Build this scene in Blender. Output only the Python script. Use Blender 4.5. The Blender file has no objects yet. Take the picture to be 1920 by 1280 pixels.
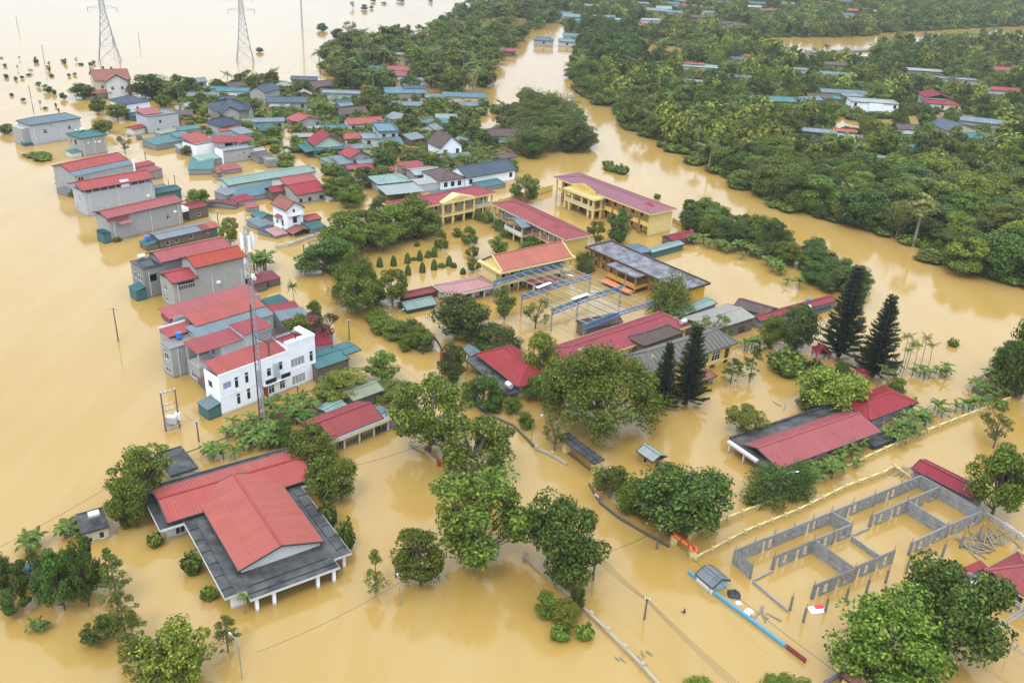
import bpy, math, random
import numpy as np
from mathutils import Vector, Matrix

# ------------------------------------------------------------------ camera, sky, sun, exposure
SC = bpy.context.scene
COL = SC.collection
CAM_H, FPX, PITCH, ROLL = 80.0, 1680.0, math.radians(26.0), math.radians(3.0)
_cp, _sp, _cr, _sr = math.cos(PITCH), math.sin(PITCH), math.cos(ROLL), math.sin(ROLL)
FWD = Vector((0, _cp, -_sp)); _up0 = Vector((0, _sp, _cp)); _rt0 = Vector((1, 0, 0))
RGT = _rt0 * _cr + _up0 * _sr
UPV = -_rt0 * _sr + _up0 * _cr
cam_data = bpy.data.cameras.new('camera')
cam_data.sensor_width = 36.0
cam_data.lens = FPX / 1920.0 * 36.0
cam_data.clip_end = 20000.0
cam = bpy.data.objects.new('camera', cam_data)
COL.objects.link(cam)
M = Matrix((RGT, UPV, -FWD)).transposed().to_4x4()
M.translation = Vector((0, 0, CAM_H))
cam.matrix_world = M
SC.camera = cam

SKY_H = 4.7                                      # overcast horizon brightness before the 0.15 strength
SUN_EL, SUN_AZ = math.radians(58), math.radians(200)
world = bpy.data.worlds.new('World'); SC.world = world; world.use_nodes = True
_wn, _wl = world.node_tree.nodes, world.node_tree.links
_wn.clear()
_out = _wn.new('ShaderNodeOutputWorld'); _bg = _wn.new('ShaderNodeBackground')
_sky = _wn.new('ShaderNodeTexSky'); _sky.sky_type = 'NISHITA'; _sky.sun_disc = False
_sky.sun_elevation = SUN_EL; _sky.sun_rotation = SUN_AZ
_sky.air_density = 1.0; _sky.dust_density = 3.0; _sky.ozone_density = 1.0
# overcast: grey the blue out and even it with soft cloud cover
_hs = _wn.new('ShaderNodeHueSaturation'); _hs.inputs['Saturation'].default_value = 0.12
_mix = _wn.new('ShaderNodeMix'); _mix.data_type = 'RGBA'
_mix.inputs['Factor'].default_value = 0.85
_tc = _wn.new('ShaderNodeTexCoord'); _ns = _wn.new('ShaderNodeTexNoise')
_ns.inputs['Scale'].default_value = 3.0; _ns.inputs['Detail'].default_value = 5.0
_cr_ = _wn.new('ShaderNodeValToRGB')
_cr_.color_ramp.elements[0].position = 0.3; _cr_.color_ramp.elements[0].color = (0.88, 0.89, 0.91, 1)
_cr_.color_ramp.elements[1].position = 0.7; _cr_.color_ramp.elements[1].color = (1.08, 1.08, 1.07, 1)
_wl.new(_tc.outputs['Generated'], _ns.inputs['Vector']); _wl.new(_ns.outputs['Fac'], _cr_.inputs['Fac'])
# standard overcast luminance: horizon to zenith 1 : 3, the same all round
_sx = _wn.new('ShaderNodeSeparateXYZ'); _wl.new(_tc.outputs['Generated'], _sx.inputs[0])
_mr = _wn.new('ShaderNodeMapRange'); _mr.inputs['From Min'].default_value = 0.0; _mr.inputs['From Max'].default_value = 1.0
_mr.inputs['To Min'].default_value = SKY_H; _mr.inputs['To Max'].default_value = SKY_H * 3.0; _wl.new(_sx.outputs['Z'], _mr.inputs['Value'])
_cm = _wn.new('ShaderNodeVectorMath'); _cm.operation = 'SCALE'; _wl.new(_cr_.outputs['Color'], _cm.inputs[0]); _wl.new(_mr.outputs[0], _cm.inputs['Scale'])
_tn = _wn.new('ShaderNodeVectorMath'); _tn.operation = 'MULTIPLY'; _tn.inputs[1].default_value = (0.87, 1.0, 1.17); _wl.new(_cm.outputs[0], _tn.inputs[0])
_wl.new(_sky.outputs['Color'], _hs.inputs['Color'])
_wl.new(_hs.outputs['Color'], _mix.inputs['A']); _wl.new(_tn.outputs[0], _mix.inputs['B'])
_wl.new(_mix.outputs['Result'], _bg.inputs['Color']); _wl.new(_bg.outputs['Background'], _out.inputs['Surface'])
_bg.inputs['Strength'].default_value = 0.15
_sd = bpy.data.lights.new('sun', 'SUN'); _sd.energy = 1.0; _sd.angle = math.radians(14); _sd.color = (1.0, 0.965, 0.91)
_so = bpy.data.objects.new('sun', _sd); COL.objects.link(_so)
_dir = Vector((math.sin(SUN_AZ) * math.cos(SUN_EL), math.cos(SUN_AZ) * math.cos(SUN_EL), math.sin(SUN_EL)))
_so.rotation_euler = _dir.to_track_quat('Z', 'Y').to_euler(); _so.location = (0, 0, 300)
SC.view_settings.view_transform = 'Standard'; SC.view_settings.look = 'None'
SC.view_settings.gamma = 1.0; SC.view_settings.use_curve_mapping = False
SC.view_settings.exposure = 0.60
SC.cycles.max_bounces = 5; SC.cycles.diffuse_bounces = 2; SC.cycles.glossy_bounces = 2; SC.cycles.volume_bounces = 0; SC.cycles.transparent_max_bounces = 4
SC.cycles.use_denoising = True

# ------------------------------------------------------------------ survey helpers (ground plan read off the flood level, metres)
def at(x, y, z=0.0):
    d = RGT * (x - 960) + UPV * (640 - y) + FWD * FPX
    t = (CAM_H - z) / -d.z
    return Vector((d.x * t, d.y * t, z))
def height(bx, by, ty):
    P = at(bx, by) - Vector((0, 0, CAM_H)); k = (640 - ty) / FPX
    return P.dot(k * FWD - UPV) / (UPV.z - k * FWD.z)
def ppm(x, y):                                   # picture points per metre at a place on the water
    return FPX / (at(x, y) - Vector((0, 0, CAM_H))).dot(FWD)
R = random.Random(7)

# ------------------------------------------------------------------ objects
def tag(o, label=None, cat=None, group=None, kind=None):
    if label: o['label'] = label
    if cat: o['category'] = cat
    if group: o['group'] = group
    if kind: o['kind'] = kind
    return o
def empty(name, loc=(0, 0, 0), rz=0.0):
    o = bpy.data.objects.new(name, None); o.empty_display_size = 0.5
    o.location = loc; o.rotation_euler = (0, 0, rz); COL.objects.link(o); return o
def put(name, mesh, parent=None, loc=(0, 0, 0), rz=0.0, scale=None, mat=None):
    o = bpy.data.objects.new(name, mesh); COL.objects.link(o)
    o.location = loc; o.rotation_euler = (0, 0, rz)
    if scale is not None: o.scale = scale if hasattr(scale, '__len__') else (scale,) * 3
    if parent: o.parent = parent
    if mat:
        o.material_slots[0].link = 'OBJECT'; o.material_slots[0].material = mat
    return o

class MB:
    """collects polygons; build() links them as one mesh object with metre UVs (u level, v up the slope)"""
    def __init__(s): s.v = []; s.f = []
    def poly(s, *p):
        i = len(s.v); s.v.extend(tuple(q) for q in p); s.f.append(tuple(range(i, i + len(p)))); return s
    def box(s, x0, y0, z0, x1, y1, z1):
        i = len(s.v)
        s.v += [(x0, y0, z0), (x1, y0, z0), (x1, y1, z0), (x0, y1, z0), (x0, y0, z1), (x1, y0, z1), (x1, y1, z1), (x0, y1, z1)]
        s.f += [tuple(i + k for k in q) for q in ((0, 3, 2, 1), (4, 5, 6, 7), (0, 1, 5, 4), (1, 2, 6, 5), (2, 3, 7, 6), (3, 0, 4, 7))]
        return s
    def beam(s, p, q, w, h=None, up=(0, 0, 1)):
        h = h or w; p, q = Vector(p), Vector(q); d = (q - p).normalized(); up = Vector(up)
        if abs(d.dot(up)) > 0.98: up = Vector((1, 0, 0))
        a = d.cross(up).normalized() * (w / 2); b = a.cross(d).normalized() * (h / 2)
        i = len(s.v)
        for c in (p, q): s.v += [tuple(c - a - b), tuple(c + a - b), tuple(c + a + b), tuple(c - a + b)]
        s.f += [tuple(i + k for k in f) for f in ((0, 3, 2, 1), (4, 5, 6, 7), (0, 1, 5, 4), (1, 2, 6, 5), (2, 3, 7, 6), (3, 0, 4, 7))]
        return s
    def tube(s, pts, rad, n=6, cap=True):
        i = len(s.v); pts = [Vector(p) for p in pts]
        for k, p in enumerate(pts):
            d = (pts[min(k + 1, len(pts) - 1)] - pts[max(k - 1, 0)]).normalized()
            a = d.cross(Vector((0, 0, 1)) if abs(d.z) < 0.95 else Vector((1, 0, 0))).normalized(); b = d.cross(a)
            r = rad[k] if hasattr(rad, '__len__') else rad
            s.v += [tuple(p + (a * math.cos(t) + b * math.sin(t)) * r) for t in (2 * math.pi * j / n for j in range(n))]
        for k in range(len(pts) - 1):
            for j in range(n):
                s.f.append((i + k * n + j, i + k * n + (j + 1) % n, i + (k + 1) * n + (j + 1) % n, i + (k + 1) * n + j))
        if cap: s.f.append(tuple(range(i, i + n))[::-1]); s.f.append(tuple(range(i + (len(pts) - 1) * n, i + len(pts) * n)))
        return s
    def lathe(s, prof, n=12, c=(0, 0, 0)):
        i = len(s.v)
        for r, z in prof: s.v += [(c[0] + r * math.cos(2 * math.pi * j / n), c[1] + r * math.sin(2 * math.pi * j / n), c[2] + z) for j in range(n)]
        for k in range(len(prof) - 1):
            for j in range(n): s.f.append((i + k * n + j, i + k * n + (j + 1) % n, i + (k + 1) * n + (j + 1) % n, i + (k + 1) * n + j))
        return s
    def mesh(s, name, mat, smooth=False):
        me = bpy.data.meshes.new(name); me.from_pydata(s.v, [], s.f)
        uv = me.uv_layers.new(name='m'); buf = np.empty(len(me.loops) * 2, np.float32); k = 0
        V = s.v
        for f in s.f:
            a, b, c = V[f[0]], V[f[1]], V[f[2]]
            e1 = (b[0] - a[0], b[1] - a[1], b[2] - a[2]); e2 = (c[0] - a[0], c[1] - a[1], c[2] - a[2])
            nx, ny, nz = e1[1] * e2[2] - e1[2] * e2[1], e1[2] * e2[0] - e1[0] * e2[2], e1[0] * e2[1] - e1[1] * e2[0]
            l = math.sqrt(nx * nx + ny * ny + nz * nz) or 1.0; nx /= l; ny /= l; nz /= l
            hh = math.hypot(nx, ny)
            if hh > 0.04: ux, uy = -ny / hh, nx / hh
            else: ux, uy = 1.0, 0.0; nx = ny = 0.0; nz = 1.0
            vx, vy, vz = -nz * uy, nz * ux, nx * uy - ny * ux
            for i in f:
                p = V[i]; buf[k] = p[0] * ux + p[1] * uy; buf[k + 1] = p[0] * vx + p[1] * vy + p[2] * vz; k += 2
        uv.data.foreach_set('uv', buf)
        if smooth: me.polygons.foreach_set('use_smooth', [True] * len(me.polygons))
        me.materials.append(mat); me.update(); return me
    def build(s, name, mat, parent=None, loc=(0, 0, 0), rz=0.0, smooth=False):
        return put(name, s.mesh(name, mat, smooth), parent, loc, rz)

# ------------------------------------------------------------------ materials
def newmat(name):
    m = bpy.data.materials.new(name); m.use_nodes = True; nt = m.node_tree; nt.nodes.clear()
    o = nt.nodes.new('ShaderNodeOutputMaterial'); b = nt.nodes.new('ShaderNodeBsdfPrincipled')
    nt.links.new(b.outputs[0], o.inputs[0]); return m, nt, b, o
def noise(nt, vec, scale, detail=4.0, rough=0.55):
    n = nt.nodes.new('ShaderNodeTexNoise'); n.inputs['Scale'].default_value = scale
    n.inputs['Detail'].default_value = detail; n.inputs['Roughness'].default_value = rough
    if vec: nt.links.new(vec, n.inputs['Vector'])
    return n.outputs['Fac']
def mapping(nt, vec, sc):
    n = nt.nodes.new('ShaderNodeMapping'); n.inputs['Scale'].default_value = sc; nt.links.new(vec, n.inputs['Vector']); return n.outputs[0]
def ramp(nt, fac, *st):
    n = nt.nodes.new('ShaderNodeValToRGB'); e = n.color_ramp.elements
    while len(e) < len(st): e.new(0.5)
    for k, (p, c) in enumerate(st): e[k].position = p; e[k].color = (c[0], c[1], c[2], 1) if hasattr(c, '__len__') else (c, c, c, 1)
    nt.links.new(fac, n.inputs['Fac']); return n.outputs['Color']
def mixc(nt, fac, a, b, mode='MIX'):
    n = nt.nodes.new('ShaderNodeMix'); n.data_type = 'RGBA'; n.blend_type = mode
    for s, v in ((n.inputs['Factor'], fac), (n.inputs['A'], a), (n.inputs['B'], b)):
        if hasattr(v, 'links') or hasattr(v, 'is_linked'): nt.links.new(v, s)
        elif hasattr(v, '__len__'): s.default_value = (v[0], v[1], v[2], 1)
        else: s.default_value = v
    return n.outputs['Result']
def uvn(nt): n = nt.nodes.new('ShaderNodeUVMap'); n.uv_map = 'm'; return n.outputs[0]
def objrand(nt): return nt.nodes.new('ShaderNodeObjectInfo').outputs['Random']
def bump(nt, b, h, strength, dist=0.05):
    n = nt.nodes.new('ShaderNodeBump'); n.inputs['Strength'].default_value = strength; n.inputs['Distance'].default_value = dist
    nt.links.new(h, n.inputs['Height']); nt.links.new(n.outputs[0], b.inputs['Normal'])
def mul(c, k): return tuple(min(1.0, x * k) for x in c)

def m_plain(name, c, rough=0.6, var=0.15, metal=0.0):
    m, nt, b, o = newmat(name); uv = uvn(nt)
    n = noise(nt, uv, 1.3, 5)
    nt.links.new(mixc(nt, n, mul(c, 1 - var), mul(c, 1 + var)), b.inputs['Base Color'])
    b.inputs['Roughness'].default_value = rough; b.inputs['Metallic'].default_value = metal; return m
def m_tin(name, c, old=0.5, rough=0.5, grime=(0.10, 0.07, 0.06)):
    """painted corrugated steel: sheet-to-sheet tone, streaks running down the slope, grime at laps"""
    m, nt, b, o = newmat(name); uv = uvn(nt)
    sheet = nt.nodes.new('ShaderNodeTexWhiteNoise'); sheet.noise_dimensions = '2D'
    fl = nt.nodes.new('ShaderNodeVectorMath'); fl.operation = 'FLOOR'
    nt.links.new(mapping(nt, uv, (0.93, 0.16, 1)), fl.inputs[0]); nt.links.new(fl.outputs[0], sheet.inputs['Vector'])
    base = mixc(nt, sheet.outputs['Value'], mul(c, 0.9), mul(c, 1.08))
    fade = noise(nt, uv, 0.16, 3)
    base = mixc(nt, ramp(nt, fade, (0.40, 0.0), (0.7, 1.0)), base, tuple(x * 0.95 + 0.008 for x in c))
    st = noise(nt, mapping(nt, uv, (2.4, 0.22, 1)), 1.0, 6, 0.65)
    base = mixc(nt, ramp(nt, st, (0.55, 0.0), (0.82, old)), base, grime)
    pt_ = noise(nt, uv, 0.55, 6, 0.7); base = mixc(nt, ramp(nt, pt_, (0.56, 0.0), (0.74, 0.55)), base, mul(c, 0.62))
    hs = nt.nodes.new('ShaderNodeHueSaturation'); rn = objrand(nt)
    for nm_, lo, hi in (('Hue', 0.494, 0.509), ('Saturation', 1.08, 0.95), ('Value', 0.86, 1.04)):
        mr = nt.nodes.new('ShaderNodeMapRange'); mr.inputs['To Min'].default_value = lo; mr.inputs['To Max'].default_value = hi; nt.links.new(rn, mr.inputs['Value']); nt.links.new(mr.outputs[0], hs.inputs[nm_])
    nt.links.new(base, hs.inputs['Color']); base = hs.outputs[0]
    sp = nt.nodes.new('ShaderNodeSeparateXYZ'); nt.links.new(uv, sp.inputs[0])
    lp = nt.nodes.new('ShaderNodeMath'); lp.operation = 'PINGPONG'; lp.inputs[1].default_value = 1.45; nt.links.new(sp.outputs['Y'], lp.inputs[0])
    base = mixc(nt, ramp(nt, lp.outputs[0], (0.0, 0.5), (0.045, 0.0)), base, mul(c, 0.45))
    nt.links.new(base, b.inputs['Base Color'])
    wv = nt.nodes.new('ShaderNodeTexWave'); wv.inputs['Scale'].default_value = 0.9; nt.links.new(uv, wv.inputs['Vector'])
    bump(nt, b, wv.outputs['Fac'], 0.12, 0.03); b.inputs['Specular IOR Level'].default_value = 0.10
    b.inputs['Roughness'].default_value = rough; return m
def m_wall(name, c, dirt=0.5, grime=(0.09, 0.085, 0.075)):
    """rendered wall: blotchy coat, rain streaks from above"""
    m, nt, b, o = newmat(name); uv = uvn(nt)
    base = mixc(nt, noise(nt, uv, 0.5, 6), mul(c, 0.84), mul(c, 1.12))
    st = noise(nt, mapping(nt, uv, (1.7, 0.14, 1)), 1.0, 6, 0.7)
    base = mixc(nt, ramp(nt, st, (0.52, 0.0), (0.85, dirt)), base, grime)
    sp = nt.nodes.new('ShaderNodeSeparateXYZ'); nt.links.new(uv, sp.inputs[0]); wob = nt.nodes.new('ShaderNodeMath'); wob.operation = 'MULTIPLY_ADD'; wob.inputs[1].default_value = -0.35; nt.links.new(noise(nt, uv, 1.2, 3), wob.inputs[0]); nt.links.new(sp.outputs['Y'], wob.inputs[2])
    base = mixc(nt, ramp(nt, wob.outputs[0], (0.0, 0.6), (0.16, 0.45), (0.22, 0.0)), base, mul(c, 0.42))
    fine = noise(nt, uv, 3.0, 4)
    base = mixc(nt, ramp(nt, fine, (0.6, 0.0), (0.85, dirt * 0.5)), base, mul(c, 0.55))
    nt.links.new(base, b.inputs['Base Color']); b.inputs['Roughness'].default_value = 0.85
    bump(nt, b, fine, 0.2, 0.02); return m
def m_slab(name, c, c2, rough=0.45):
    """weathered flat concrete: wet dark patches, moss, panel joints"""
    m, nt, b, o = newmat(name); uv = uvn(nt)
    base = mixc(nt, ramp(nt, noise(nt, uv, 0.35, 7, 0.65), (0.38, 0.0), (0.62, 1.0)), c, c2)
    base = mixc(nt, ramp(nt, noise(nt, uv, 1.6, 5), (0.58, 0.0), (0.75, 0.7)), base, mul(c, 0.45))
    nt.links.new(base, b.inputs['Base Color'])
    nt.links.new(ramp(nt, noise(nt, uv, 0.5, 4), (0.4, rough * 0.55), (0.65, 0.85)), b.inputs['Roughness']); b.inputs['Specular IOR Level'].default_value = 0.25; return m
def m_tile(name, c, c2):
    m, nt, b, o = newmat(name); uv = uvn(nt)
    br = nt.nodes.new('ShaderNodeTexBrick'); br.inputs['Scale'].default_value = 1.0
    br.inputs['Brick Width'].default_value = 0.4; br.inputs['Row Height'].default_value = 0.34; br.inputs['Mortar Size'].default_value = 0.03
    for k, v in (('Color1', mul(c, 1.12)), ('Color2', mul(c, 0.8)), ('Mortar', mul(c, 0.4))): br.inputs[k].default_value = (*v, 1)
    nt.links.new(uv, br.inputs['Vector'])
    base = mixc(nt, ramp(nt, noise(nt, uv, 0.45, 6), (0.42, 0.0), (0.66, 0.85)), br.outputs['Color'], c2)
    nt.links.new(base, b.inputs['Base Color']); b.inputs['Roughness'].default_value = 0.8
    bump(nt, b, br.outputs['Fac'], -0.4, 0.05); return m
def m_block(name, c):
    m, nt, b, o = newmat(name); uv = uvn(nt)
    br = nt.nodes.new('ShaderNodeTexBrick'); br.inputs['Scale'].default_value = 1.0
    br.inputs['Brick Width'].default_value = 0.42; br.inputs['Row Height'].default_value = 0.2; br.inputs['Mortar Size'].default_value = 0.015
    for k, v in (('Color1', mul(c, 1.25)), ('Color2', mul(c, 0.7)), ('Mortar', mul(c, 1.7))): br.inputs[k].default_value = (*v, 1)
    nt.links.new(uv, br.inputs['Vector'])
    base = mixc(nt, ramp(nt, noise(nt, uv, 0.6, 5), (0.45, 0.0), (0.7, 0.7)), br.outputs['Color'], mul(c, 0.6))
    nt.links.new(base, b.inputs['Base Color']); b.inputs['Roughness'].default_value = 0.9
    bump(nt, b, br.outputs['Fac'], -0.5, 0.03); return m
def m_leaf(name, dark, light, trans=0.18):
    m, nt, b, o = newmat(name)
    g = nt.nodes.new('ShaderNodeNewGeometry').outputs['Random Per Island']
    c = ramp(nt, g, (0.0, dark), (0.55, tuple(a * 0.62 + d * 0.38 for a, d in zip(dark, light))), (1.0, light))
    hs = nt.nodes.new('ShaderNodeHueSaturation'); rnd = objrand(nt)
    def rng(lo, hi):
        n = nt.nodes.new('ShaderNodeMapRange'); n.inputs['To Min'].default_value = lo; n.inputs['To Max'].default_value = hi
        nt.links.new(rnd, n.inputs['Value']); return n.outputs[0]
    nt.links.new(rng(0.475, 0.515), hs.inputs['Hue']); nt.links.new(rng(0.75, 1.25), hs.inputs['Value']); hs.inputs['Saturation'].default_value = 1.0
    nt.links.new(c, hs.inputs['Color'])
    nt.links.new(hs.outputs[0], b.inputs['Base Color']); b.inputs['Roughness'].default_value = 0.55; b.inputs['Specular IOR Level'].default_value = 0.12
    t = nt.nodes.new('ShaderNodeBsdfTranslucent'); nt.links.new(hs.outputs[0], t.inputs['Color'])
    x = nt.nodes.new('ShaderNodeMixShader'); x.inputs[0].default_value = trans
    nt.links.new(b.outputs[0], x.inputs[1]); nt.links.new(t.outputs[0], x.inputs[2]); nt.links.new(x.outputs[0], o.inputs[0]); return m

T = {  # roofs
 'red': m_tin('red_tin', (0.273, 0.050, 0.047)), 'rose': m_tin('rose_tin', (0.260, 0.060, 0.067)), 'crimson': m_tin('crimson_tin', (0.214, 0.032, 0.040)),
 'orange': m_tin('orange_tin', (0.326, 0.083, 0.053)), 'salmon': m_tin('salmon_tin', (0.356, 0.116, 0.080), 0.2), 'mauve': m_tin('mauve_tin', (0.214, 0.083, 0.103), 0.2),
 'hall': m_tin('hall_tin', (0.31, 0.062, 0.054), 0.5, 0.5, (0.12, 0.05, 0.045)), 'dusty': m_tin('dusty_red_tin', (0.25, 0.062, 0.062), 0.6), 'pink': m_tin('pink_tin', (0.327, 0.150, 0.146), 0.5),
 'maroon': m_tin('maroon_tin', (0.161, 0.035, 0.043)), 'teal': m_tin('teal_tin', (0.055, 0.135, 0.13), 0.6), 'dteal': m_tin('dark_teal_tin', (0.034, 0.088, 0.088), 0.6),
 'pgreen': m_tin('pale_green_tin', (0.183, 0.248, 0.210), 0.6), 'olive': m_tin('olive_tin', (0.196, 0.213, 0.137), 0.6), 'blue': m_tin('blue_tin', (0.085, 0.15, 0.17), 0.6),
 'grey': m_tin('grey_tin', (0.16, 0.175, 0.18), 0.6), 'bgrey': m_tin('blue_grey_tin', (0.125, 0.16, 0.17), 0.6), 'slate': m_tin('slate_tin', (0.06, 0.075, 0.095), 0.2), 'navy': m_tin('navy_tin', (0.045, 0.055, 0.08), 0.2),
 'pale': m_tin('pale_tin', (0.24, 0.26, 0.24), 0.6), 'beige': m_tin('beige_tin', (0.249, 0.227, 0.190), 0.6),
 'tile': m_tile('brown_tile', (0.087, 0.046, 0.035), (0.08, 0.055, 0.045)), 'otile': m_tile('orange_tile', (0.216, 0.070, 0.041), (0.22, 0.07, 0.045)), 'gtile': m_tile('grey_tile', (0.130, 0.114, 0.092), (0.10, 0.085, 0.075)),
 'slab': m_slab('dark_slab', (0.026, 0.026, 0.026), (0.075, 0.072, 0.066)), 'rslab': m_slab('stained_slab', (0.060, 0.057, 0.060), (0.19, 0.175, 0.185)), 'rust': m_slab('rusty_rim', (0.10, 0.05, 0.03), (0.06, 0.035, 0.025)),
}
Wm = {  # walls
 'grey': m_wall('grey_render', (0.311, 0.304, 0.282)), 'lgrey': m_wall('light_grey_render', (0.390, 0.398, 0.405), 0.35), 'dgrey': m_wall('dark_grey_render', (0.210, 0.207, 0.199)),
 'white': m_wall('white_paint', (0.80, 0.81, 0.82), 0.12), 'dwhite': m_wall('old_white_paint', (0.530, 0.530, 0.500), 0.45), 'cream': m_wall('cream_paint', (0.479, 0.412, 0.286), 0.4),
 'yellow': m_wall('yellow_paint', (0.60, 0.43, 0.11), 0.2, (0.25, 0.17, 0.06)), 'pyellow': m_wall('pale_yellow_paint', (0.64, 0.49, 0.19), 0.25, (0.25, 0.18, 0.08)), 'ochre': m_wall('ochre_paint', (0.46, 0.27, 0.055), 0.4, (0.16, 0.10, 0.03)), 'gold': m_wall('gold_paint', (0.56, 0.33, 0.025), 0.3, (0.2, 0.12, 0.03)),
 'rust': m_wall('rust_paint', (0.320, 0.134, 0.053), 0.5), 'green': m_wall('green_paint', (0.283, 0.402, 0.298), 0.3), 'mint': m_wall('mint_paint', (0.431, 0.527, 0.431), 0.25), 'blue': m_wall('blue_paint', (0.272, 0.428, 0.509), 0.3), 'dteal': m_wall('teal_sheet', (0.045, 0.116, 0.112), 0.3), 'red': m_wall('red_sheet', (0.243, 0.043, 0.046), 0.4),
 'wood': m_wall('weathered_boards', (0.131, 0.105, 0.079), 0.7), 'brown': m_wall('brown_wall', (0.123, 0.094, 0.068), 0.6), 'concrete': m_wall('raw_concrete', (0.186, 0.172, 0.153), 0.5), 'block': m_block('concrete_block', (0.21, 0.205, 0.195)), 'sky': m_wall('sky_blue_paint', (0.135, 0.357, 0.476), 0.3), 'mold': m_wall('mouldy_wall', (0.13, 0.115, 0.09), 0.8, (0.03, 0.03, 0.025)),
}
X = {  # trim and small things
 'glass': m_plain('dark_glass', (0.02, 0.024, 0.03), 0.08), 'wframe': m_plain('white_frame', (0.75, 0.75, 0.74), 0.5), 'bframe': m_plain('brown_frame', (0.14, 0.06, 0.03), 0.6), 'rframe': m_plain('red_door', (0.28, 0.04, 0.03), 0.5),
 'steel': m_plain('galvanised_steel', (0.26, 0.28, 0.30), 0.4, 0.1, 0.4), 'dark': m_plain('black_steel', (0.035, 0.035, 0.035), 0.5), 'bluesteel': m_plain('blue_steel', (0.045, 0.13, 0.33), 0.4), 'pole': m_plain('old_pole', (0.13, 0.10, 0.08), 0.8, 0.3), 'tank': m_plain('stainless_tank', (0.62, 0.63, 0.64), 0.25, 0.1, 0.5),
 'btank': m_plain('blue_tank', (0.03, 0.13, 0.50), 0.4), 'wire': m_plain('cable', (0.03, 0.027, 0.025), 0.6), 'whiteplastic': m_plain('white_plastic', (0.75, 0.76, 0.78), 0.4), 'redpaint': m_plain('red_paint', (0.50, 0.03, 0.03), 0.5), 'orange': m_plain('orange_paint', (0.62, 0.16, 0.05), 0.6), 'gold': m_plain('gold_letter', (0.75, 0.5, 0.06), 0.5), 'olet': m_plain('dull_orange_letter', (0.45, 0.15, 0.04), 0.6),
 'plank': m_plain('grey_timber', (0.20, 0.165, 0.12), 0.85, 0.35), 'skin': m_plain('skin', (0.45, 0.26, 0.17), 0.55), 'cloth': m_plain('dark_cloth', (0.03, 0.03, 0.035), 0.8), 'hair': m_plain('black_hair', (0.012, 0.01, 0.01), 0.5), 'tarp': m_plain('black_tarp', (0.03, 0.03, 0.033), 0.45), 'carpaint': m_plain('dark_car_paint', (0.03, 0.04, 0.055), 0.25), 'tyre': m_plain('rubber', (0.02, 0.02, 0.02), 0.8),
 'bark': m_plain('bark', (0.10, 0.078, 0.058), 0.9, 0.4), 'lbark': m_plain('pale_bark', (0.20, 0.165, 0.125), 0.9, 0.3), 'gutter': m_plain('dark_gutter', (0.045, 0.035, 0.03), 0.7, 0.4), 'letterblue': m_plain('pale_print', (0.30, 0.30, 0.45), 0.6),
}
LEAF = {
 'mid': m_leaf('leaf_mid', (0.034, 0.062, 0.008), (0.205, 0.255, 0.028)), 'dark': m_leaf('leaf_dark', (0.022, 0.042, 0.008), (0.125, 0.18, 0.024)), 'light': m_leaf('leaf_light', (0.055, 0.085, 0.01), (0.29, 0.31, 0.036)), 'blue': m_leaf('leaf_bluegreen', (0.026, 0.045, 0.01), (0.135, 0.18, 0.034)),
 'olive': m_leaf('leaf_olive', (0.043, 0.061, 0.008), (0.201, 0.226, 0.036)), 'brown': m_leaf('leaf_brown', (0.021, 0.018, 0.008), (0.120, 0.088, 0.035)), 'pine': m_leaf('leaf_pine', (0.016, 0.026, 0.007), (0.074, 0.099, 0.023), 0.1), 'banana': m_leaf('leaf_banana', (0.04, 0.09, 0.018), (0.20, 0.26, 0.05), 0.35), 'palm': m_leaf('leaf_palm', (0.034, 0.052, 0.008), (0.196, 0.218, 0.036)), 'yellow': m_leaf('leaf_fanpalm', (0.092, 0.111, 0.019), (0.382, 0.383, 0.090)),
}
# ------------------------------------------------------------------ flood water
def m_water():
    m, nt, b, o = newmat('muddy_flood_water')
    tc = nt.nodes.new('ShaderNodeTexCoord').outputs['Object']
    big = noise(nt, tc, 0.012, 5, 0.5); mid = noise(nt, tc, 0.06, 4)
    c = mixc(nt, ramp(nt, big, (0.35, 0.0), (0.68, 1.0)), (0.322, 0.192, 0.043), (0.345, 0.214, 0.056))
    c = mixc(nt, ramp(nt, mid, (0.45, 0.0), (0.8, 0.3)), c, (0.355, 0.23, 0.075))
    rt_ = nt.nodes.new('ShaderNodeMapping'); rt_.inputs['Rotation'].default_value = (0, 0, math.radians(50)); rt_.inputs['Scale'].default_value = (0.16, 0.022, 1); nt.links.new(tc, rt_.inputs['Vector'])
    st = noise(nt, rt_.outputs[0], 1.0, 6, 0.62)
    c = mixc(nt, ramp(nt, st, (0.46, 0.0), (0.75, 0.36)), c, (0.385, 0.275, 0.13)); c = mixc(nt, ramp(nt, st, (0.25, 0.26), (0.42, 0.0)), c, (0.27, 0.15, 0.03))
    nt.links.new(c, b.inputs['Base Color']); b.inputs['IOR'].default_value = 1.43
    b.inputs['Roughness'].default_value = 0.11
    r1 = noise(nt, mapping(nt, tc, (0.5, 0.9, 1)), 0.55, 4); r2 = noise(nt, tc, 0.05, 3)
    mm = nt.nodes.new('ShaderNodeMath'); mm.operation = 'MULTIPLY'; nt.links.new(r1, mm.inputs[0])
    nt.links.new(ramp(nt, r2, (0.42, 0.15), (0.65, 1.0)), mm.inputs[1])
    bump(nt, b, mm.outputs[0], 0.07, 0.12); return m
WATER = m_water()
_w = MB(); _w.poly((-6000, -600, 0), (6000, -600, 0), (6000, 9000, 0), (-6000, 9000, 0))
tag(_w.build('flood_water', WATER), 'muddy ochre flood water covering streets, yards and fields', kind='structure')
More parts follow.
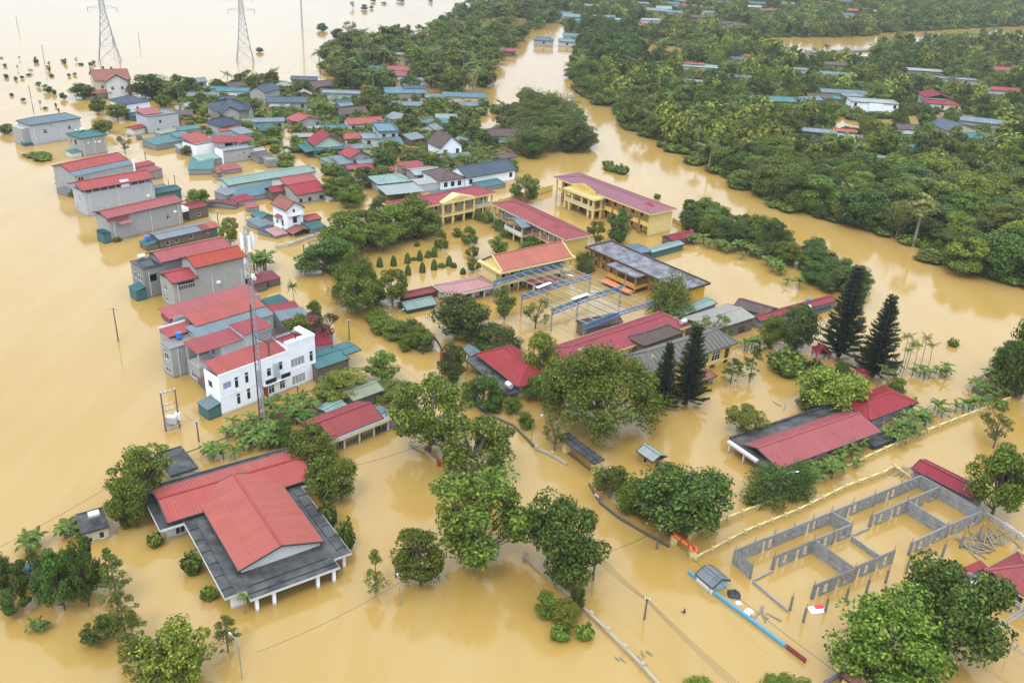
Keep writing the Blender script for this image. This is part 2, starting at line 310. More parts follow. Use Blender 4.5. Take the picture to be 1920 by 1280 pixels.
# ------------------------------------------------------------------ building kit
def clipline(poly, c):
    vs = []
    for k in range(len(poly)):
        (a, b), (d, e) = poly[k], poly[(k + 1) % len(poly)]
        if (a - c) * (d - c) < 0: vs.append(b + (e - b) * (c - a) / (d - a))
    return (min(vs), max(vs)) if len(vs) >= 2 else None
def roof_face(mb, pts, pitch=0.55, rib=0.045, t=0.08):
    P = [Vector(p) for p in pts]; n = (P[1] - P[0]).cross(P[2] - P[0]).normalized()
    if n.z < 0: P = P[::-1]; n = -n
    u = Vector((0, 0, 1)).cross(n)
    u = u.normalized() if u.length > 0.03 else Vector((1, 0, 0))
    v = n.cross(u); o = P[0]
    mb.poly(*P); Q = [p - n * t for p in P]; mb.poly(*Q[::-1])
    for k in range(len(P)):
        j = (k + 1) % len(P); mb.poly(P[k], Q[k], Q[j], P[j])
    if pitch:
        uv = [((p - o).dot(u), (p - o).dot(v)) for p in P]; us = [a for a, b in uv]
        c = min(us) + pitch * 0.5
        while c < max(us):
            r = clipline(uv, c)
            if r and r[1] - r[0] > 0.3:
                a = o + u * c + v * (r[0] + 0.02) + n * (rib * 0.3); b = o + u * c + v * (r[1] - 0.02) + n * (rib * 0.3)
                mb.beam(a, b, 0.08, rib, n)
            c += pitch
_wc = {}
def window_mesh(w, h, st):
    key = (round(w, 2), round(h, 2), st)
    if key in _wc: return _wc[key]
    f, p = MB(), MB(); b = 0.06
    def fr(x0, z0, x1, z1): f.box(x0, 0.06, z0, x1, 0.15, z1)
    fr(0, 0, b, h); fr(w - b, 0, w, h); fr(b, 0, w - b, b); fr(b, h - b, w - b, h)
    if st in 'wvj':
        k = max(1 if w < 1.05 else 2, round(w / 0.8))
        for i in range(1, k): fr(w * i / k - b / 2, b, w * i / k + b / 2, h - b)
        if h > 1.3: fr(b, h * 0.72 - b / 2, w - b, h * 0.72 + b / 2)
    if st == 'j':
        k = int(h / 0.22)
        for i in range(1, k): f.box(b, 0.08, h * i / k - 0.03, w - b, 0.13, h * i / k + 0.03)
    if st == 'd': p.box(b, 0.09, 0.0, w - b, 0.14, h - b)
    else: p.poly((0.01, 0.12, 0.01), (w - 0.01, 0.12, 0.01), (w - 0.01, 0.12, h - 0.01), (0.01, 0.12, h - 0.01))
    fm = X['bframe'] if st in 'vd' else X['wframe']
    pm = {'d': X['rframe'], 'p': X['letterblue']}.get(st, X['glass'])
    _wc[key] = (f.mesh('window', fm), p.mesh('pane', pm)); return _wc[key]
class Bld:
    def __init__(s, name, label, p, q, r, z, cat='house', group=None, D=None, L=None, ang=None):
        P, Q, S = at(*p, z), at(*q, z), at(*r, z)
        u = Vector((Q.x - P.x, Q.y - P.y)); s.L = L or u.length; a = math.atan2(u.y, u.x) if ang is None else math.radians(ang)
        v = Vector((-math.sin(a), math.cos(a))); s.D = D or abs((S.x - P.x) * v.x + (S.y - P.y) * v.y)
        s.a = a; s.h = z; s.root = empty(name, (P.x, P.y, 0), a); tag(s.root, label, cat, group); s.o = P
    def part(s, name, mb, mat, parent=None, smooth=False): return mb.build(name, mat, parent or s.root, smooth=smooth)
    def side(s, sd, rc):
        x0, y0, x1, y1 = rc
        return {'f': (x1 - x0, lambda u, d, z: (x0 + u, y0 + d, z), 0.0), 'r': (y1 - y0, lambda u, d, z: (x1 - d, y0 + u, z), math.pi / 2),
                'b': (x1 - x0, lambda u, d, z: (x1 - u, y1 - d, z), math.pi), 'l': (y1 - y0, lambda u, d, z: (x0 + d, y1 - u, z), -math.pi / 2)}[sd]
    def walls(s, rc, h, mat, op=None, z0=-1.0, gable=None, name='wall', sides='frbl', shed=None, glass='w'):
        """closed wall ring with cut openings (side: [(u, z, w, h, style)]); gable = ('x'|'y', rise)"""
        mb = MB(); op = op or {}; x0, y0, x1, y1 = rc; wall = None; wins = []
        for sd in sides:
            W, f, rz = s.side(sd, rc); os_ = [o for o in op.get(sd, []) if o[0] >= 0 and o[0] + o[2] <= W + 1e-4]
            xs = sorted({0.0, W, *[o[0] for o in os_], *[o[0] + o[2] for o in os_]}); zs = sorted({z0, h, *[o[1] for o in os_], *[o[1] + o[3] for o in os_]})
            for i in range(len(xs) - 1):
                for j in range(len(zs) - 1):
                    cx, cz = (xs[i] + xs[i + 1]) / 2, (zs[j] + zs[j + 1]) / 2
                    if any(o[0] < cx < o[0] + o[2] and o[1] < cz < o[1] + o[3] for o in os_): continue
                    mb.poly(f(xs[i], 0, zs[j]), f(xs[i + 1], 0, zs[j]), f(xs[i + 1], 0, zs[j + 1]), f(xs[i], 0, zs[j + 1]))
            for o in os_:
                u, z, w, hh = o[:4]; d = 0.2
                c0, c1, c2, c3 = (u, z), (u + w, z), (u + w, z + hh), (u, z + hh)
                for a, b in ((c0, c1), (c1, c2), (c2, c3), (c3, c0)): mb.poly(f(a[0], 0, a[1]), f(a[0], d, a[1]), f(b[0], d, b[1]), f(b[0], 0, b[1]))
                if o[4] != 'o': wins.append((o, f, rz))
        if gable:
            ax, rise = gable
            if ax == 'x':
                ym = (y0 + y1) / 2
                mb.poly((x1, y0, h), (x1, y1, h), (x1, ym, h + rise)); mb.poly((x0, y1, h), (x0, y0, h), (x0, ym, h + rise))
            else:
                xm = (x0 + x1) / 2
                mb.poly((x0, y0, h), (x1, y0, h), (xm, y0, h + rise)); mb.poly((x1, y1, h), (x0, y1, h), (xm, y1, h + rise))
        if shed:                      # rises by shed towards the back
            mb.poly((x1, y0, h), (x1, y1, h), (x1, y1, h + shed)); mb.poly((x0, y1, h), (x0, y0, h), (x0, y1, h + shed)); mb.poly((x1, y1, h), (x0, y1, h), (x0, y1, h + shed), (x1, y1, h + shed))
        wall = s.part(name, mb, Wm[mat])
        for o, f, rz in wins:
            fm, pm = window_mesh(o[2], o[3], o[4]); nm = 'door' if o[4] == 'd' else 'window'
            wo = put(nm, fm, s.root, f(o[0], 0, o[1]), rz); put('panel' if o[4] == 'd' else 'pane', pm, wo)
        return wall
    def roof(s, rc, z, kind, mat, rise=1.2, hip=None, pitch=0.55, name='roof', parent=None, back=None, cap=True):
        """rc is the outline at the eaves. kind: gx gy hip hy shed(front low) flat"""
        x0, y0, x1, y1 = rc; mb = MB(); xm, ym = (x0 + x1) / 2, (y0 + y1) / 2; zt = z + rise; m = T[mat]; cb = MB(); tl = mat in ('tile', 'otile', 'gtile')
        pt = 0 if tl else pitch
        if kind == 'gx':
            if back is not None: ym = y0 + (y1 - y0) * back
            roof_face(mb, [(x0, y0, z), (x1, y0, z), (x1, ym, zt), (x0, ym, zt)], pt); roof_face(mb, [(x1, y1, z), (x0, y1, z), (x0, ym, zt), (x1, ym, zt)], pt)
            ridges = [((x0, ym, zt), (x1, ym, zt))]
        elif kind == 'gy':
            roof_face(mb, [(x0, y1, z), (x0, y0, z), (xm, y0, zt), (xm, y1, zt)], pt); roof_face(mb, [(x1, y0, z), (x1, y1, z), (xm, y1, zt), (xm, y0, zt)], pt)
            ridges = [((xm, y0, zt), (xm, y1, zt))]
        elif kind == 'hip':
            k = hip if hip is not None else (y1 - y0) / 2; A, B_ = (x0 + k, ym, zt), (x1 - k, ym, zt)
            roof_face(mb, [(x0, y0, z), (x1, y0, z), B_, A], pt); roof_face(mb, [(x1, y1, z), (x0, y1, z), A, B_], pt)
            roof_face(mb, [(x1, y0, z), (x1, y1, z), B_], pt); roof_face(mb, [(x0, y1, z), (x0, y0, z), A], pt)
            ridges = [(A, B_), ((x0, y0, z), A), ((x1, y0, z), B_), ((x1, y1, z), B_), ((x0, y1, z), A)]
        elif kind == 'hy':
            k = hip if hip is not None else (x1 - x0) / 2; A, B_ = (xm, y0 + k, zt), (xm, y1 - k, zt)
            roof_face(mb, [(x0, y1, z), (x0, y0, z), A, B_], pt); roof_face(mb, [(x1, y0, z), (x1, y1, z), B_, A], pt)
            roof_face(mb, [(x0, y0, z), (x1, y0, z), A], pt); roof_face(mb, [(x1, y1, z), (x0, y1, z), B_], pt)
            ridges = [(A, B_), ((x0, y0, z), A), ((x1, y0, z), A), ((x1, y1, z), B_), ((x0, y1, z), B_)]
        elif kind in ('shed', 'shedr', 'shedl'):
            zz = {'shed': (z, z, zt, zt), 'shedr': (z, zt, zt, z), 'shedl': (zt, z, z, zt)}[kind]
            roof_face(mb, [(x0, y0, zz[0]), (x1, y0, zz[1]), (x1, y1, zz[2]), (x0, y1, zz[3])], pt); ridges = []
        elif kind == 'flat':
            mb.box(x0, y0, z - 0.18, x1, y1, z); ridges = []
            rim = rise if rise < 0.8 else 0.3; w = 0.22; rb = MB()
            rb.box(x0, y0 - 0.003, z - 0.22, x1, y0 + w, z + rim).box(x0, y1 - w, z - 0.22, x1, y1 + 0.003, z + rim)
            rb.box(x0 - 0.003, y0 + w, z - 0.22, x0 + w, y1 - w, z + rim).box(x1 - w, y0 + w, z - 0.22, x1 + 0.003, y1 - w, z + rim)
        ro = mb.build(name, m, parent or s.root)
        if kind == 'flat': rb.build('parapet', T['rust'] if mat == 'rslab' else T['slab'] if mat == 'slab' else m, ro)
        elif cap and ridges:
            for a, b in ridges: cb.beam(Vector(a) + Vector((0, 0, 0.05)), Vector(b) + Vector((0, 0, 0.05)), 0.34, 0.1)
            cb.build('ridge_cap', m, ro)
            gt = MB()
            for a, b in (((x0, y0), (x1, y0)), ((x1, y0), (x1, y1)), ((x1, y1), (x0, y1)), ((x0, y1), (x0, y0))):
                za = [z, z]
                if (kind == 'gx' and a[0] == b[0]) or (kind == 'gy' and a[1] == b[1]): continue
                gt.beam((a[0], a[1], z - 0.1), (b[0], b[1], z - 0.1), 0.2, 0.2)
            if kind == 'gx':
                for x in (x0, x1): gt.beam((x, y0, z - 0.06), (x, ym, zt - 0.06), 0.14, 0.2).beam((x, ym, zt - 0.06), (x, y1, z - 0.06), 0.14, 0.2)
            if kind == 'gy':
                for y in (y0, y1): gt.beam((x0, y, z - 0.06), (xm, y, zt - 0.06), 0.14, 0.2).beam((xm, y, zt - 0.06), (x1, y, z - 0.06), 0.14, 0.2)
            gt.build('gutter', X['gutter'], ro)
        return ro
    def box(s, name, c, mat, parent=None): mb = MB(); mb.box(*c); return s.part(name, mb, mat, parent)
    def cols(s, pts, z0, z1, w, mat, name='column'):
        mb = MB(); mb.box(-w / 2, -w / 2, z0, w / 2, w / 2, z1); me = mb.mesh(name, mat)
        for x, y in pts: put(name, me, s.root, (x, y, 0))
    def lean(s, rc, z, rise, kind, roofm, wallm=None, op=None, ins=0.15, nm='annex'):
        x0, y0, x1, y1 = rc
        if wallm: s.walls((x0 + ins, y0 + ins, x1 - ins, y1 - ins), z - 0.05, wallm, op, name=nm + '_wall', shed=rise if kind == 'shed' else None)
        return s.roof(rc, z, kind, roofm, rise, name=nm + '_roof')
def rowop(n, W, z, w, h, st, m=0.6):
    g = (W - 2 * m - n * w) / max(1, n - 1) if n > 1 else 0
    return [((m + i * (w + g)) if n > 1 else (W - w) / 2, z, w, h, st) for i in range(n)]
def house(name, label, p, q, r, z, wall, roof, op=None, ov=0.35, cat='house', group=None, D=None, L=None, base=-1.0, ang=None, pitch=0.55):
    b = Bld(name, label, p, q, r, z, cat, group, D, L, ang); kind, rm, rise = roof[:3]; rc = (0, 0, b.L, b.D); wc = (ov, ov, b.L - ov, b.D - ov)
    slope = {'gx': b.D / 2, 'gy': b.L / 2}.get(kind)
    g = ('x' if kind == 'gx' else 'y', rise * (1 - ov / slope) - 0.0) if slope else None
    lift = rise * ov / slope if slope else 0.0
    if slope: g = (g[0], rise - lift - 0.1)
    b.walls(wc, z + (lift - 0.06 if kind != 'flat' else -0.1), wall, op, base, gable=g, shed=rise if kind == 'shed' else None)
    b.roof(rc, z, kind, rm, rise, pitch=pitch, back=None)
    return b
def tankset(b, x, y, z, kind='tank', lying=True):
    mb = MB(); r = 0.55
    if lying:
        mb.tube([(-0.75, 0, 0), (-0.68, 0, 0), (0.68, 0, 0), (0.75, 0, 0)], [0.35, r, r, 0.35], 14)
    else:
        mb.lathe([(0.0, 0.62), (0.3, 0.6), (r, 0.45), (r, -0.55), (0.0, -0.55)], 14)
    o = mb.build('water_tank', X[kind], b.root, (x, y, z + 0.95), smooth=False)
    lg = MB()
    for dx in (-0.45, 0.45):
        for dy in (-0.3, 0.3): lg.beam((dx, dy, -0.95), (dx * 0.8, dy * 0.8, -0.35), 0.06)
    lg.build('stand', X['steel'], o); return o
# ------------------------------------------------------------------ school campus and public buildings
def letters(b, x0, x1, y, z, n, h, mat, parent, side='f'):
    mb = MB(); w = (x1 - x0) / n; rr = random.Random(n)
    for i in range(n):
        if rr.random() < 0.16: continue
        mb.box(x0 + i * w + w * 0.15, y - 0.03, z, x0 + i * w + w * 0.8, y - 0.002, z + h)
    return tag(b.part('lettering', mb, X[mat], parent), kind='stuff')
def schoolblock(b, fl, bays, roofm, wallm, colm, rise, ov=0.9, ver=2.0, hipk=None, kind='hip', pav=None, winst='v', endwall=None, railm=None, fascia='pyellow'):
    """two storeys with a columned gallery along the front; fl = upper floor level above the flood"""
    L, D, h = b.L, b.D, b.h; x0, x1, y1 = ov, L - ov, D - ov; yv = ov + ver; bay = (x1 - x0) / bays
    op = []
    for i in range(bays):
        for z0, hh in ((-0.4, 2.2), (fl + 0.2, 2.3)):
            if z0 + hh > h - 0.3: hh = h - 0.35 - z0
            if i % 3 == 1: op.append((i * bay + bay * 0.32, z0, bay * 0.34, hh, 'v'))
            else: op.append((i * bay + bay * 0.25, z0 + 0.8, bay * 0.5, hh - 0.85, winst))
    sideop = {'f': op}
    b.walls((x0, yv, x1, y1), h - 0.08, wallm, sideop, -1.0)
    if endwall:
        e = MB(); e.box(x1 - 0.12, ov, -1, x1 + 0.1, y1, h - 0.1); b.part('end_wall', e, Wm[endwall])
    b.box('gallery_slab', (x0, ov * 0.75, fl - 0.25, x1 - 0.15, yv + 0.05, fl), Wm[fascia])
    b.box('eave_slab', (0.0, 0.0, h - 0.38, L, D, h - 0.02), Wm[fascia])
    for i in range(bays):
        rl = MB()
        if pav and pav[0] - 0.2 < x0 + (i + .5) * bay < pav[1] + 0.2: continue
        rl.box(x0 + i * bay + 0.2, ov * 0.75 + 0.05, fl, x0 + (i + 1) * bay - 0.2, ov * 0.75 + 0.15, fl + 0.95); b.part('parapet_rail', rl, Wm[railm or wallm])
    b.cols([(x0 + i * bay + 0.18 * (i == 0) - 0.18 * (i == bays), ov * 0.75 + 0.2) for i in range(bays + 1)], -1, h - 0.4, 0.34, Wm[colm])
    b.roof((0.15, 0.15, L - 0.15, D - 0.15), h, kind, roofm, rise, hipk)

# main two-storey block by the river
b = Bld('school_block', 'long bright yellow two storey school block with mauve roof beside the river', (1037, 331), (1220, 402), (1269, 391), 6.7, 'school')
schoolblock(b, 2.9, 11, 'mauve', 'yellow', 'yellow', 1.15, hipk=7, endwall='pyellow', pav=(9.5, 22.5))
b.cols([(0.9 + i * 3.6, 0.62) for i in (1, 2, 6, 7, 8, 9, 10)], 0, 6.3, 0.42, Wm['rust'], 'pilaster')
px0, px1, py = 9.5, 22.5, -3.4                                           # porch pavilion
b.box('porch_floor', (px0, py, 2.55, px1, 0.6, 3.0), Wm['pyellow']); b.box('porch_roof', (px0 - 0.3, py - 0.3, 5.7, px1 + 0.3, 0.4, 6.25), Wm['pyellow'])
b.cols([(px0 + 0.35, py + 0.3), (px0 + 2.3, py + 0.3), (px0 + 10.6, py + 0.3), (px1 - 0.35, py + 0.3), (px0 + 0.35, -0.2), (px1 - 0.35, -0.2), (px0 + 3.4, -0.3), (px0 + 9.0, -0.3)], -1, 2.55, 0.55, Wm['pyellow'], 'porch_column')
b.cols([(px0 + 0.3, py + 0.3), (px0 + 3.4, py + 0.3), (px0 + 7.6, py + 0.3), (px0 + 10.6, py + 0.3), (px1 - 0.6, py + 0.5), (px1 - 0.4, -0.2)], 3.0, 5.7, 0.5, Wm['pyellow'], 'upper_column')
b.box('porch_parapet', (px0 + 0.3, py + 0.2, 3.0, px1 - 0.3, py + 0.32, 3.8), Wm['cream'])
g = MB(); g.poly((px0 + 0.6, -1.0, 6.25), (px1 - 2.6, -1.0, 6.25), (px1 - 2.6, -1.0, 7.4), (px0 + 5.5, -1.0, 8.5), (px0 + 0.6, -1.0, 7.3))
g.poly((px1 - 2.6, -0.7, 6.25), (px0 + 0.6, -0.7, 6.25), (px0 + 0.6, -0.7, 7.3), (px0 + 5.5, -0.7, 8.5), (px1 - 2.6, -0.7, 7.4))
g.poly((px0 + 0.6, -1, 7.3), (px0 + 5.5, -1, 8.5), (px0 + 5.5, -0.7, 8.5), (px0 + 0.6, -0.7, 7.3)); g.poly((px0 + 5.5, -1, 8.5), (px1 - 2.6, -1, 7.4), (px1 - 2.6, -0.7, 7.4), (px0 + 5.5, -0.7, 8.5)); g.poly((px1 - 2.6, -1, 6.25), (px1 - 2.6, -0.7, 6.25), (px1 - 2.6, -0.7, 7.4), (px1 - 2.6, -1, 7.4))
gp = b.part('pediment', g, Wm['yellow']); letters(b, px0 + 3.0, px0 + 8.2, -1.0, 7.35, 13, 0.22, 'olet', gp); letters(b, px0 + 4.4, px0 + 7.0, -1.0, 6.95, 7, 0.22, 'olet', gp)
d = MB(); d.poly((35.2, 3.4, 7.5), (37.4, 3.0, 7.35), (36.4, 4.6, 8.1)); d.poly((37.4, 3.0, 7.35), (38.2, 4.6, 7.5), (36.4, 4.6, 8.1)); b.part('roof_dormer', d, T['red'])

b = Bld('school_block', 'two storey school block with rose roof and lettered pediment behind the courtyard trees', (752, 397), (932, 361), (904, 345), 6.3, 'school')
schoolblock(b, 2.7, 9, 'rose', 'cream', 'pyellow', 1.3, kind='hip', hipk=4, winst='v', pav=(12, 24))
g = MB(); g.poly((13, -0.6, 6.0), (24.5, -0.6, 6.0), (24.5, -0.6, 6.5), (18.7, -0.6, 8.0), (13, -0.6, 6.5)); g.poly((24.5, 0.5, 6.0), (13, 0.5, 6.0), (13, 0.5, 6.5), (18.7, 0.5, 8.0), (24.5, 0.5, 6.5))
g.poly((13, -0.6, 6.5), (18.7, -0.6, 8.0), (18.7, 2.5, 8.0), (13, 1.0, 6.5)); g.poly((18.7, -0.6, 8.0), (24.5, -0.6, 6.5), (24.5, 1.0, 6.5), (18.7, 2.5, 8.0))
gp = b.part('pediment', g, Wm['pyellow']); letters(b, 16.2, 21.5, -0.6, 6.9, 12, 0.24, 'olet', gp); letters(b, 17.4, 20.4, -0.6, 6.5, 7, 0.22, 'olet', gp)
b.cols([(13.4, -0.2), (16.8, -0.2), (20.7, -0.2), (24.2, -0.2)], -1, 6.0, 0.45, Wm['pyellow'], 'porch_column'); b.box('porch_floor', (13, -0.5, 2.4, 24.5, 0.9, 2.9), Wm['pyellow'])

b = Bld('school_block', 'long school block with dusty red streaked roof and a balcony porch', (920, 381), (1061, 450), (1110, 439), 6.0, 'school')
schoolblock(b, 2.7, 9, 'dusty', 'cream', 'cream', 1.2, hipk=4.5, endwall='yellow', ver=1.2, fascia='cream', railm='rust')
b.box('balcony_floor', (10.5, -2.6, 2.2, 18.5, 0.9, 2.6), Wm['cream']); b.box('balcony_rail', (10.6, -2.55, 2.6, 18.4, -2.4, 3.5), Wm['dwhite'])
b.cols([(10.9, -2.2), (14.5, -2.2), (18.1, -2.2)], -1, 5.0, 0.32, Wm['pyellow'], 'porch_column')
b.roof((10.3, -2.9, 18.8, 0.8), 5.0, 'gy', 'bgrey', 1.1, name='porch_roof'); g = MB(); g.poly((10.6, -2.7, 4.9), (18.5, -2.7, 4.9), (14.55, -2.7, 6.0)); b.part('pediment', g, Wm['ochre'])
d = MB(); d.poly((24.0, 2.5, 6.7), (27.0, 2.2, 6.7), (26.0, 4.2, 7.6)); d.poly((27.0, 2.2, 6.7), (28.0, 4.3, 6.9), (26.0, 4.2, 7.6)); b.part('roof_dormer', d, T['dusty'])

b = Bld('school_office', 'two storey cream school block with salmon gable roof above the courtyard', (937, 512), (1080, 481), (895, 488), 5.6, 'school')
L, D = b.L, b.D
b.walls((0.7, 2.3, L - 0.7, D - 0.6), 5.5, 'pyellow', {'f': [(1.0 + i * 2.45, z, 1.5, 1.5, 'w' if i in (4, 5) else 'v') for i in range(8) for z in (0.2, 3.2)], 'l': []})
b.box('eave_slab', (0, 0, 5.2, L, D, 5.6), Wm['pyellow']); b.box('gallery_slab', (0.5, 0.5, 2.1, L - 0.5, 2.4, 2.5), Wm['pyellow']); b.box('parapet_rail', (0.6, 0.55, 2.5, L - 0.6, 0.68, 3.2), Wm['pyellow'])
b.cols([(0.8 + i * (L - 1.6) / 8, 0.75) for i in range(9)], -1, 5.2, 0.3, Wm['cream'])
s_ = MB(); s_.box(0.55, 0.75, -1, 0.75, 2.3, 2.0); b.part('stair_wall', s_, Wm['dwhite'])
g = MB(); g.box(1.0, 0.9, 5.6, L - 1.0, D - 0.9, 5.7); g.poly((1.1, D - 0.8, 5.6), (1.1, 0.8, 5.6), (1.1, D / 2, 8.0)); g.poly((L - 1.1, 0.8, 5.6), (L - 1.1, D - 0.8, 5.6), (L - 1.1, D / 2, 8.0)); b.part('gable_wall', g, Wm['pyellow'])
b.roof((0.9, 0.3, L - 0.9, D - 0.3), 5.68, 'gx', 'salmon', 2.5)
for x in (0.85, L - 0.85): v = MB(); v.beam((x, 0.3, 5.75), (x, D / 2, 8.27), 0.25, 0.16); b.part('verge', v, Wm['pyellow'])
b.box('entrance_canopy', (7.5, -2.2, 1.9, 15, 0.4, 2.1), T['dusty']); b.cols([(7.8, -2.7), (14.7, -2.7)], -1, 1.9, 0.35, Wm['cream'], 'canopy_column')

b = Bld('school_annex', 'low school annex with patchy pink hip roof and cream columns', (842, 556), (935, 536), (812, 534), 2.4, 'school')
L, D = b.L, b.D
b.walls((0.6, 2.0, L - 0.6, D - 0.6), 2.3, 'dwhite', {'f': [(2, -0.9, 1.2, 2.7, 'v'), (5.2, -0.9, 1.2, 2.7, 'v'), (8.6, -0.9, 1.2, 2.7, 'v')]})
b.box('eave_slab', (0, 0, 2.05, L, D, 2.4), Wm['cream']); b.cols([(0.5 + i * (L - 1) / 4, 0.5) for i in range(5)], -1, 2.05, 0.3, Wm['dwhite']); b.roof((0.3, 0.5, L - 0.3, D - 0.4), 2.5, 'hip', 'pink', 1.0, 3.0)
house('covered_walkway', 'narrow maroon roofed walkway running into the pink roofed annex', (757, 559), (843, 541), (760, 547), 1.5, 'red', ('gx', 'maroon', 0.5), cat='walkway', ov=0.5, D=3.2)
house('bicycle_shed', 'pale green arched tin shed beside the low annex', (762, 582), (820, 570), (800, 556), 1.0, 'dteal', ('gx', 'pgreen', 0.9), cat='shed', D=4.6)

b = Bld('classroom_block', 'old ochre block with stained flat black roof and rusty parapet', (1097, 464), (1282, 547), (1324, 538), 4.3, 'school', D=9.0)
L, D = b.L, b.D
ar = [(1.2 + i * 2.75, z, 0.9, 1.5, 'v') for i in range(11) for z in (0.1, 2.3)]
b.walls((1.0, 1.6, L - 1.0, D - 0.8), 4.15, 'ochre', {'f': ar}); e = MB(); e.box(L - 1.0, 0.8, -1, L - 0.8, D - 0.8, 4.1); b.part('end_wall', e, Wm['gold'])
b.roof((0, 0, L, D), 4.3, 'flat', 'rslab', 0.35); b.cols([(1.0 + i * 2.75, 1.3) for i in range(12)], -1, 4.1, 0.3, Wm['rust'])
b.box('porch_floor', (11, -3.0, 1.2, 21, 1.6, 1.6), Wm['ochre']); b.box('porch_slab', (11, -3.2, 3.9, 21, 0.5, 4.2), T['rslab']); b.cols([(11.3, -2.8), (14.5, -2.8), (17.5, -2.8), (20.7, -2.8)], -1, 3.9, 0.3, Wm['rust'], 'porch_column'); b.box('porch_rail', (11.1, -2.9, 1.6, 20.9, -2.75, 2.3), Wm['ochre'])
b.box('lower_canopy', (12, -5.5, 0.7, 21, -3.4, 0.95), X['orange'])

# long red roof and the villa-like offices
b = Bld('meeting_hall', 'long rose red tin roofed hall between the steel frame and the grey tiled villa', (1073, 687), (1296, 610), (1244, 581), 3.3, 'hall')
L, D = b.L, b.D
b.walls((0.7, 0.7, L - 0.7, D - 0.7), 3.2, 'pyellow', {'f': rowop(9, L - 1.4, 0.4, 1.5, 1.6, 'w'), 'l': [(1.0, -0.8, 2.2, 2.8, 'w'), (4.4, -0.8, 1.6, 2.8, 'o')]}); b.box('eave_slab', (0, 0, 2.95, L, D, 3.3), Wm['pyellow'])
b.roof((0.2, 0.2, L - 0.2, D - 0.2), 3.32, 'hip', 'rose', 1.5, 3.2); b.box('skylight', (4.2, 2.6, 4.25, 5.6, 3.4, 4.42), X['whiteplastic'])
for x in (L - 9.0, L - 1.6): tankset(b, x, 0.9, 3.3)
b = Bld('villa_office', 'yellow two storey office with weathered grey tiled hip roof and red porch', (1220, 697), (1385, 642), (1187, 661), 4.6, 'office')
L, D = b.L, b.D
b.walls((0.8, 0.8, L - 0.8, D - 0.8), 4.5, 'yellow', {'f': [(1.0, -0.9, 1.3, 4.0, 'v'), (4.2, 1.6, 2.0, 1.8, 'w'), (8.4, 1.6, 2.0, 1.8, 'w'), (13.6, 1.6, 2.3, 1.9, 'w'), (16.8, 1.6, 2.3, 1.9, 'w'), (20.4, 0.2, 1.2, 3.4, 'v'), (16.4, -0.9, 1.6, 1.7, 'o'), (13.3, -0.9, 1.6, 1.4, 'o')], 'l': [(1.2, -0.9, 1.4, 3.6, 'v'), (4.2, -0.9, 1.4, 3.6, 'v')]})
b.box('eave_slab', (0.1, 0.1, 4.25, L - 0.1, D - 0.1, 4.6), Wm['pyellow']); ro = b.roof((0, 0, L, D), 4.62, 'hip', 'gtile', 1.9, 2.6)
rb = MB()
for i in range(20): rb.beam((1.6 + i * 1.1, 0.05, 4.72), (1.6 + i * 1.1, D / 2 - 0.1, 6.5), 0.3, 0.14) if 2.2 < 1.6 + i * 1.1 < L - 2.4 else None
rb.build('tile_roll', T['gtile'], ro)
dm = MB(); dm.poly((2.0, 1.4, 5.1), (4.0, 2.0, 5.4), (2.6, 2.9, 6.3)); b.part('gable_vent', dm, Wm['yellow']); b.box('floor_band', (0.7, 0.68, 1.1, L - 0.7, 0.79, 1.4), Wm['pyellow'])
b.roof((9.4, -4.0, 14.0, 0.6), 1.8, 'hip', 'otile', 1.2, 1.6, name='porch_roof'); b.cols([(9.8, -3.6), (13.6, -3.6)], -1, 1.8, 0.26, Wm['dwhite'], 'porch_column')
b = house('rear_wing', 'old wing with rust streaked brown roof behind the grey tiled villa', (1208, 648), (1282, 622), (1245, 608), 4.0, 'brown', ('hip', 'tile', 1.3), cat='office')
b = house('store_hall', 'mouldy grey store with beige sheet roof beside the ochre block', (1330, 622), (1417, 594), (1366, 569), 3.2, 'mold', ('gx', 'beige', 0.7), {'f': [(2, -0.8, 2.2, 2.2, 'v'), (6, -0.8, 1.6, 2.4, 'o'), (9.5, -0.8, 2.2, 2.4, 'v')]}, cat='storehouse')
for nm, lb, a in (('lean_to', 'teal sheet lean-to tucked behind the beige roofed store', ((1258, 600), (1345, 568), (1330, 556), 2.2, 'dgrey', ('gx', 'pgreen', 0.4))),
                  ('tiled_shed', 'brown tiled shed roof between the beige store and the maroon strip roof', ((1375, 573), (1440, 592), (1372, 553), 2.2, 'mold', ('gx', 'tile', 0.9))),
                  ('strip_shed', 'long narrow crimson shed roof with a blue tank opening', ((1425, 602), (1570, 563), (1560, 552), 2.0, 'dgrey', ('gx', 'crimson', 0.6))),
                  ('canteen_shed', 'light blue sheet roof behind the black flat roofed block', ((1180, 478), (1222, 471), (1198, 456), 2.0, 'dteal', ('gx', 'blue', 0.35))),
                  ('canteen_shed', 'long pale teal strip roof above the pond edge', ((1222, 474), (1284, 457), (1270, 450), 1.8, 'dteal', ('gx', 'pgreen', 0.3))),
                  ('canteen_shed', 'crimson roofed shed beside the end of the yellow school block', ((1262, 452), (1308, 441), (1292, 431), 2.0, 'brown', ('gx', 'crimson', 0.6)))):
    house(nm, lb, *a, cat='shed', ov=0.25)
h_ = house('tank_house', 'small grey outhouse with steel tank below the crimson strip roof', (1505, 592), (1560, 575), (1545, 566), 1.0, 'dgrey', ('flat', 'slab', 0.15), cat='outhouse'); tankset(h_, 3.0, 1.2, 1.0); tankset(h_, 5.0, 2.6, 1.6, 'btank', False)

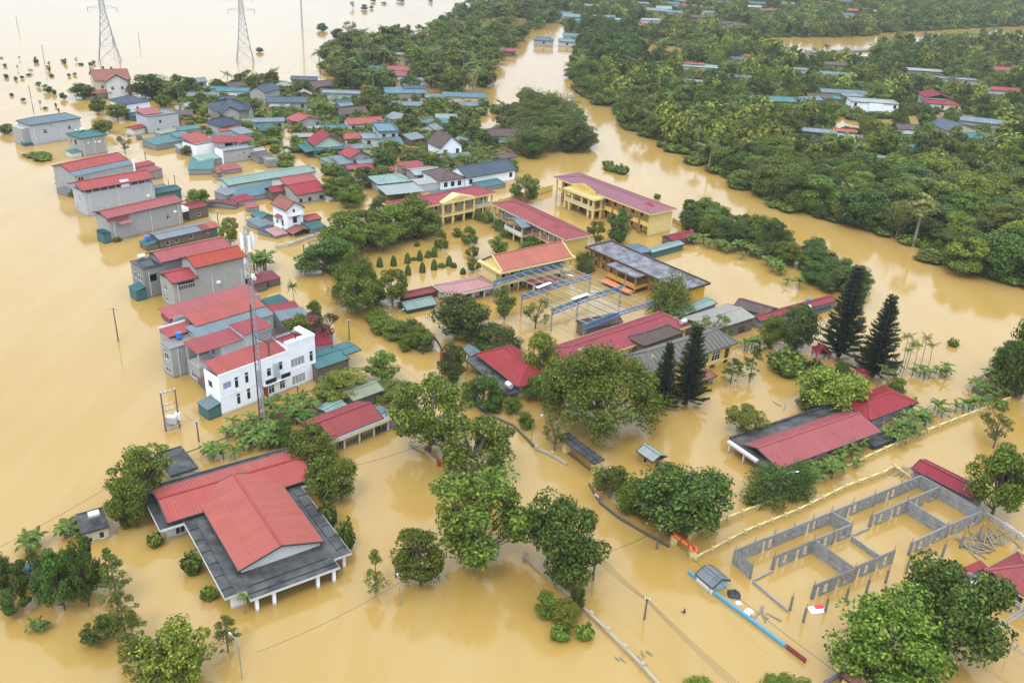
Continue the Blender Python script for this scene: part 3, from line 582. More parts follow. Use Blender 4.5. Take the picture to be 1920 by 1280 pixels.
# unroofed steel sports frame
b = Bld('roofless_sports_hall', 'roofless steel frame of blue trusses and silver purlins over the yard', (1095, 612), (1225, 565), (1075, 487), 4.6, 'sports hall')
L, D = b.L, b.D
for i in range(4):
    y = D * i / 3; tr = MB(); z = 4.6; n = 14
    for k in range(n):
        xa, xb = L * k / n, L * (k + 1) / n; za, zb = (z + 0.4 * (1 - abs(2 * t / n - 1)) for t in (k, k + 1))
        tr.beam((xa, y, za), (xb, y, zb), 0.18).beam((xa, y, za - 0.8), (xb, y, zb - 0.8), 0.16).beam((xa, y, za - 0.8), (xb, y, zb), 0.1).beam((xb, y, zb - 0.8), (xb, y, zb), 0.07)
    b.part('truss', tr, X['bluesteel'])
    cl = MB(); segs = {0: [(0, 0.42)], 1: [(0, 0.52), (0.62, 1.1)], 2: [(0, 0.2), (0.45, 0.62)], 3: [(0.02, 1.0)]}[i]
    for t0, t1 in segs:
        cuts = sorted({t0, t1, *([0.5] if t0 < 0.5 < t1 else [])})
        for a, c in zip(cuts, cuts[1:]):
            za, zb = (z + 0.12 + 0.4 * (1 - abs(2 * t - 1)) for t in (a, c)); cl.beam((L * a, y + 0.3, za), (L * c, y + 0.3, zb), 0.8, 0.07)
    b.part('edge_sheet', cl, T['dteal'])
    for x in (0.1, L - 0.1) if i in (0, 3) else (0.1, L * 0.36, L - 0.1): 
        c = MB()
        for dx in (-0.16, 0.16): c.beam((x + dx, y, -1), (x + dx, y, z + 0.2), 0.09)
        for k in range(6): c.beam((x - 0.16, y, -0.2 + k * 0.8), (x + 0.16, y, 0.6 + k * 0.8), 0.05)
        b.part('column', c, X['steel'])
for k in range(9):
    t = (k + 0.5) / 9; z = 4.72 + 0.4 * (1 - abs(2 * t - 1)); p = MB(); p.beam((L * t, 0, z), (L * t, D * (1 if k > 1 else 0.7), z), 0.16, 0.2); b.part('purlin', p, X['steel'])
for i, (t0, t1) in ((2, (0.22, 0.42)), (1, (0.3, 0.52)), (2, (0.66, 0.74))):
    w = MB(); y = D * i / 3 + 0.4; w.beam((L * t0, y, 5.0 + 1.8 * t0), (L * t1, y, 5.6), 0.9, 0.06); b.part('torn_sheet', w, X['whiteplastic'])

# ------------------------------------------------------------------ culture hall in front
b = Bld('culture_hall', 'white hall with black flat ledges and big salmon red gable roofs', (421.5, 1120.6), (659, 1035), (545, 836.5), 2.5, 'hall')
H = 2.5
sl = MB(); sl.box(0, 0, H - 0.32, 16.7, 17.1, H); sl.box(2.6, -1.8, H - 0.321, 14.2, 0.0, H - 0.004); sl.box(-3.2, 17.1, H - 0.322, 20.2, 27.9, H - 0.002); so = b.part('roof_slab', sl, T['slab'])
ed = MB()
for x0, y0, x1, y1 in ((-0.05, -0.05, 2.6, 0.12), (14.2, -0.05, 16.75, 0.12), (2.5, -1.86, 14.3, -1.7), (-0.06, 0, 0.1, 17), (16.6, 0, 16.76, 17), (-3.26, 17, -3.1, 28), (20.1, 17, 20.26, 28), (-3.2, 27.8, 20.2, 27.96), (-3.2, 17.0, 0.0, 17.16), (16.7, 17.0, 20.2, 17.16), (2.5, -1.8, 2.66, 0), (14.1, -1.8, 14.26, 0)): ed.box(x0, y0, H - 0.36, x1, y1, H - 0.03)
ed.build('slab_edge', Wm['dwhite'], so)
up = MB()
for x0, y0, x1, y1 in ((1.35, 1.2, 1.5, 17), (15.2, 1.2, 15.35, 17), (3, 0.5, 13.5, 0.65), (2.7, -0.9, 14.1, -0.75), (-3.1, 27.5, 20.1, 27.8)): up.box(x0, y0, H, x1, y1, H + 0.16)
for k in range(6): up.box(0.1, 1.5 + k * 2.7, H, 1.35, 1.65 + k * 2.7, H + 0.13); up.box(15.35, 1.5 + k * 2.7, H, 16.6, 1.65 + k * 2.7, H + 0.13)
up.build('upstand', T['slab'], so)
b.walls((-2.3, 17.9, 19.3, 27.0), H - 0.33, 'dwhite', {'f': [(1.2, 0.3, 1.3, 1.6, 'w'), (18.4, 0.3, 1.3, 1.6, 'w')], 'l': [(2, 0.3, 1.4, 1.5, 'w'), (5.5, 0.3, 1.4, 1.5, 'w')]}, name='wing_wall')
b.walls((2.6, 1.6, 14.1, 17.9), H - 0.33, 'dwhite', {'f': [(1.5, -1, 1.6, 2.8, 'v'), (5.0, -1, 1.6, 2.8, 'v'), (8.4, -1, 1.6, 2.8, 'v')], 'l': rowop(4, 16, 0.2, 1.4, 1.5, 'w'), 'r': rowop(4, 16, 0.2, 1.4, 1.5, 'w')}, name='nave_wall')
b.cols([(3.4, -1.3), (5.6, -1.3), (11.4, -1.3), (13.6, -1.3), (1.0, 0.7), (15.9, 0.7), (0.7, 5.5), (0.7, 11), (16.0, 5.5), (16.0, 11)], -1, H - 0.33, 0.42, Wm['white'], 'pillar')
fl = MB(); fl.poly((0.8, 0.5, -0.5), (2.6, 0.5, -0.5), (2.6, 0.5, H - 0.33), (0.8, 0.5, H - 0.33)); fl.poly((0.8, 0.65, H - 0.33), (2.6, 0.65, H - 0.33), (2.6, 0.65, -0.5), (0.8, 0.65, -0.5)); b.part('side_wall', fl, Wm['white'])
b.walls((3.2, 3.4, 13.8, 18.0), H + 0.85, 'dwhite', None, H - 0.05, gable=('y', 1.45), name='attic_wall', sides='frl')
b.roof((2.8, 3.0, 14.2, 21.6), H + 0.75, 'gy', 'hall', 1.65, pitch=0.5)
b.walls((-1.8, 17.9, 18.5, 25.6), H + 0.62, 'dwhite', None, H - 0.05, name='attic_wall')
b.roof((-2.1, 17.4, 18.9, 26.0), H + 0.6, 'gx', 'hall', 1.15, pitch=0.5, name='wing_roof')

b = Bld('village_office', 'low cream building with crimson roof and white columns along its front', (616, 832), (731, 786), (702, 752), 2.4, 'office')
L, D = b.L, b.D
b.walls((0.5, 1.7, L - 0.3, D + 1.5), 2.2, 'cream', {'f': [(2.4, -0.8, 1.1, 2.5, 'w'), (6.0, -0.6, 1.1, 2.3, 'w'), (9.5, -0.2, 1.2, 1.9, 'w'), (0.4, -0.4, 0.9, 2.0, 'w')]}); b.box('canopy_slab', (-0.4, 0, 2.15, L + 0.3, 1.9, 2.4), Wm['dgrey']); fe = MB(); fe.box(-0.42, -0.03, 2.05, L + 0.32, 0.05, 2.42); b.part('canopy_edge', fe, Wm['pyellow'])
b.cols([(0.2 + i * (L - 0.4) / 4, 0.25) for i in range(5)], -1, 2.15, 0.26, Wm['dwhite']); b.roof((-0.2, 0.9, L - 0.6, D + 1.7), 2.5, 'gx', 'crimson', 1.3)
house('side_shed', 'blue grey lean-to against the crimson roofed cream building', (727, 790), (742, 783), (722, 762), 1.9, 'grey', ('gx', 'bgrey', 0.3), cat='shed', D=5, L=2.6)
b = house('green_roof_shed', 'dark walled shed with olive green sheet roof under the street trees', (662, 752), (722, 730), (704, 706), 2.4, 'mold', ('gx', 'olive', 0.6), cat='shed')
b = house('green_roof_shed', 'small low shed with blotchy pale green sheet roof', (620, 780), (657, 761), (637, 741), 1.6, 'dgrey', ('gx', 'pgreen', 0.35), cat='shed')
b = house('pump_house', 'flat black roofed pump house with pale green walls', (320, 893), (372, 876), (332, 838), 1.3, 'mint', ('flat', 'slab', 0.12), {'f': [(0.7, 0.5, 0.7, 0.3, 'w'), (2.5, 0.5, 0.7, 0.3, 'w')]}, cat='outhouse', ov=0.25)
b = house('toilet_block', 'tiny cream outhouse with flat black roof and a steel tank', (152, 1001), (205, 986), (190, 951), 2.0, 'cream', ('flat', 'slab', 0.1), {'f': [(0.4, 0.0, 0.7, 0.9, 'w'), (1.9, 0.2, 0.7, 1.1, 'w')]}, cat='outhouse', ov=0.2); tankset(b, 2.1, 2.3, 2.0)
b = house('white_kiosk', 'small white and pale blue sheet kiosk among the dark green trees', (42, 1090), (72, 1082), (62, 1052), 1.4, 'white', ('gx', 'blue', 0.3), cat='kiosk', D=3.6, ov=0.15)

b = Bld('guard_house', 'little yellow guard house with pale sheet roof standing in the water', (1194, 845), (1225, 866), (1252, 857), 1.7, 'guard house')
b.walls((0.35, 0.35, b.L - 0.35, b.D - 0.35), 1.6, 'ochre', {'f': [(0.8, 0.1, 0.9, 1.0, 'w')], 'r': [(0.6, -0.5, 0.9, 1.6, 'v')]}); b.roof((-0.05, -0.05, b.L + 0.05, b.D + 0.05), 1.75, 'gx', 'pale', 0.75, pitch=0.5)
k = MB(); k.box(0, 0, 1.58, b.L, b.D, 1.72); b.part('roof_slab', k, T['slab'])
b = Bld('gate_portal', 'yellow gate portal with flat black slab roof', (1047, 817), (1112, 867), (1132, 860), 3.0, 'gate')
b.box('slab', (-0.2, -0.1, 2.75, b.L + 0.2, b.D + 0.1, 3.0), T['slab'])
rb = MB()
for i in range(6): rb.box(0.2 + i * 1.6, 0, 3.0, 0.36 + i * 1.6, b.D, 3.13)
rb.box(0, b.D / 2 - 0.1, 3.0, b.L, b.D / 2 + 0.1, 3.15); b.part('slab_rib', rb, T['slab'])
b.cols([(1.0, b.D / 2), (b.L - 0.5, b.D / 2)], -1, 2.75, 1.0, Wm['pyellow'], 'pillar'); gt = MB()
for i in range(18): gt.beam((1.6 + i * 0.36, b.D / 2, -0.5), (1.6 + i * 0.36, b.D / 2, 0.45 + 0.25 * math.sin(i / 17 * 3.14)), 0.05)
gt.beam((1.5, b.D / 2, 0.3), (8.0, b.D / 2, 0.3), 0.06); b.part('gate_leaf', gt, X['dark'])

b = Bld('clinic', 'long single storey clinic with rose red roof and grey slab behind yellow fence', (1429, 886), (1647, 807), (1558, 756), 2.4, 'clinic')
L, D = b.L, b.D
sl = MB(); sl.box(2.6, 0.5, 2.15, L, D - 0.3, 2.4); b.part('roof_slab', sl, T['slab']); e = MB(); e.box(2.55, D - 0.6, 2.2, L, D - 0.28, 2.75); b.part('parapet', e, T['slab'])
b.walls((4.0, 1.0, L - 0.6, D - 0.8), 2.15, 'dwhite', {'f': rowop(6, L - 5, 0.3, 1.4, 1.5, 'w', 1.5)}); b.roof((3.0, -0.5, L + 0.2, 7.4), 2.5, 'gx', 'rose', 1.05, back=0.62)
cn = MB(); cn.box(1.9, 3.2, 1.75, 3.6, D - 0.5, 2.14); b.part('entrance_canopy', cn, Wm['dwhite']); b.cols([(2.2, 6.0), (2.2, D - 1.0)], -1, 1.75, 0.24, Wm['dwhite'])
b = house('clinic_wing', 'hip roofed rose red wing at the banana end of the clinic', (1633, 787), (1721, 753), (1655, 723), 2.5, 'dgrey', ('hip', 'red', 1.2), {'f': rowop(4, 12, 0.2, 1.1, 1.4, 'w')}, cat='clinic', ov=0.5)
house('low_store', 'low dark flat roofed store against the yellow fence', (1640, 838), (1692, 818), (1655, 795), 0.9, 'mold', ('flat', 'slab', 0.12), cat='storehouse')
b = house('fence_shed', 'maroon tin roofed shed beside the unfinished block walls', (1709, 877), (1827, 937), (1731, 860), 2.3, 'dgrey', ('gx', 'crimson', 0.8), cat='shed', D=4.4)

house('tarred_shed', 'black sagging shed roof between the rose hall and the steel trusses', (1100, 616), (1168, 603), (1128, 592), 2.6, 'mold', ('gx', 'tile', 1.1), cat='shed', ov=0.2)
# ------------------------------------------------------------------ row of tall houses between street and open water
ROW = 'tall narrow houses along the flooded street'
def tall(label, p, q, r, z, wall, roof, op=None, **k): return house('row_house', label, p, q, r, z, wall, roof, op, group=ROW, **k)
b = Bld('row_house', 'grey rendered house with pale blue grey roof at the far end of the row', (55, 235), (152, 221), (97, 214), 6.8, 'house', ROW)
L, D = b.L, 9.0
b.walls((0.3, 0.3, L - 0.3, D), 6.6, 'lgrey', {'f': [(4.0, 3.2, 1.3, 1.5, 'w'), (12.5, 3.4, 1.0, 1.4, 'w'), (6.5, 5.4, 0.6, 0.6, 'w')], 'r': [(1, 0.5, 1.2, 1.6, 'w'), (4, 3.4, 1.2, 1.6, 'w')]}); b.roof((0, 0, L, D), 6.8, 'hip', 'bgrey', 1.4, 3); b.box('terrace', (-2.2, 1.5, -1, 0.3, D - 1, 5.6), Wm['grey']); b.lean((-2.6, 0.4, 1.2, 3.0), 1.0, 0.3, 'shed', 'teal', 'dteal')
b = tall('grey house with teal roof and two white round vents', (150, 260), (200, 252), (172, 243), 6.0, 'grey', ('hip', 'teal', 1.2), {'f': [(4.5, 0.6, 1.2, 0.2, 'w')], 'l': [(1, 3.2, 1.2, 1.6, 'w'), (4, 3.2, 1.2, 1.6, 'o')]})
vt = MB()
for x in (2.6, 5.0): vt.tube([(x, 0.33, 4.1), (x, 0.2, 4.1)], 0.28, 10)
b.part('vent', vt, X['whiteplastic']); tankset(b, 3.5, 5.0, 6.6); b.lean((-3.4, 0.5, 0.2, 4.5), 1.6, 0.3, 'shed', 'teal', 'dwhite')
b = tall('grey house with long crimson ridge roof and blue grey side roof', (130, 322), (240, 299), (222, 287), 6.5, 'grey', ('gx', 'red', 1.3), {'f': [(1.2, 4.0, 1.6, 1.4, 'w'), (5.5, 4.2, 0.8, 0.9, 'w'), (11, 3.8, 0.8, 0.6, 'w')]}, D=9)
b.lean((-0.2, -2.6, b.L + 0.1, 0.3), 5.6, 0.9, 'shed', 'bgrey', 'grey', {'f': [(0.8, 3.8, 1.8, 1.3, 'w'), (4.4, 3.8, 0.9, 1.0, 'p')]}); b.lean((-2.6, -1.5, 0, 4), 1.2, 0.3, 'shed', 'grey', 'dgrey')
b.lean((b.L, 0, b.L + 9, 3.2), 3.6, 0.4, 'shed', 'red', 'dgrey'); b.lean((b.L, -4, b.L + 8.5, -0.2), 2.8, 0.4, 'shed', 'rose', 'dgrey'); b.box('end_fin', (b.L - 0.3, -2.7, 0, b.L + 0.25, -2.2, 7.0), Wm['white'])
b = Bld('row_house', 'pale grey house with red roof over an open attic loggia', (157, 357), (287, 334), (282, 317), 7.2, 'house', ROW, D=7.5)
L, D = b.L, b.D
b.walls((0, 0, L, D), 6.2, 'lgrey', {'l': [(1, 0.4, 1.1, 1.6, 'w'), (3.4, 3.4, 1.1, 1.6, 'w')], 'f': [(11.8, 0.9, 1.1, 0.5, 'w')]}); b.box('attic_floor', (0, 0, 6.2, L, D, 6.28), Wm['lgrey'])
b.cols([(0.2 + i * (L - 0.4) / 9, 0.15) for i in range(10)], 6.2, 7.4, 0.16, X['wframe'], 'post'); b.box('attic_wall', (0.3, 1.4, 6.28, L - 0.3, 1.6, 7.4), Wm['red']); b.box('chimney_block', (10.0, -0.05, 6.2, 12.2, 1.0, 7.9), Wm['white']); b.roof((-0.9, -0.6, L + 0.3, D + 0.3), 7.4, 'gx', 'red', 1.3)
lo = MB(); lo.box(7.0, -0.12, 6.9, 10, -0.05, 7.35); lo.box(12.2, -0.12, 6.9, 14.0, -0.05, 7.35); b.part('fascia_sheet', lo, Wm['red'])
b.lean((L - 0.5, 0.2, L + 8, 5.5), 2.6, 0.5, 'gx', 'dteal', 'dteal'); b.lean((L + 2, 6.0, L + 7, 10), 2.0, 0.4, 'gx', 'grey', 'wood')
b = Bld('row_house', 'grey house with faded red roof and teal water closet at its foot', (202, 409), (330, 373), (320, 366), 6.2, 'house', ROW, D=6.5, ang=52)
L, D = b.L, b.D
b.walls((0.2, 0.2, L - 0.4, D - 0.2), 6.0, 'grey', {'f': [(L - 5.2, 2.2, 1.1, 1.5, 'w')]}); b.roof((-0.5, -0.3, L, D + 0.2), 6.25, 'gx', 'dusty', 0.9); b.box('fascia_sheet', (-0.4, -0.35, 5.3, 5.2, -0.25, 6.2), Wm['red']); b.lean((2.2, -1.6, 5.6, 0.1), 4.4, 0.5, 'shed', 'pink'); b.lean((-2.0, -0.4, 0.1, 3.2), 2.6, 0.4, 'shedl', 'dteal', 'dteal'); b.box('balcony', (L - 0.4, 0.6, 3.0, L + 1.8, 4.4, 3.9), Wm['white'])
b.lean((L + 2.0, 1.0, L + 8.0, 6.5), 3.2, 0.4, 'gx', 'crimson', 'brown', {'f': [(2.4, 0.8, 0.9, 0.9, 'w')]})
b = house('timber_shack', 'low weathered board shack with grey and rusty sheet roof', (298, 450), (412, 426), (384, 419), 2.5, 'wood', ('gx', 'grey', 0.5), {'f': [(1.5, 0.5, 0.9, 1.2, 'w'), (3.8, 0.7, 0.9, 1.1, 'w'), (7.6, 0.9, 1.0, 1.0, 'w'), (12.2, 1.3, 1.1, 0.9, 'w')]}, D=6, ang=47)
rs = MB(); roof_face(rs, [(11.3, -0.05, 2.56), (13.6, -0.05, 2.56), (13.6, 3, 3.1), (11.3, 3, 3.1)]); b.part('rusty_sheet', rs, T['maroon']); rs = MB(); roof_face(rs, [(13.6, -0.1, 2.6), (b.L + 0.4, -0.1, 2.6), (b.L + 0.4, 3, 3.15), (13.6, 3, 3.15)]); b.part('red_sheet', rs, T['red']); b.box('teal_panel', (13.8, 0.2, 0, b.L - 0.4, 0.34, 2.3), Wm['dteal']); b.lean((-3.0, 0.6, 0.3, 4.8), 1.5, 0.4, 'shedr', 'teal', 'wood'); tankset(b, -1.6, 3.0, 1.6, 'btank', False)
b = Bld('row_house', 'dark grey house with crimson roof and white roof tank', (302, 491), (422, 464), (405, 449), 7.6, 'house', ROW)
L, D = b.L, b.D + 0.6
b.walls((-4.0, 0.2, L - 0.3, D), 6.6, 'dgrey', {'l': [(1.2, 3.4, 1.0, 1.9, 'w'), (3.2, 3.4, 1.8, 1.9, 'w'), (3.2, 0.6, 1.8, 1.4, 'w')], 'f': [(1.2, 3.6, 1.6, 1.6, 'o')]}, name='wall'); b.box('roof_terrace', (-4.1, 0.1, 6.6, 0.4, D + 0.1, 6.75), T['slab']); b.walls((0.2, 0.2, L - 0.3, D), 7.5, 'dgrey', None, 6.5, gable=('x', 1.0), name='attic_wall'); b.roof((-0.3, -0.3, L + 1.4, D + 0.4), 7.6, 'gx', 'rose', 1.3); tankset(b, -2.0, D - 1.2, 6.7); sp = MB(); sp.poly((-3.6, 0.5, 7.0), (-1.2, 0.5, 7.0), (-1.2, 2.6, 7.6), (-3.6, 2.6, 7.6)); b.part('solar_heater', sp, X['glass']); b.lean((-6.4, -0.2, -3.9, 3.6), 2.4, 0.5, 'shedr', 'teal', 'dteal')
b = Bld('row_house', 'tallest grey house with orange red roof in the row', (367, 501), (459, 480), (452, 461), 8.6, 'house', ROW)
L, D = b.L, b.D + 0.5
b.walls((-5.2, 0.2, L - 0.3, D), 6.3, 'grey', {'f': [(1.0, 4.4, 3.6, 1.5, 'o')], 'l': [(1.5, 3.2, 1.4, 1.6, 'w'), (1.5, 0.6, 1.4, 1.4, 'w')]}); b.walls((0.0, 0.21, L - 0.3, D - 0.02), 8.5, 'grey', None, 6.2, gable=('x', 1.1), name='upper_wall'); b.roof((-0.4, -0.3, L + 0.2, D + 0.3), 8.6, 'gx', 'orange', 1.4); b.roof((-5.7, -0.5, 0.2, D + 0.2), 6.5, 'gx', 'red', 1.0, name='lower_roof')
gl = MB()
for i in range(7): gl.box(-4.1 + i * 0.5, 0.24, 4.5, -4.0 + i * 0.5, 0.3, 5.3)
gl.box(-4.2, 0.24, 5.25, -0.6, 0.32, 5.35); b.part('balcony_rail', gl, X['wframe'])
for z in (3.0, 5.6): b.box('balcony', (L - 0.3, 0.8, z, L + 1.2, 3.8, z + 0.9), Wm['dwhite'])
house('roadside_shed', 'maroon roofed board shed beside the tall mast', (475, 533), (502, 526), (482, 512), 2.3, 'wood', ('gx', 'maroon', 0.3), cat='shed', ov=0.15)
house('roadside_shed', 'maroon roofed porch shed by the street kerb', (502, 527), (527, 521), (512, 510), 1.7, 'brown', ('shed', 'maroon', 0.6), cat='shed', ov=0.15)
b = Bld('row_house', 'house under a very long narrow rose pink roof', (322, 600), (492, 556), (466, 541), 7.2, 'house', ROW, D=4.6, ang=47)
L, D = b.L, b.D
b.walls((0.2, 0.1, L - 0.2, D), 7.05, 'grey', {'l': [(1.2, 4.2, 1.8, 1.8, 'w'), (1.2, 1.2, 1.4, 1.5, 'w')]}); b.roof((-0.3, 0.3, L + 0.2, D + 0.3), 7.3, 'shed', 'rose', 0.7); b.box('party_wall', (0.4, -0.05, 5.0, L, 0.28, 7.45), Wm['grey']); b.box('fascia_sheet', (-0.05, 0.4, 6.2, 0.15, D - 0.4, 7.1), Wm['red'])
b = Bld('row_house', 'house with bright red roof between rose and blue grey roofs', (367, 612), (497, 573), (488, 560), 7.4, 'house', ROW, D=4.2, ang=47)
L, D = b.L, b.D
b.walls((-5.0, 0.1, L, D), 6.4, 'grey', {'l': [(1, 3.6, 1.6, 1.6, 'w'), (1, 0.8, 1.6, 1.6, 'w')]}); b.roof((0.0, 0.0, L, D + 0.1), 7.4, 'shed', 'red', 1.0); b.roof((-5.2, 0.4, 0.2, D - 0.2), 6.6, 'shed', 'red', 0.4, name='lower_roof'); b.box('parapet', (-5.2, D - 0.3, 6.3, 0.0, D, 7.3), Wm['dwhite'])
b = Bld('row_house', 'house with blue grey sheet roof and blue water tank', (370, 633), (512, 590), (496, 572), 6.6, 'house', ROW, D=3.8, ang=47)
L, D = b.L, b.D
b.walls((-5.2, 0.1, L, D), 5.8, 'grey', {'l': [(0.8, 3.0, 1.6, 2.0, 'w'), (0.8, 0.4, 1.6, 1.4, 'w')]}); b.walls((0, 0.1, L, D), 6.6, 'grey', None, 5.7, name='upper_wall'); b.roof((-0.2, -0.1, L + 0.2, D + 0.2), 6.7, 'shed', 'bgrey', 0.7); b.box('roof_terrace', (-5.3, 0, 5.8, 0, D, 5.95), Wm['concrete']); tankset(b, -2.2, 2.6, 5.95, 'btank', False)
b = Bld('row_house', 'light grey house with stepped dusty red roof beside the white house', (368, 661), (511, 617), (490, 600), 6.8, 'house', ROW, D=4.6, ang=47)
L, D = b.L, b.D
b.walls((4.6, 0.2, L, D), 6.7, 'lgrey', {'f': [(L - 11, 2.6, 0.5, 0.8, 'w'), (L - 10.2, 2.6, 0.5, 0.8, 'w')], 'l': [(1, 3.6, 1.2, 2.0, 'w')]}); b.walls((0.3, 0.3, 4.6, D), 3.4, 'grey', {'l': [(1, 0.6, 1.6, 1.4, 'w')], 'f': [(1.0, 0.8, 1.4, 1.2, 'w')]}, name='porch_wall', sides='fbl'); b.box('porch_floor', (0.2, 0.2, 3.3, 4.6, D, 3.45), Wm['grey']); b.roof((0.0, -0.2, 9.2, D + 0.2), 6.6, 'shed', 'dusty', 0.5); b.roof((9.2, -0.1, L + 0.1, D + 0.3), 7.3, 'shed', 'dusty', 0.4, name='upper_roof'); b.box('upper_wall', (9.25, 0.19, 6.6, L, D, 7.25), Wm['lgrey']); b.cols([(0.4, 0.3), (0.4, D - 0.3)], 3.4, 6.5, 0.22, Wm['lgrey'])
# street-side roofs of the row
for lb, p, q, r, z, rm in (('small teal roof at the street end of the row', (505, 574), (542, 563), (525, 553), 3.4, 'dteal'), ('small crimson roof between two teal roofs at the street end', (507, 587), (563, 577), (543, 567), 3.4, 'crimson'),
    ('blue grey and teal roof at the street end of the row', (525, 602), (580, 593), (557, 579), 3.4, 'bgrey'), ('crimson awning roof with white edge behind the pergola', (540, 615), (602, 606), (580, 594), 3.2, 'crimson'),
    ('crimson flat porch roof beside the white house tower', (592, 630), (625, 626), (608, 611), 2.8, 'crimson'), ('lower crimson porch roof hugging the white house', (592, 648), (624, 643), (606, 630), 2.6, 'crimson')):
    house('street_shed', lb, p, q, r, z, 'dgrey', ('shed', rm, 0.3), cat='shed', ov=0.1)
b = house('teal_garage', 'teal roofed garage with slatted wall next to the white house', (594, 692), (655, 671), (634, 645), 2.9, 'brown', ('gx', 'teal', 0.6), cat='garage', ov=0.1)
b.lean((b.L - 0.2, 1.0, b.L + 3.4, b.D - 0.5), 3.2, 0.15, 'gx', 'teal')
# white corner house
b = Bld('white_house', 'bright white modern house with red roof and black pergola', (417, 779), (594, 709), (594, 709), 0.0, 'house', None, D=4.6)
L, D = b.L, b.D; h1, h2 = 7.3, 8.6; t = L * 0.70
op = [(2.9, 4.1, 0.75, 2.1, 'w'), (4.9, 4.3, 0.75, 2.1, 'w'), (3.0, 0.9, 0.75, 2.1, 'w'), (5.0, 1.1, 0.75, 2.1, 'w'), (0.7, 4.6, 1.6, 1.3, 'p'), (8.2, -0.3, 1.0, 2.6, 'd'), (9.3, 0.5, 1.2, 1.6, 'w'), (11.6, 0.6, 1.1, 1.7, 'w'), (14.2, 0.5, 2.9, 1.7, 'j'), (14.2, 4.0, 2.9, 1.6, 'j'), (9.2, 4.0, 0.9, 1.6, 'w'), (11.6, 4.4, 0.9, 1.6, 'w'), (L - 1.3, 3.8, 0.8, 2.1, 'w')]
b.walls((0, 0, L, D), h1, 'white', {'f': op, 'l': [(1, 1.5, 1.2, 1.4, 'w'), (1, 4.2, 1.4, 1.4, 'o')]}); b.walls((t, 0.003, L - 0.003, D), h2, 'white', {'f': []}, h1 - 0.02, name='tower_wall'); b.box('parapet', (0.0, -0.02, h1, t, 0.2, h1 + 0.35), Wm['white']); b.box('tower_cap', (t, -0.06, h2, L + 0.06, 1.0, h2 + 0.45), Wm['white']); b.box('tower_cap', (L - 1.2, 1.0, h2, L + 0.06, D, h2 + 0.45), Wm['white'])
b.roof((0.1, 0.25, t + 0.5, D), h1 + 0.25, 'shed', 'red', 0.9); b.box('tower_terrace', (t + 0.5, 0.4, h2 - 0.6, L - 1.2, D, h2 - 0.5), T['red'])
b.box('balcony', (8.0, -1.0, 2.9, 13.4, -0.01, 3.2), Wm['white']); gb = MB(); gb.box(8.2, -0.98, 3.2, 10.4, -0.92, 4.0); gb.box(11.4, -0.98, 3.2, 13.3, -0.92, 4.0); b.part('balcony_glass', gb, X['glass']); b.box('screen_panel', (10.5, -0.7, 3.2, 11.3, -0.05, 6.2), Wm['lgrey']); b.box('screen_panel', (7.2, -0.3, 3.2, 7.8, -0.02, 6.0), Wm['lgrey']); b.box('sill_band', (0, -0.05, 3.35, L, -0.005, 3.5), Wm['white'])
for x, y in ((t - 3.4, 0.5), (t - 3.4, D - 0.3), (t + 2.2, 0.5)): b.box('pergola_post', (x - 0.08, y - 0.08, h1 + 0.2, x + 0.08, y + 0.08, h2 + 1.5), X['dark'])
for k in range(8): b.box('pergola_slat', (t - 3.5, 0.5 + k * 0.6, h2 + 1.42, t + 2.3, 0.58 + k * 0.6, h2 + 1.54), X['dark'])
for x in (t - 3.4, t + 2.2): b.box('pergola_beam', (x - 0.07, 0.3, h2 + 1.28, x + 0.07, D, h2 + 1.42), X['dark'])
b.lean((-2.6, -0.1, -0.05, 3.4), 2.2, 0.4, 'shedr', 'bgrey', 'dteal')
for k, (lb, rm) in enumerate((('teal shed with dark wall below the blue tank', 'dteal'), ('teal shed at the water foot of the tall row', 'teal'), ('rusty red shed roof at the foot of the tall row', 'dusty'), ('blue grey shed at the foot of the white house', 'bgrey'))):
    p = (324 + 22 * k, 655 + 24.5 * k); house('waterside_shed', lb, p, (p[0] + 21.5, p[1] + 24), (p[0] + 19, p[1] - 9), 1.5, 'dteal', ('shed', rm, 0.3), cat='shed', ov=0.1)

# ------------------------------------------------------------------ old quarter behind the street
b = Bld('tower_house', 'white three storey house with orange tile gable and tiled eyebrows', (537, 392), (567, 386), (518, 378), 6.4, 'house')
L, D = b.L, b.D
b.walls((0, 0, L, D), 6.3, 'white', {'f': [(1.7, 2.2, 1.2, 1.8, 'v'), (1.8, 5.0, 0.7, 1.0, 'w')], 'l': [(1.2, 1.0, 1.1, 1.6, 'w'), (4.0, 1.0, 1.1, 1.8, 'v')]}, gable=('y', 1.5)); b.roof((-0.5, -0.5, L + 0.5, D + 0.3), 6.1, 'gy', 'otile', 1.9); b.box('balcony', (0.4, -0.6, 4.3, L, 0, 4.5), Wm['white']); b.lean((1.2, -0.7, 3.4, 0), 4.1, 0.4, 'shed', 'otile'); b.lean((-1.3, 2.2, 0, 4.8), 3.4, 0.6, 'shedr', 'otile'); b.box('side_balcony', (-1.2, 2.0, 0.6, 0, 5.0, 1.2), Wm['white']); b.walls((L - 0.1, 3.0, L + 2.2, D), 4.6, 'white', name='side_wall'); b.roof((L - 0.1, 2.8, L + 2.5, D + 0.2), 4.7, 'shedl', 'otile', 0.6, name='side_roof')
b.roof((-1.0, -4.2, L + 0.8, -0.2), 0.9, 'gy', 'otile', 0.9, name='porch_roof'); b.cols([(-0.6, -3.8), (L + 0.4, -3.8)], -1, 0.9, 0.2, Wm['white'], 'porch_column')
OQ = 'low roofs around the white tower house'
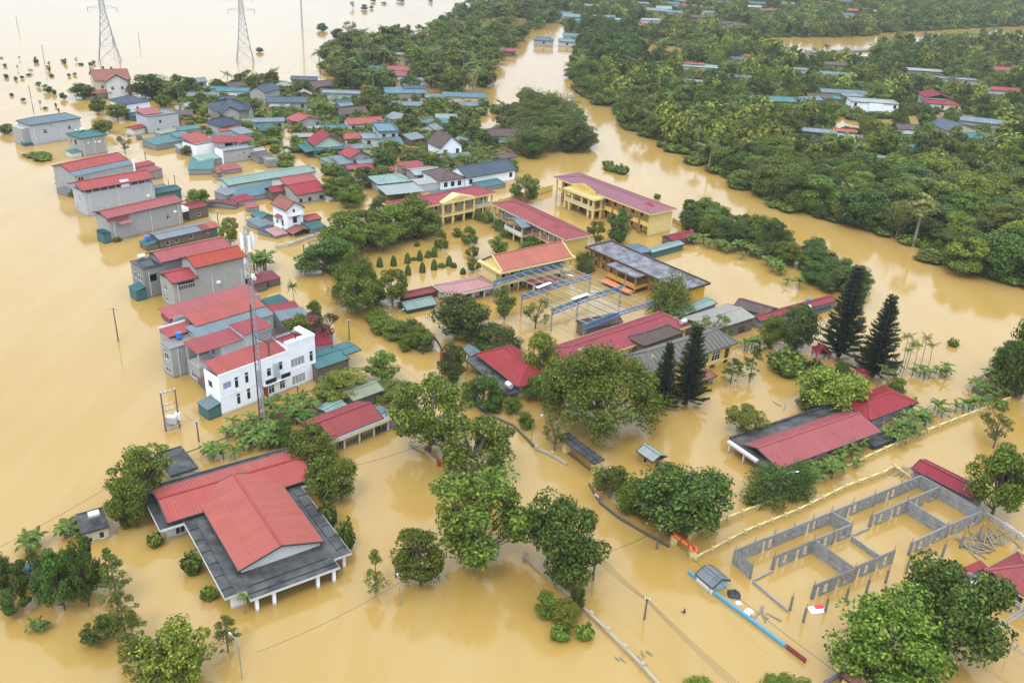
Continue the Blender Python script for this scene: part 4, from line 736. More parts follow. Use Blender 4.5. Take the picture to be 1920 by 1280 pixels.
for lb, p, q, r, z, rm, kd in (('teal gabled roof beside the white tower house', (490, 410), (513, 404), (493, 396), 1.6, 'teal', 'gy'), ('faded blue sheet roof behind the teal gable', (488, 427), (516, 420), (475, 412), 1.1, 'bgrey', 'shed'), ('red tin roof to the side of the white tower', (574, 415), (603, 409), (592, 399), 2.2, 'red', 'gx'), ('dark teal awning roof facing the white fence', (585, 431), (613, 424), (603, 412), 1.4, 'dteal', 'shed'),
      ('navy roof at the corner of the white tower house', (508, 440), (530, 432), (508, 423), 0.9, 'navy', 'shed'), ('pink porch roof under the white tower balcony', (516, 443), (540, 437), (524, 427), 0.8, 'pink', 'shed')):
    house('low_shed', lb, p, q, r, z, 'dgrey', (kd, rm, 0.6), cat='shed', group=OQ, ov=0.15)
b = house('green_hall', 'long pale green roofed hall across the old quarter', (427, 348), (593, 321), (575, 309), 2.9, 'mint', ('gx', 'pgreen', 0.8), {'l': [(2, 0.4, 1.2, 1.2, 'w')]}, ov=0.3, cat='hall')
b = house('red_roof_house', 'grey walled house with broad red roof and tiled window hoods', (555, 366), (613, 356), (605, 335), 3.0, 'grey', ('gx', 'red', 1.6), {'f': [(0.8, 0.4, 1.0, 1.2, 'v'), (3.6, 0.4, 1.0, 1.2, 'v'), (7.2, 0.4, 1.4, 1.2, 'v')]}); 
b = house('red_roof_house', 'second red roof directly behind the broad red roofed house', (540, 352), (600, 342), (588, 322), 3.4, 'dwhite', ('gx', 'rose', 1.5)); b.lean((-5, 0.5, 0.3, 5.0), 2.6, 1.0, 'gx', 'red', 'brown')
for lb, p, q, r, z, rm, kd in (('flat blue sheet roof patched with teal in the old quarter', (448, 372), (527, 358), (512, 345), 1.6, 'blue', 'shed'), ('grey sheet roof next to the pale green hall', (424, 367), (460, 355), (452, 345), 1.9, 'grey', 'shed'), ('maroon roof strip along the street edge', (440, 385), (447, 380), (421, 356), 1.3, 'maroon', 'gx'), ('crimson roof strip behind the street corner', (446, 379), (478, 372), (474, 363), 1.5, 'crimson', 'shed'), ('small crimson roof under the street trees', (465, 390), (487, 387), (482, 381), 1.3, 'rose', 'shed')):
    house('shop_roof', lb, p, q, r, z, 'dgrey', (kd, rm, 0.5), cat='shed', ov=0.15)
b = house('white_wall_house', 'house with blank white side wall and red roof', (366, 272), (420, 262), (410, 252), 4.0, 'white', ('flat', 'grey', 0.1), ov=0.05); b.roof((0.3, 1.5, b.L - 3.0, b.D + 2.5), 4.1, 'shed', 'red', 1.2, name='loft_roof')
b = house('red_awning_house', 'grey house with red awning over an open upper terrace', (447, 268), (478, 261), (470, 252), 3.4, 'lgrey', ('shed', 'red', 0.5), {'f': [(0.8, 1.4, 5.0, 1.6, 'o')]}); 
b = house('red_awning_house', 'small red awning terrace behind the blank white wall', (402, 268), (441, 266), (428, 255), 4.2, 'grey', ('shed', 'red', 0.4), {'f': [(3, 2.4, 2.6, 1.4, 'o')]})
b = house('cement_house', 'bare cement house with flat roof and white framed front', (419, 285), (475, 277), (452, 272), 4.0, 'grey', ('flat', 'grey', 0.25), {'f': [(4.9, 1.6, 0.6, 0.7, 'w'), (6.9, 2.2, 0.6, 0.9, 'w'), (8.4, 0.6, 1.0, 1.0, 'w')]}, ov=0.05); b.box('front_frame', (-0.6, 0.2, -1, 0.0, b.D - 0.2, 4.2), Wm['white'])
OL = 'small roofs of the old quarter'
for lb, p, q, r, z, rm, kd in (('teal roof with grey stripe at the street bend', (352, 318), (400, 317), (385, 299), 1.8, 'teal', 'shed'), ('green grey flat roof beside the cement house', (372, 302), (415, 296), (408, 288), 2.2, 'pgreen', 'shed'), ('small teal roof left of the white wall', (336, 279), (362, 276), (350, 271), 2.0, 'pale', 'shed'), ('teal roof with blue panels in the old quarter', (418, 262), (450, 257), (444, 247), 3.0, 'teal', 'shed'), ('grey sheet roof behind the red awning', (450, 252), (478, 248), (468, 239), 3.0, 'grey', 'shed'), ('light blue barrel roof behind the cement house', (476, 285), (500, 281), (494, 275), 2.6, 'pale', 'gx'), ('rusty brown roof beside the light blue barrel roof', (485, 297), (515, 293), (502, 284), 2.0, 'tile', 'shed'), ('grey walled hut with pale roof next to the rusty roof', (500, 302), (521, 300), (518, 294), 2.4, 'pale', 'flat'),
      ('long teal street shed at the bend', (292, 272), (345, 262), (330, 252), 2.0, 'teal', 'shed'), ('teal and blue roofs above the street bend', (332, 258), (360, 254), (356, 247), 2.6, 'teal', 'shed'), ('pale olive awning along the street wall', (300, 252), (338, 244), (332, 240), 1.8, 'olive', 'shed'), ('teal long awning behind the olive one', (338, 245), (378, 240), (372, 236), 2.2, 'teal', 'shed'), ('red roof strip under the navy hip roof', (416, 246), (447, 242), (445, 238), 2.4, 'red', 'shed'), ('rust red low roof under trees by the pale green hall', (420, 320), (455, 315), (450, 308), 1.4, 'dusty', 'shed'), ('tiny red roof by the pale green hall', (407, 325), (417, 322), (414, 318), 1.5, 'red', 'gx')):
    house('low_roof', lb, p, q, r, z, 'dgrey', (kd, rm, 0.5), cat='shed', group=OL, ov=0.15, pitch=1.2)
b = house('navy_roof_house', 'house with dark navy pyramid hip roof', (416, 238), (456, 231), (443, 219), 3.4, 'lgrey', ('hip', 'navy', 2.6), ov=0.6)
b = house('slate_roof_house', 'big house with blue slate roof and twin front gables', (407, 210), (475, 205), (458, 190), 4.2, 'grey', ('hip', 'slate', 3.2), {'f': [(2, 0.5, 1.2, 1.6, 'w'), (6, 0.5, 1.2, 1.6, 'w'), (12, 0.5, 1.6, 1.8, 'v')]}, ov=0.7)
for x0, x1 in ((1.0, 8.0), (11.0, b.L - 0.5)): b.roof((x0, -2.6, x1, 5.0), 4.2, 'gy', 'slate', 2.2, name='gable_roof'); g = MB(); g.poly((x0 + .4, -2.2, -1), (x1 - .4, -2.2, -1), (x1 - .4, -2.2, 4.1), ((x0 + x1) / 2, -2.2, 6.1), (x0 + .4, -2.2, 4.1)); b.part('gable_wall', g, Wm['grey'])
house('gable_end_house', 'grey two storey house with slate roof and bare gable end', (466, 170), (482, 160), (470, 148), 5.6, 'grey', ('gy', 'slate', 2.0), L=8, D=11, ang=-20)
b = house('cream_villa', 'cream villa with brown tile roofs and upturned porch eaves', (176, 152), (246, 149), (226, 137), 7.0, 'cream', ('gx', 'otile', 3.0), {'f': [(2, 3.6, 1.2, 1.5, 'w'), (9, 3.6, 1.2, 1.5, 'w'), (13, 3.6, 1.2, 1.5, 'w'), (4, 0.4, 1.2, 1.6, 'v')]})
b.roof((b.L - 10.5, -3.2, b.L - 1.5, 4.5), 7.0, 'gy', 'otile', 2.8, name='cross_roof'); b.walls((b.L - 10.0, -2.6, b.L - 2.0, 2), 6.9, 'dwhite', {'f': [(1.5, 3.4, 1.2, 1.6, 'w'), (5.2, 3.4, 1.2, 1.6, 'w')]}, gable=('y', 2.2), name='cross_wall'); b.roof((b.L - 3.5, -6.5, b.L + 4.5, -1.5), 3.6, 'hip', 'otile', 1.6, 2.2, name='porch_roof'); b.roof((-2, -3, 6, 0), 2.6, 'shed', 'otile', 0.8, name='side_roof'); b.cols([(b.L - 3, -6), (b.L + 4, -6)], -1, 3.6, 0.35, Wm['pyellow'])
b = house('white_cube_house', 'white house with dark slate roof in front of the villa', (236, 196), (283, 189), (270, 178), 5.4, 'white', ('hip', 'slate', 2.0), {'f': [(4, 2.6, 1.0, 1.4, 'w'), (10.5, 3.4, 0.6, 0.6, 'w')]}, ov=0.4); b.lean((-1, -5, b.L, 0.2), 1.8, 0.4, 'shed', 'dteal', 'dteal')
b = house('corner_house', 'plain grey two storey house with red roof patch at the street bend', (277, 220), (334, 212), (322, 203), 6.0, 'lgrey', ('flat', 'grey', 0.2), {'f': [(4, 3.2, 1.0, 1.2, 'w'), (3, 0.5, 0.9, 1.0, 'w'), (9, 0.5, 0.9, 1.0, 'w')]}, ov=0.05); b.roof((0.2, 2.5, b.L * 0.62, b.D + 1.5), 6.3, 'shed', 'rose', 0.8, name='loft_roof')
b = house('corner_shed', 'low red roofed porch at the foot of the grey corner house', (250, 243), (274, 238), (265, 233), 2.4, 'dwhite', ('gx', 'red', 0.6), cat='shed')
b = house('red_gable_house', 'house with steep red gable over teal verandah roofs', (588, 283), (648, 277), (628, 262), 2.6, 'dteal', ('shed', 'teal', 0.5), {'f': [(1, -0.5, 3, 2.2, 'o'), (6, 0.2, 4, 1.6, 'w')]}, ang=30, L=13, D=12)
b.walls((1.5, 3.2, b.L - 1.5, 11), 3.8, 'mint', None, 2.2, gable=('y', 2.6), name='upper_wall'); b.roof((1.0, 2.4, b.L - 1.0, 11.5), 3.6, 'gy', 'red', 3.2, name='main_roof'); b.roof((-2.6, 0.5, 1.2, 11.5), 2.2, 'shedr', 'teal', 0.6, name='side_roof')
EX = 'houses scattered in the gardens behind the school'
def far(lb, cx, cy, L, D, h, ang, wall, kind, rm, rise, group=EX, name='garden_house', extra=None, win=2, pitch=1.2, world=None):
    c = world or at(cx, cy, h + rise * 0.5); a = math.radians(ang); ux, uy = math.cos(a), math.sin(a)
    b = Bld.__new__(Bld); b.L, b.D, b.h, b.a = L, D, h, a
    o = (c.x - ux * L / 2 + uy * D / 2, c.y - uy * L / 2 - ux * D / 2)
    b.root = empty(name, (o[0], o[1], 0), a); tag(b.root, lb, 'house', group)
    ov = 0.4; slope = {'gx': D / 2, 'gy': L / 2}.get(kind); lift = rise * ov / slope if slope else 0
    wz = max(0.3, h - 2.3); op = {'f': rowop(win, L - 0.8, wz, 1.3, min(1.6, h - 0.7), 'v', 1.0), 'r': rowop(1, D - 0.8, wz, 1.0, min(1.4, h - 0.7), 'v')} if win else None
    b.walls((ov, ov, L - ov, D - ov), h + (lift - 0.06 if kind != 'flat' else -0.1), wall, op, gable=(kind[1], rise - lift - 0.1) if slope else None, shed=rise if kind == 'shed' else None)
    b.roof((0, 0, L, D), h, kind, rm, rise, pitch=pitch); return b
b = far('small red gable beside a long blue sheet roof', 665, 284, 8, 8, 2.6, 40, 'grey', 'gy', 'red', 1.8); b.lean((-8, -2, 0.5, 6), 1.6, 0.8, 'shed', 'bgrey', 'dgrey')
far('red roofed house with cream gable porch', 682, 224, 14, 8, 2.8, 25, 'dwhite', 'gx', 'red', 1.6)
b = far('narrow house with bright blue stepped sheet roofs', 722, 238, 7.5, 14, 5.0, 20, 'lgrey', 'flat', 'blue', 0.5); b.lean((-0.2, -7, 7.7, 0.1), 2.4, 0.8, 'shed', 'blue', 'lgrey')
far('pale green walled house with dark flat roof', 703, 254, 10, 9, 3.2, 20, 'mint', 'flat', 'grey', 0.3)
far('little red roofed cottage beside the pale green house', 660, 253, 7, 6, 2.2, 20, 'dwhite', 'gx', 'red', 1.3)
b = far('steep brown tiled gable house with white front', 834, 260, 9, 10, 4.0, 35, 'white', 'gy', 'tile', 3.8); b.lean((-3, -4, 11, 0), 1.4, 0.5, 'shed', 'bgrey'); 
b = far('slate roofed house with white walls behind the school', 905, 312, 20, 10, 3.4, 40, 'white', 'gx', 'slate', 2.4); b.lean((2, -5, 12, 0), 1.4, 0.4, 'shed', 'teal', 'dgrey')
b = far('house with pale green hip roof and large cream awning', 730, 331, 11, 9, 3.0, 30, 'grey', 'hip', 'pgreen', 1.4); b.lean((-0.5, -8.5, 11.5, 0.2), 2.2, 0.4, 'shed', 'pale')
b = far('white arcaded house with brown hip roof and teal yard roof', 832, 322, 9, 12, 3.2, 35, 'white', 'hy', 'tile', 1.8, win=3); b.lean((-7, 1, 0.2, 6), 2.6, 0.4, 'shed', 'pale', 'lgrey'); b.lean((-4, -6, 13, -0.5), 0.4, 0.2, 'shed', 'teal')
far('pale sheet roof beside the arcaded white house', 795, 318, 10, 8, 2.2, 30, 'grey', 'gx', 'pale', 0.8)
far('teal shed roof with dark underside in the gardens', 812, 226, 12, 6, 1.8, 10, 'brown', 'shed', 'teal', 0.6)
far('teal roofed hut beside a dark tiled hut', 837, 218, 9, 6, 1.8, 10, 'brown', 'shed', 'pgreen', 0.6)
far('dark brown hut with rusty wall behind the teal shed', 795, 220, 6, 6, 2.0, 30, 'rust', 'gx', 'tile', 1.0)
far('cream gabled house with dark roof by the bare yard', 945, 246, 13, 8, 3.0, 15, 'cream', 'gx', 'tile', 1.8); far('small teal roof at the foot of the cream gabled house', 946, 263, 6, 5, 1.6, 20, 'dgrey', 'gx', 'teal', 0.5)
far('red gable roofs beside a grey bungalow', 570, 219, 11, 9, 2.6, 40, 'grey', 'gy', 'red', 1.8); far('low red roof in front of the red gable', 558, 226, 8, 5, 1.8, 40, 'grey', 'shed', 'red', 0.6)
far('olive walled shed with blue grey roof', 502, 223, 12, 6, 3.0, 20, 'green', 'gx', 'bgrey', 0.9); far('pale olive roof near the blue grey shed', 478, 227, 10, 6, 1.6, 25, 'dgrey', 'shed', 'olive', 0.5)
b = far('dark slate roofed bungalow with white awning', 538, 185, 16, 9, 3.4, 15, 'grey', 'gx', 'slate', 1.4); b.lean((1, -4, 9, 0), 2.6, 0.3, 'shed', 'pale')
far('brown tiled house with blue tank and white dish', 660, 205, 11, 8, 2.4, 30, 'grey', 'gx', 'tile', 1.8); far('teal roof glimpsed under the garden palms', 625, 235, 9, 6, 1.6, 25, 'dgrey', 'gx', 'teal', 0.8)
far('flat grey roof and tank behind the red gable', 598, 238, 9, 6, 2.0, 25, 'dgrey', 'flat', 'grey', 0.2); far('rosy roof strip under the garden trees', 672, 310, 9, 5, 1.4, 30, 'dgrey', 'gx', 'rose', 0.7); far('grey corrugated porch beside the rosy roof strip', 690, 300, 9, 6, 1.4, 30, 'dgrey', 'gx', 'grey', 0.6); far('pinkish old roof among the garden palms', 715, 316, 8, 5, 1.4, 30, 'brown', 'gx', 'dusty', 0.8)
NB = 'houses at the edge of the northern flood'
far('white house with teal roof at the flood edge', 438, 166, 14, 8, 3.6, 10, 'white', 'gx', 'teal', 1.0, NB); far('grey tin roofed house at the flood edge', 378, 175, 12, 8, 2.4, 15, 'grey', 'gx', 'grey', 0.8, NB); far('dark tiled roof at the flood edge', 440, 157, 8, 7, 3.0, 40, 'brown', 'gx', 'tile', 1.4, NB); far('teal long roof at the flood edge', 410, 163, 12, 6, 2.4, 10, 'dwhite', 'gx', 'teal', 0.6, NB); far('slate grey flat roof beside the palms', 571, 145, 12, 8, 3.4, 5, 'grey', 'gx', 'slate', 0.8, NB); far('dark brown roof beside the palms', 600, 155, 11, 9, 3.0, 40, 'brown', 'gx', 'tile', 1.6, NB)
far('grey flat roofed shop with open front among trees', 640, 172, 17, 8, 3.4, 5, 'lgrey', 'flat', 'grey', 0.3, NB); far('small teal roofed house in the dense grove', 705, 125, 9, 7, 3.4, 5, 'lgrey', 'gx', 'teal', 0.8, NB); far('small pink roofed white house in the dense grove', 750, 127, 13, 8, 3.6, 5, 'white', 'gx', 'rose', 1.6, NB); far('red porch roof under the pink roofed house', 748, 139, 9, 5, 2.0, 5, 'brown', 'shed', 'red', 0.7, NB); far('long blue grey roof in the dense grove', 780, 147, 18, 8, 2.6, 10, 'dwhite', 'gx', 'bgrey', 0.8, NB); far('blue sheet roof below the grove', 760, 169, 19, 9, 2.4, 15, 'dgrey', 'shed', 'blue', 0.9, NB); far('slate roof behind the blue sheet roof', 775, 162, 10, 7, 3.2, 15, 'dgrey', 'gx', 'slate', 0.9, NB); far('pale flat roof at the grove top', 755, 101, 12, 8, 3.2, 5, 'grey', 'flat', 'pale', 0.3, NB)
far('teal tiled roof half hidden by palms', 755, 192, 17, 9, 2.4, 10, 'dgrey', 'gx', 'bgrey', 0.9, NB); far('rounded light blue roof half hidden by trees', 815, 178, 9, 8, 2.2, 10, 'dgrey', 'gx', 'bgrey', 0.9, NB); far('blue roofed shed with cream gable', 872, 176, 20, 9, 2.6, 5, 'cream', 'gx', 'blue', 1.2, NB); far('red and brown roofs by the river mouth', 945, 92, 14, 9, 3.0, 5, 'brown', 'gx', 'dusty', 1.2, NB)
RB = 'small houses in the woods across the river'
for lb, cx, cy, L, D, h, ang, wall, kd, rm, rise in (
    ('teal roofed house with grey ridge across the river', 1467, 184, 17, 10, 3.0, 0, 'dteal', 'gx', 'teal', 1.4), ('grey roof cluster across the river', 1515, 183, 12, 9, 2.6, 20, 'brown', 'gx', 'bgrey', 1.0), ('brown tiled roof amid the grey roof cluster', 1535, 178, 12, 8, 2.8, 0, 'brown', 'gx', 'tile', 1.2), ('blue grey long roof above the white bungalow', 1580, 170, 24, 10, 2.8, 0, 'grey', 'gx', 'bgrey', 1.0), ('tin roof next to the blue grey long roof', 1600, 176, 12, 9, 2.6, 0, 'grey', 'hip', 'grey', 1.0), ('teal roof beside the tin roofs', 1557, 181, 9, 8, 2.6, 0, 'grey', 'gx', 'teal', 0.9),
    ('small pale roofed hut with white posts', 1496, 128, 13, 8, 3.2, 0, 'dwhite', 'gx', 'bgrey', 0.6), ('brown roofed house by the bright pool', 1565, 118, 14, 9, 3.0, 0, 'dgrey', 'gx', 'tile', 1.2), ('pair of grey roofs below the bright pool', 1570, 137, 22, 10, 3.0, -8, 'dgrey', 'gx', 'bgrey', 1.0), ('pale grey roofs among the right hand palms', 1732, 130, 20, 9, 3.0, -5, 'dgrey', 'gx', 'pale', 0.8), ('white tank topped flat roof among palms', 1780, 146, 16, 8, 2.8, -5, 'dwhite', 'flat', 'grey', 0.3), ('grey flat roofed block among palms', 1808, 148, 14, 8, 4.0, -5, 'grey', 'flat', 'grey', 0.3),
    ('red and violet roof at the forest edge', 1883, 128, 14, 9, 3.0, -5, 'dwhite', 'gx', 'rose', 1.6), ('orange red roof pair beside a white dish', 1885, 166, 16, 8, 2.8, -5, 'dwhite', 'gx', 'red', 1.2), ('grey roof hidden left of the orange roofs', 1868, 174, 9, 6, 2.2, -5, 'dgrey', 'gx', 'grey', 0.6),
    ('grey and brown roofed huts below the flooded lane', 1700, 236, 10, 8, 2.4, 0, 'brown', 'gx', 'tile', 1.4), ('pale sheet roof in front of the brown hut', 1703, 247, 9, 6, 2.0, 0, 'grey', 'gx', 'pale', 0.7), ('big slate grey roof with yellow gable', 1785, 232, 16, 14, 3.0, 20, 'cream', 'gy', 'slate', 2.4), ('pale blue long roof beside the slate grey roof', 1843, 224, 22, 10, 2.6, -20, 'grey', 'gx', 'bgrey', 1.2), ('teal pyramid roof by the slate grey roof', 1838, 252, 12, 10, 2.2, 0, 'dgrey', 'hip', 'teal', 1.6),
    ('rusty roof strip beside a yellow pool', 1583, 243, 10, 6, 2.2, -5, 'dgrey', 'gx', 'orange', 0.6), ('grey roofed shed by the yellow pool', 1535, 243, 14, 8, 2.8, -10, 'dteal', 'gx', 'grey', 0.7), ('pale roofed shed by the yellow pool', 1598, 254, 12, 7, 2.0, -10, 'grey', 'gx', 'pale', 0.7), ('tiny teal roof deep in the wood', 1710, 272, 6, 5, 2.0, 0, 'dgrey', 'gx', 'teal', 0.7), ('weathered pale roof deep in the wood', 1664, 295, 8, 6, 2.2, 0, 'dgrey', 'gx', 'pale', 0.7),
    ('teal shed with pinkish roof part near the embankment', 1308, 122, 22, 9, 3.0, -4, 'dwhite', 'gx', 'pgreen', 1.0), ('rose roof behind the teal shed', 1297, 118, 14, 6, 4.0, -4, 'dwhite', 'gx', 'rose', 0.6), ('dark house with salmon gable', 1390, 108, 16, 9, 3.4, 20, 'pink' if False else 'rust', 'gx', 'slate', 1.2), ('salmon gable roof at the dark house end', 1402, 104, 8, 9, 3.6, 20, 'dwhite', 'gx', 'red', 1.6), ('small pale teal roof below the salmon gable', 1398, 143, 12, 7, 2.4, 0, 'dgrey', 'gx', 'bgrey', 0.7), ('light grey roof beside the small palms', 1295, 150, 12, 7, 2.2, -5, 'dgrey', 'gx', 'grey', 0.7), ('dark grey huts half hidden at the wood edge', 1420, 182, 13, 8, 2.4, -15, 'dgrey', 'gx', 'slate', 0.8)):
    far(lb, cx, cy, L, D, h, ang, wall, kd, rm, rise, RB, 'woodland_house', win=1, pitch=1.6)
b = far('white bungalow with flat roof and dark windows across the river', 1637, 187, 22, 11, 5.0, -4, 'white', 'hip', 'pale', 0.8, RB, win=3); b.box('porch', (8, -1.2, 0, 14, 0.4, 4.6), Wm['white'])
b = far('house with stacked crimson roofs across the river', 1765, 190, 17, 9, 3.6, -8, 'dwhite', 'hip', 'crimson', 1.2, RB, win=3); b.roof((1, 5, 14, 20), 5.2, 'gy', 'crimson', 2.0, name='rear_roof'); b.walls((1.6, 6, 13.4, 19.5), 5.1, 'dwhite', None, name='rear_wall')
TV = 'distant village houses at the top of the wood'
rr = random.Random(21); cols = ['bgrey', 'teal', 'grey', 'blue', 'red', 'tile', 'pale', 'slate', 'pgreen', 'crimson']; nmz = {'bgrey': 'blue grey', 'teal': 'teal', 'grey': 'light grey', 'blue': 'blue', 'red': 'red', 'tile': 'brown tiled', 'pale': 'pale', 'slate': 'slate', 'pgreen': 'pale green', 'crimson': 'crimson'}
for cx, cy, w, rm in ((1060, 24, 12, 'teal'), (1072, 29, 14, 'bgrey'), (1100, 38, 16, 'teal'), (1130, 30, 20, 'blue'), (1150, 35, 14, 'pale'), (1190, 45, 14, 'red'), (1188, 40, 8, 'crimson'), (1220, 36, 16, 'pale'), (1232, 18, 18, 'bgrey'), (1245, 14, 14, 'pale'), (1200, 5, 16, 'bgrey'), (1260, 5, 14, 'teal'), (1300, 10, 22, 'red'), (1275, 0, 14, 'grey'), (1350, 3, 30, 'bgrey'), (1420, 5, 20, 'teal'), (1415, 12, 14, 'pale'), (1446, 18, 20, 'red'), (1480, 6, 16, 'bgrey'), (1098, 68, 12, 'red'), (1065, 75, 12, 'bgrey'), (1075, 66, 14, 'teal'), (1020, 72, 13, 'blue'), (1160, 42, 16, 'bgrey'), (1265, 22, 14, 'blue'), (1330, 22, 12, 'bgrey'), (1598, 18, 14, 'red'), (1594, 27, 12, 'bgrey'), (1640, 20, 10, 'pale'), (1385, 45, 12, 'tile'), (1365, 42, 14, 'tile'), (1008, 20, 10, 'tile'), (1510, 25, 12, 'grey'), (1548, 4, 14, 'red'), (1585, 2, 16, 'teal'), (1305, 30, 14, 'tile'), (985, 45, 14, 'tile'), (1110, 10, 14, 'bgrey')):
    kd = rr.choice(('gx', 'gx', 'hip', 'shed')); far('small %s roofed house in the distant village above the wood' % nmz[rm], cx, cy, w, rr.uniform(7, 9), rr.uniform(2.6, 4.2), rr.uniform(-12, 15), rr.choice(('dwhite', 'grey', 'lgrey', 'brown')), kd, rm, rr.uniform(0.7, 1.6), TV, 'village_house', win=1, pitch=0)
# ------------------------------------------------------------------ vegetation prototypes (nominal size: 10 m tall, 9 m wide)
def leafmesh(name, C, N, size, rng, mat, aspect=0.55, sub=None):
    """C centres, N leaf normals; one folded rhombus per leaf"""
    n = len(C); t = rng.normal(size=(n, 3)); a = np.cross(N, t); a /= np.linalg.norm(a, axis=1)[:, None] + 1e-9
    b = np.cross(N, a); b /= np.linalg.norm(b, axis=1)[:, None] + 1e-9
    s = (size * rng.uniform(0.65, 1.35, n))[:, None]
    V = np.stack([C - a * s, C - b * s * aspect, C + a * s, C + b * s * aspect], 1)
    return meshquads(name, V.reshape(-1, 3), mat)
def meshquads(name, V, mat):
    n = len(V) // 4; me = bpy.data.meshes.new(name); me.vertices.add(n * 4); me.vertices.foreach_set('co', V.astype(np.float32).ravel())
    me.loops.add(n * 4); me.loops.foreach_set('vertex_index', np.arange(n * 4, dtype=np.int32)); me.polygons.add(n)
    me.polygons.foreach_set('loop_start', np.arange(0, n * 4, 4, dtype=np.int32)); me.polygons.foreach_set('loop_total', np.full(n, 4, np.int32))
    me.materials.append(mat); me.update(calc_edges=True); return me
def clusters(shape, n, rng):
    out = []
    while len(out) < n:
        p = rng.uniform(-1, 1, 3); r = np.linalg.norm(p)
        if shape in ('round', 'open', 'dome'):
            if r > 1 or r < (0.45 if shape != 'open' else 0.35): continue
            if shape == 'dome' and p[2] < -0.45: continue
            z = {'round': 5.2 + p[2] * 4.0, 'open': 5.6 + p[2] * 3.8, 'dome': 4.2 + p[2] * 5.0}[shape]; out.append((p[0] * 3.7, p[1] * 3.7, z))
        elif shape == 'tall':
            if r > 1 or r < 0.3: continue
            out.append((p[0] * 3.2, p[1] * 3.2, 5.1 + p[2] * 4.4))
        elif shape == 'cone':
            z = (p[2] + 1) / 2; rr = 3.9 * (1 - z) ** 0.8 + 0.25
            if math.hypot(p[0], p[1]) > 1: continue
            out.append((p[0] * rr, p[1] * rr, 1.3 + z * 8.4))
        elif shape == 'spread':
            if math.hypot(p[0], p[1]) > 1: continue
            out.append((p[0] * 4.2, p[1] * 4.2, 3.6 + 5.6 * math.sqrt(max(0, 1 - p[0] ** 2 - p[1] ** 2)) * rng.uniform(0.45, 1.0) - 2.4 * (math.hypot(p[0], p[1]) ** 2) * rng.uniform(0.1, 1)))
    return np.array(out)
def make_tree(shape, seed, ncl, per, leaf, crad, mat='mid', bark='bark', trunk_r=0.26, aspect=0.55, droop=0.0):
    rng = np.random.default_rng(seed); cl = clusters(shape, ncl, rng)
    # lumpiness: pull clusters into a few lobes
    lob = cl[rng.choice(len(cl), max(5, ncl // 8), replace=False)]
    k = np.argmin(((cl[:, None] - lob[None]) ** 2).sum(2), 1); cl = cl * 0.66 + lob[k] * 0.34; far_ = rng.random(len(cl)) < 0.12; cl[far_, :2] *= 1.16
    rad = crad * rng.uniform(0.65, 1.35, len(cl))
    idx = np.repeat(np.arange(len(cl)), per); d = rng.normal(size=(len(idx), 3)); d /= np.linalg.norm(d, axis=1)[:, None]
    d[:, 2] = np.abs(d[:, 2]) * np.where(rng.random(len(d)) < 0.72, 1, -1)
    C = cl[idx] + d * (rad[idx] * rng.uniform(0.55, 1.08, len(idx)) ** 0.7)[:, None] * np.array([1, 1, 0.72])
    C[:, 2] -= droop * rng.random(len(idx)) * rad[idx]
    N = d * 0.8 + np.array([0, 0, 0.3]) + rng.normal(size=d.shape) * 0.5; N /= np.linalg.norm(N, axis=1)[:, None]
    crown = leafmesh('crown', C, N, leaf, rng, LEAF[mat], aspect)
    tb = MB(); top = cl[np.argmax(cl[:, 2])]; mid = np.array([top[0] * 0.3, top[1] * 0.3, 5.5])
    if shape == 'cone': tb.tube([(0, 0, -2), (0, 0, 3), (0.05, 0, 7), (0, 0, 9.8)], [trunk_r, trunk_r * 0.8, trunk_r * 0.4, 0.03], 6)
    else: tb.tube([(0, 0, -2), (0.1, 0, 1.5), (mid[0] * .5, mid[1] * .5, 3.2), tuple(mid), tuple(top)], [trunk_r, trunk_r * 0.85, trunk_r * 0.7, trunk_r * 0.45, 0.05], 7)
    for j in rng.choice(len(cl), min(len(cl), 26), replace=False):
        c = cl[j]; zb = min(max(1.6, c[2] * 0.45), 5.5) if shape != 'cone' else c[2] - 0.1; s0 = np.array([mid[0] * 0.4, mid[1] * 0.4, zb]) if shape != 'cone' else np.array([0, 0, zb])
        m = (s0 + c) / 2 + np.array([0, 0, -0.35 if shape != 'cone' else 0.1]); tb.tube([tuple(s0), tuple(m), tuple(c)], [trunk_r * 0.42, trunk_r * 0.25, 0.03], 5, cap=False)
    return tb.mesh('trunk', X[bark]), crown
PROTO = {
 'round': [make_tree('round', s, 84, 170, 0.17, 1.1) for s in (1, 2, 3)], 'dome': [make_tree('dome', s, 76, 160, 0.17, 1.12) for s in (4, 5)],
 'open': [make_tree('open', s, 56, 170, 0.165, 0.95, bark='lbark') for s in (6, 7, 17)], 'tall': [make_tree('tall', s, 70, 150, 0.17, 0.95) for s in (8, 9)],
 'spread': [make_tree('spread', s, 200, 150, 0.135, 1.0, aspect=0.4, droop=0.7) for s in (10, 11)], 'meta': [make_tree('cone', s, 60, 60, 0.17, 0.55, 'olive', trunk_r=0.16, aspect=0.35) for s in (12, 13)],
 'sparse': [make_tree('open', s, 24, 70, 0.17, 0.75, 'olive', trunk_r=0.18) for s in (14, 15)],
 'far': [make_tree('round', s, 34, 75, 0.33, 1.35) for s in (20, 21, 22, 25)], 'fartall': [make_tree('tall', s, 34, 72, 0.33, 1.2) for s in (23, 24)],
}
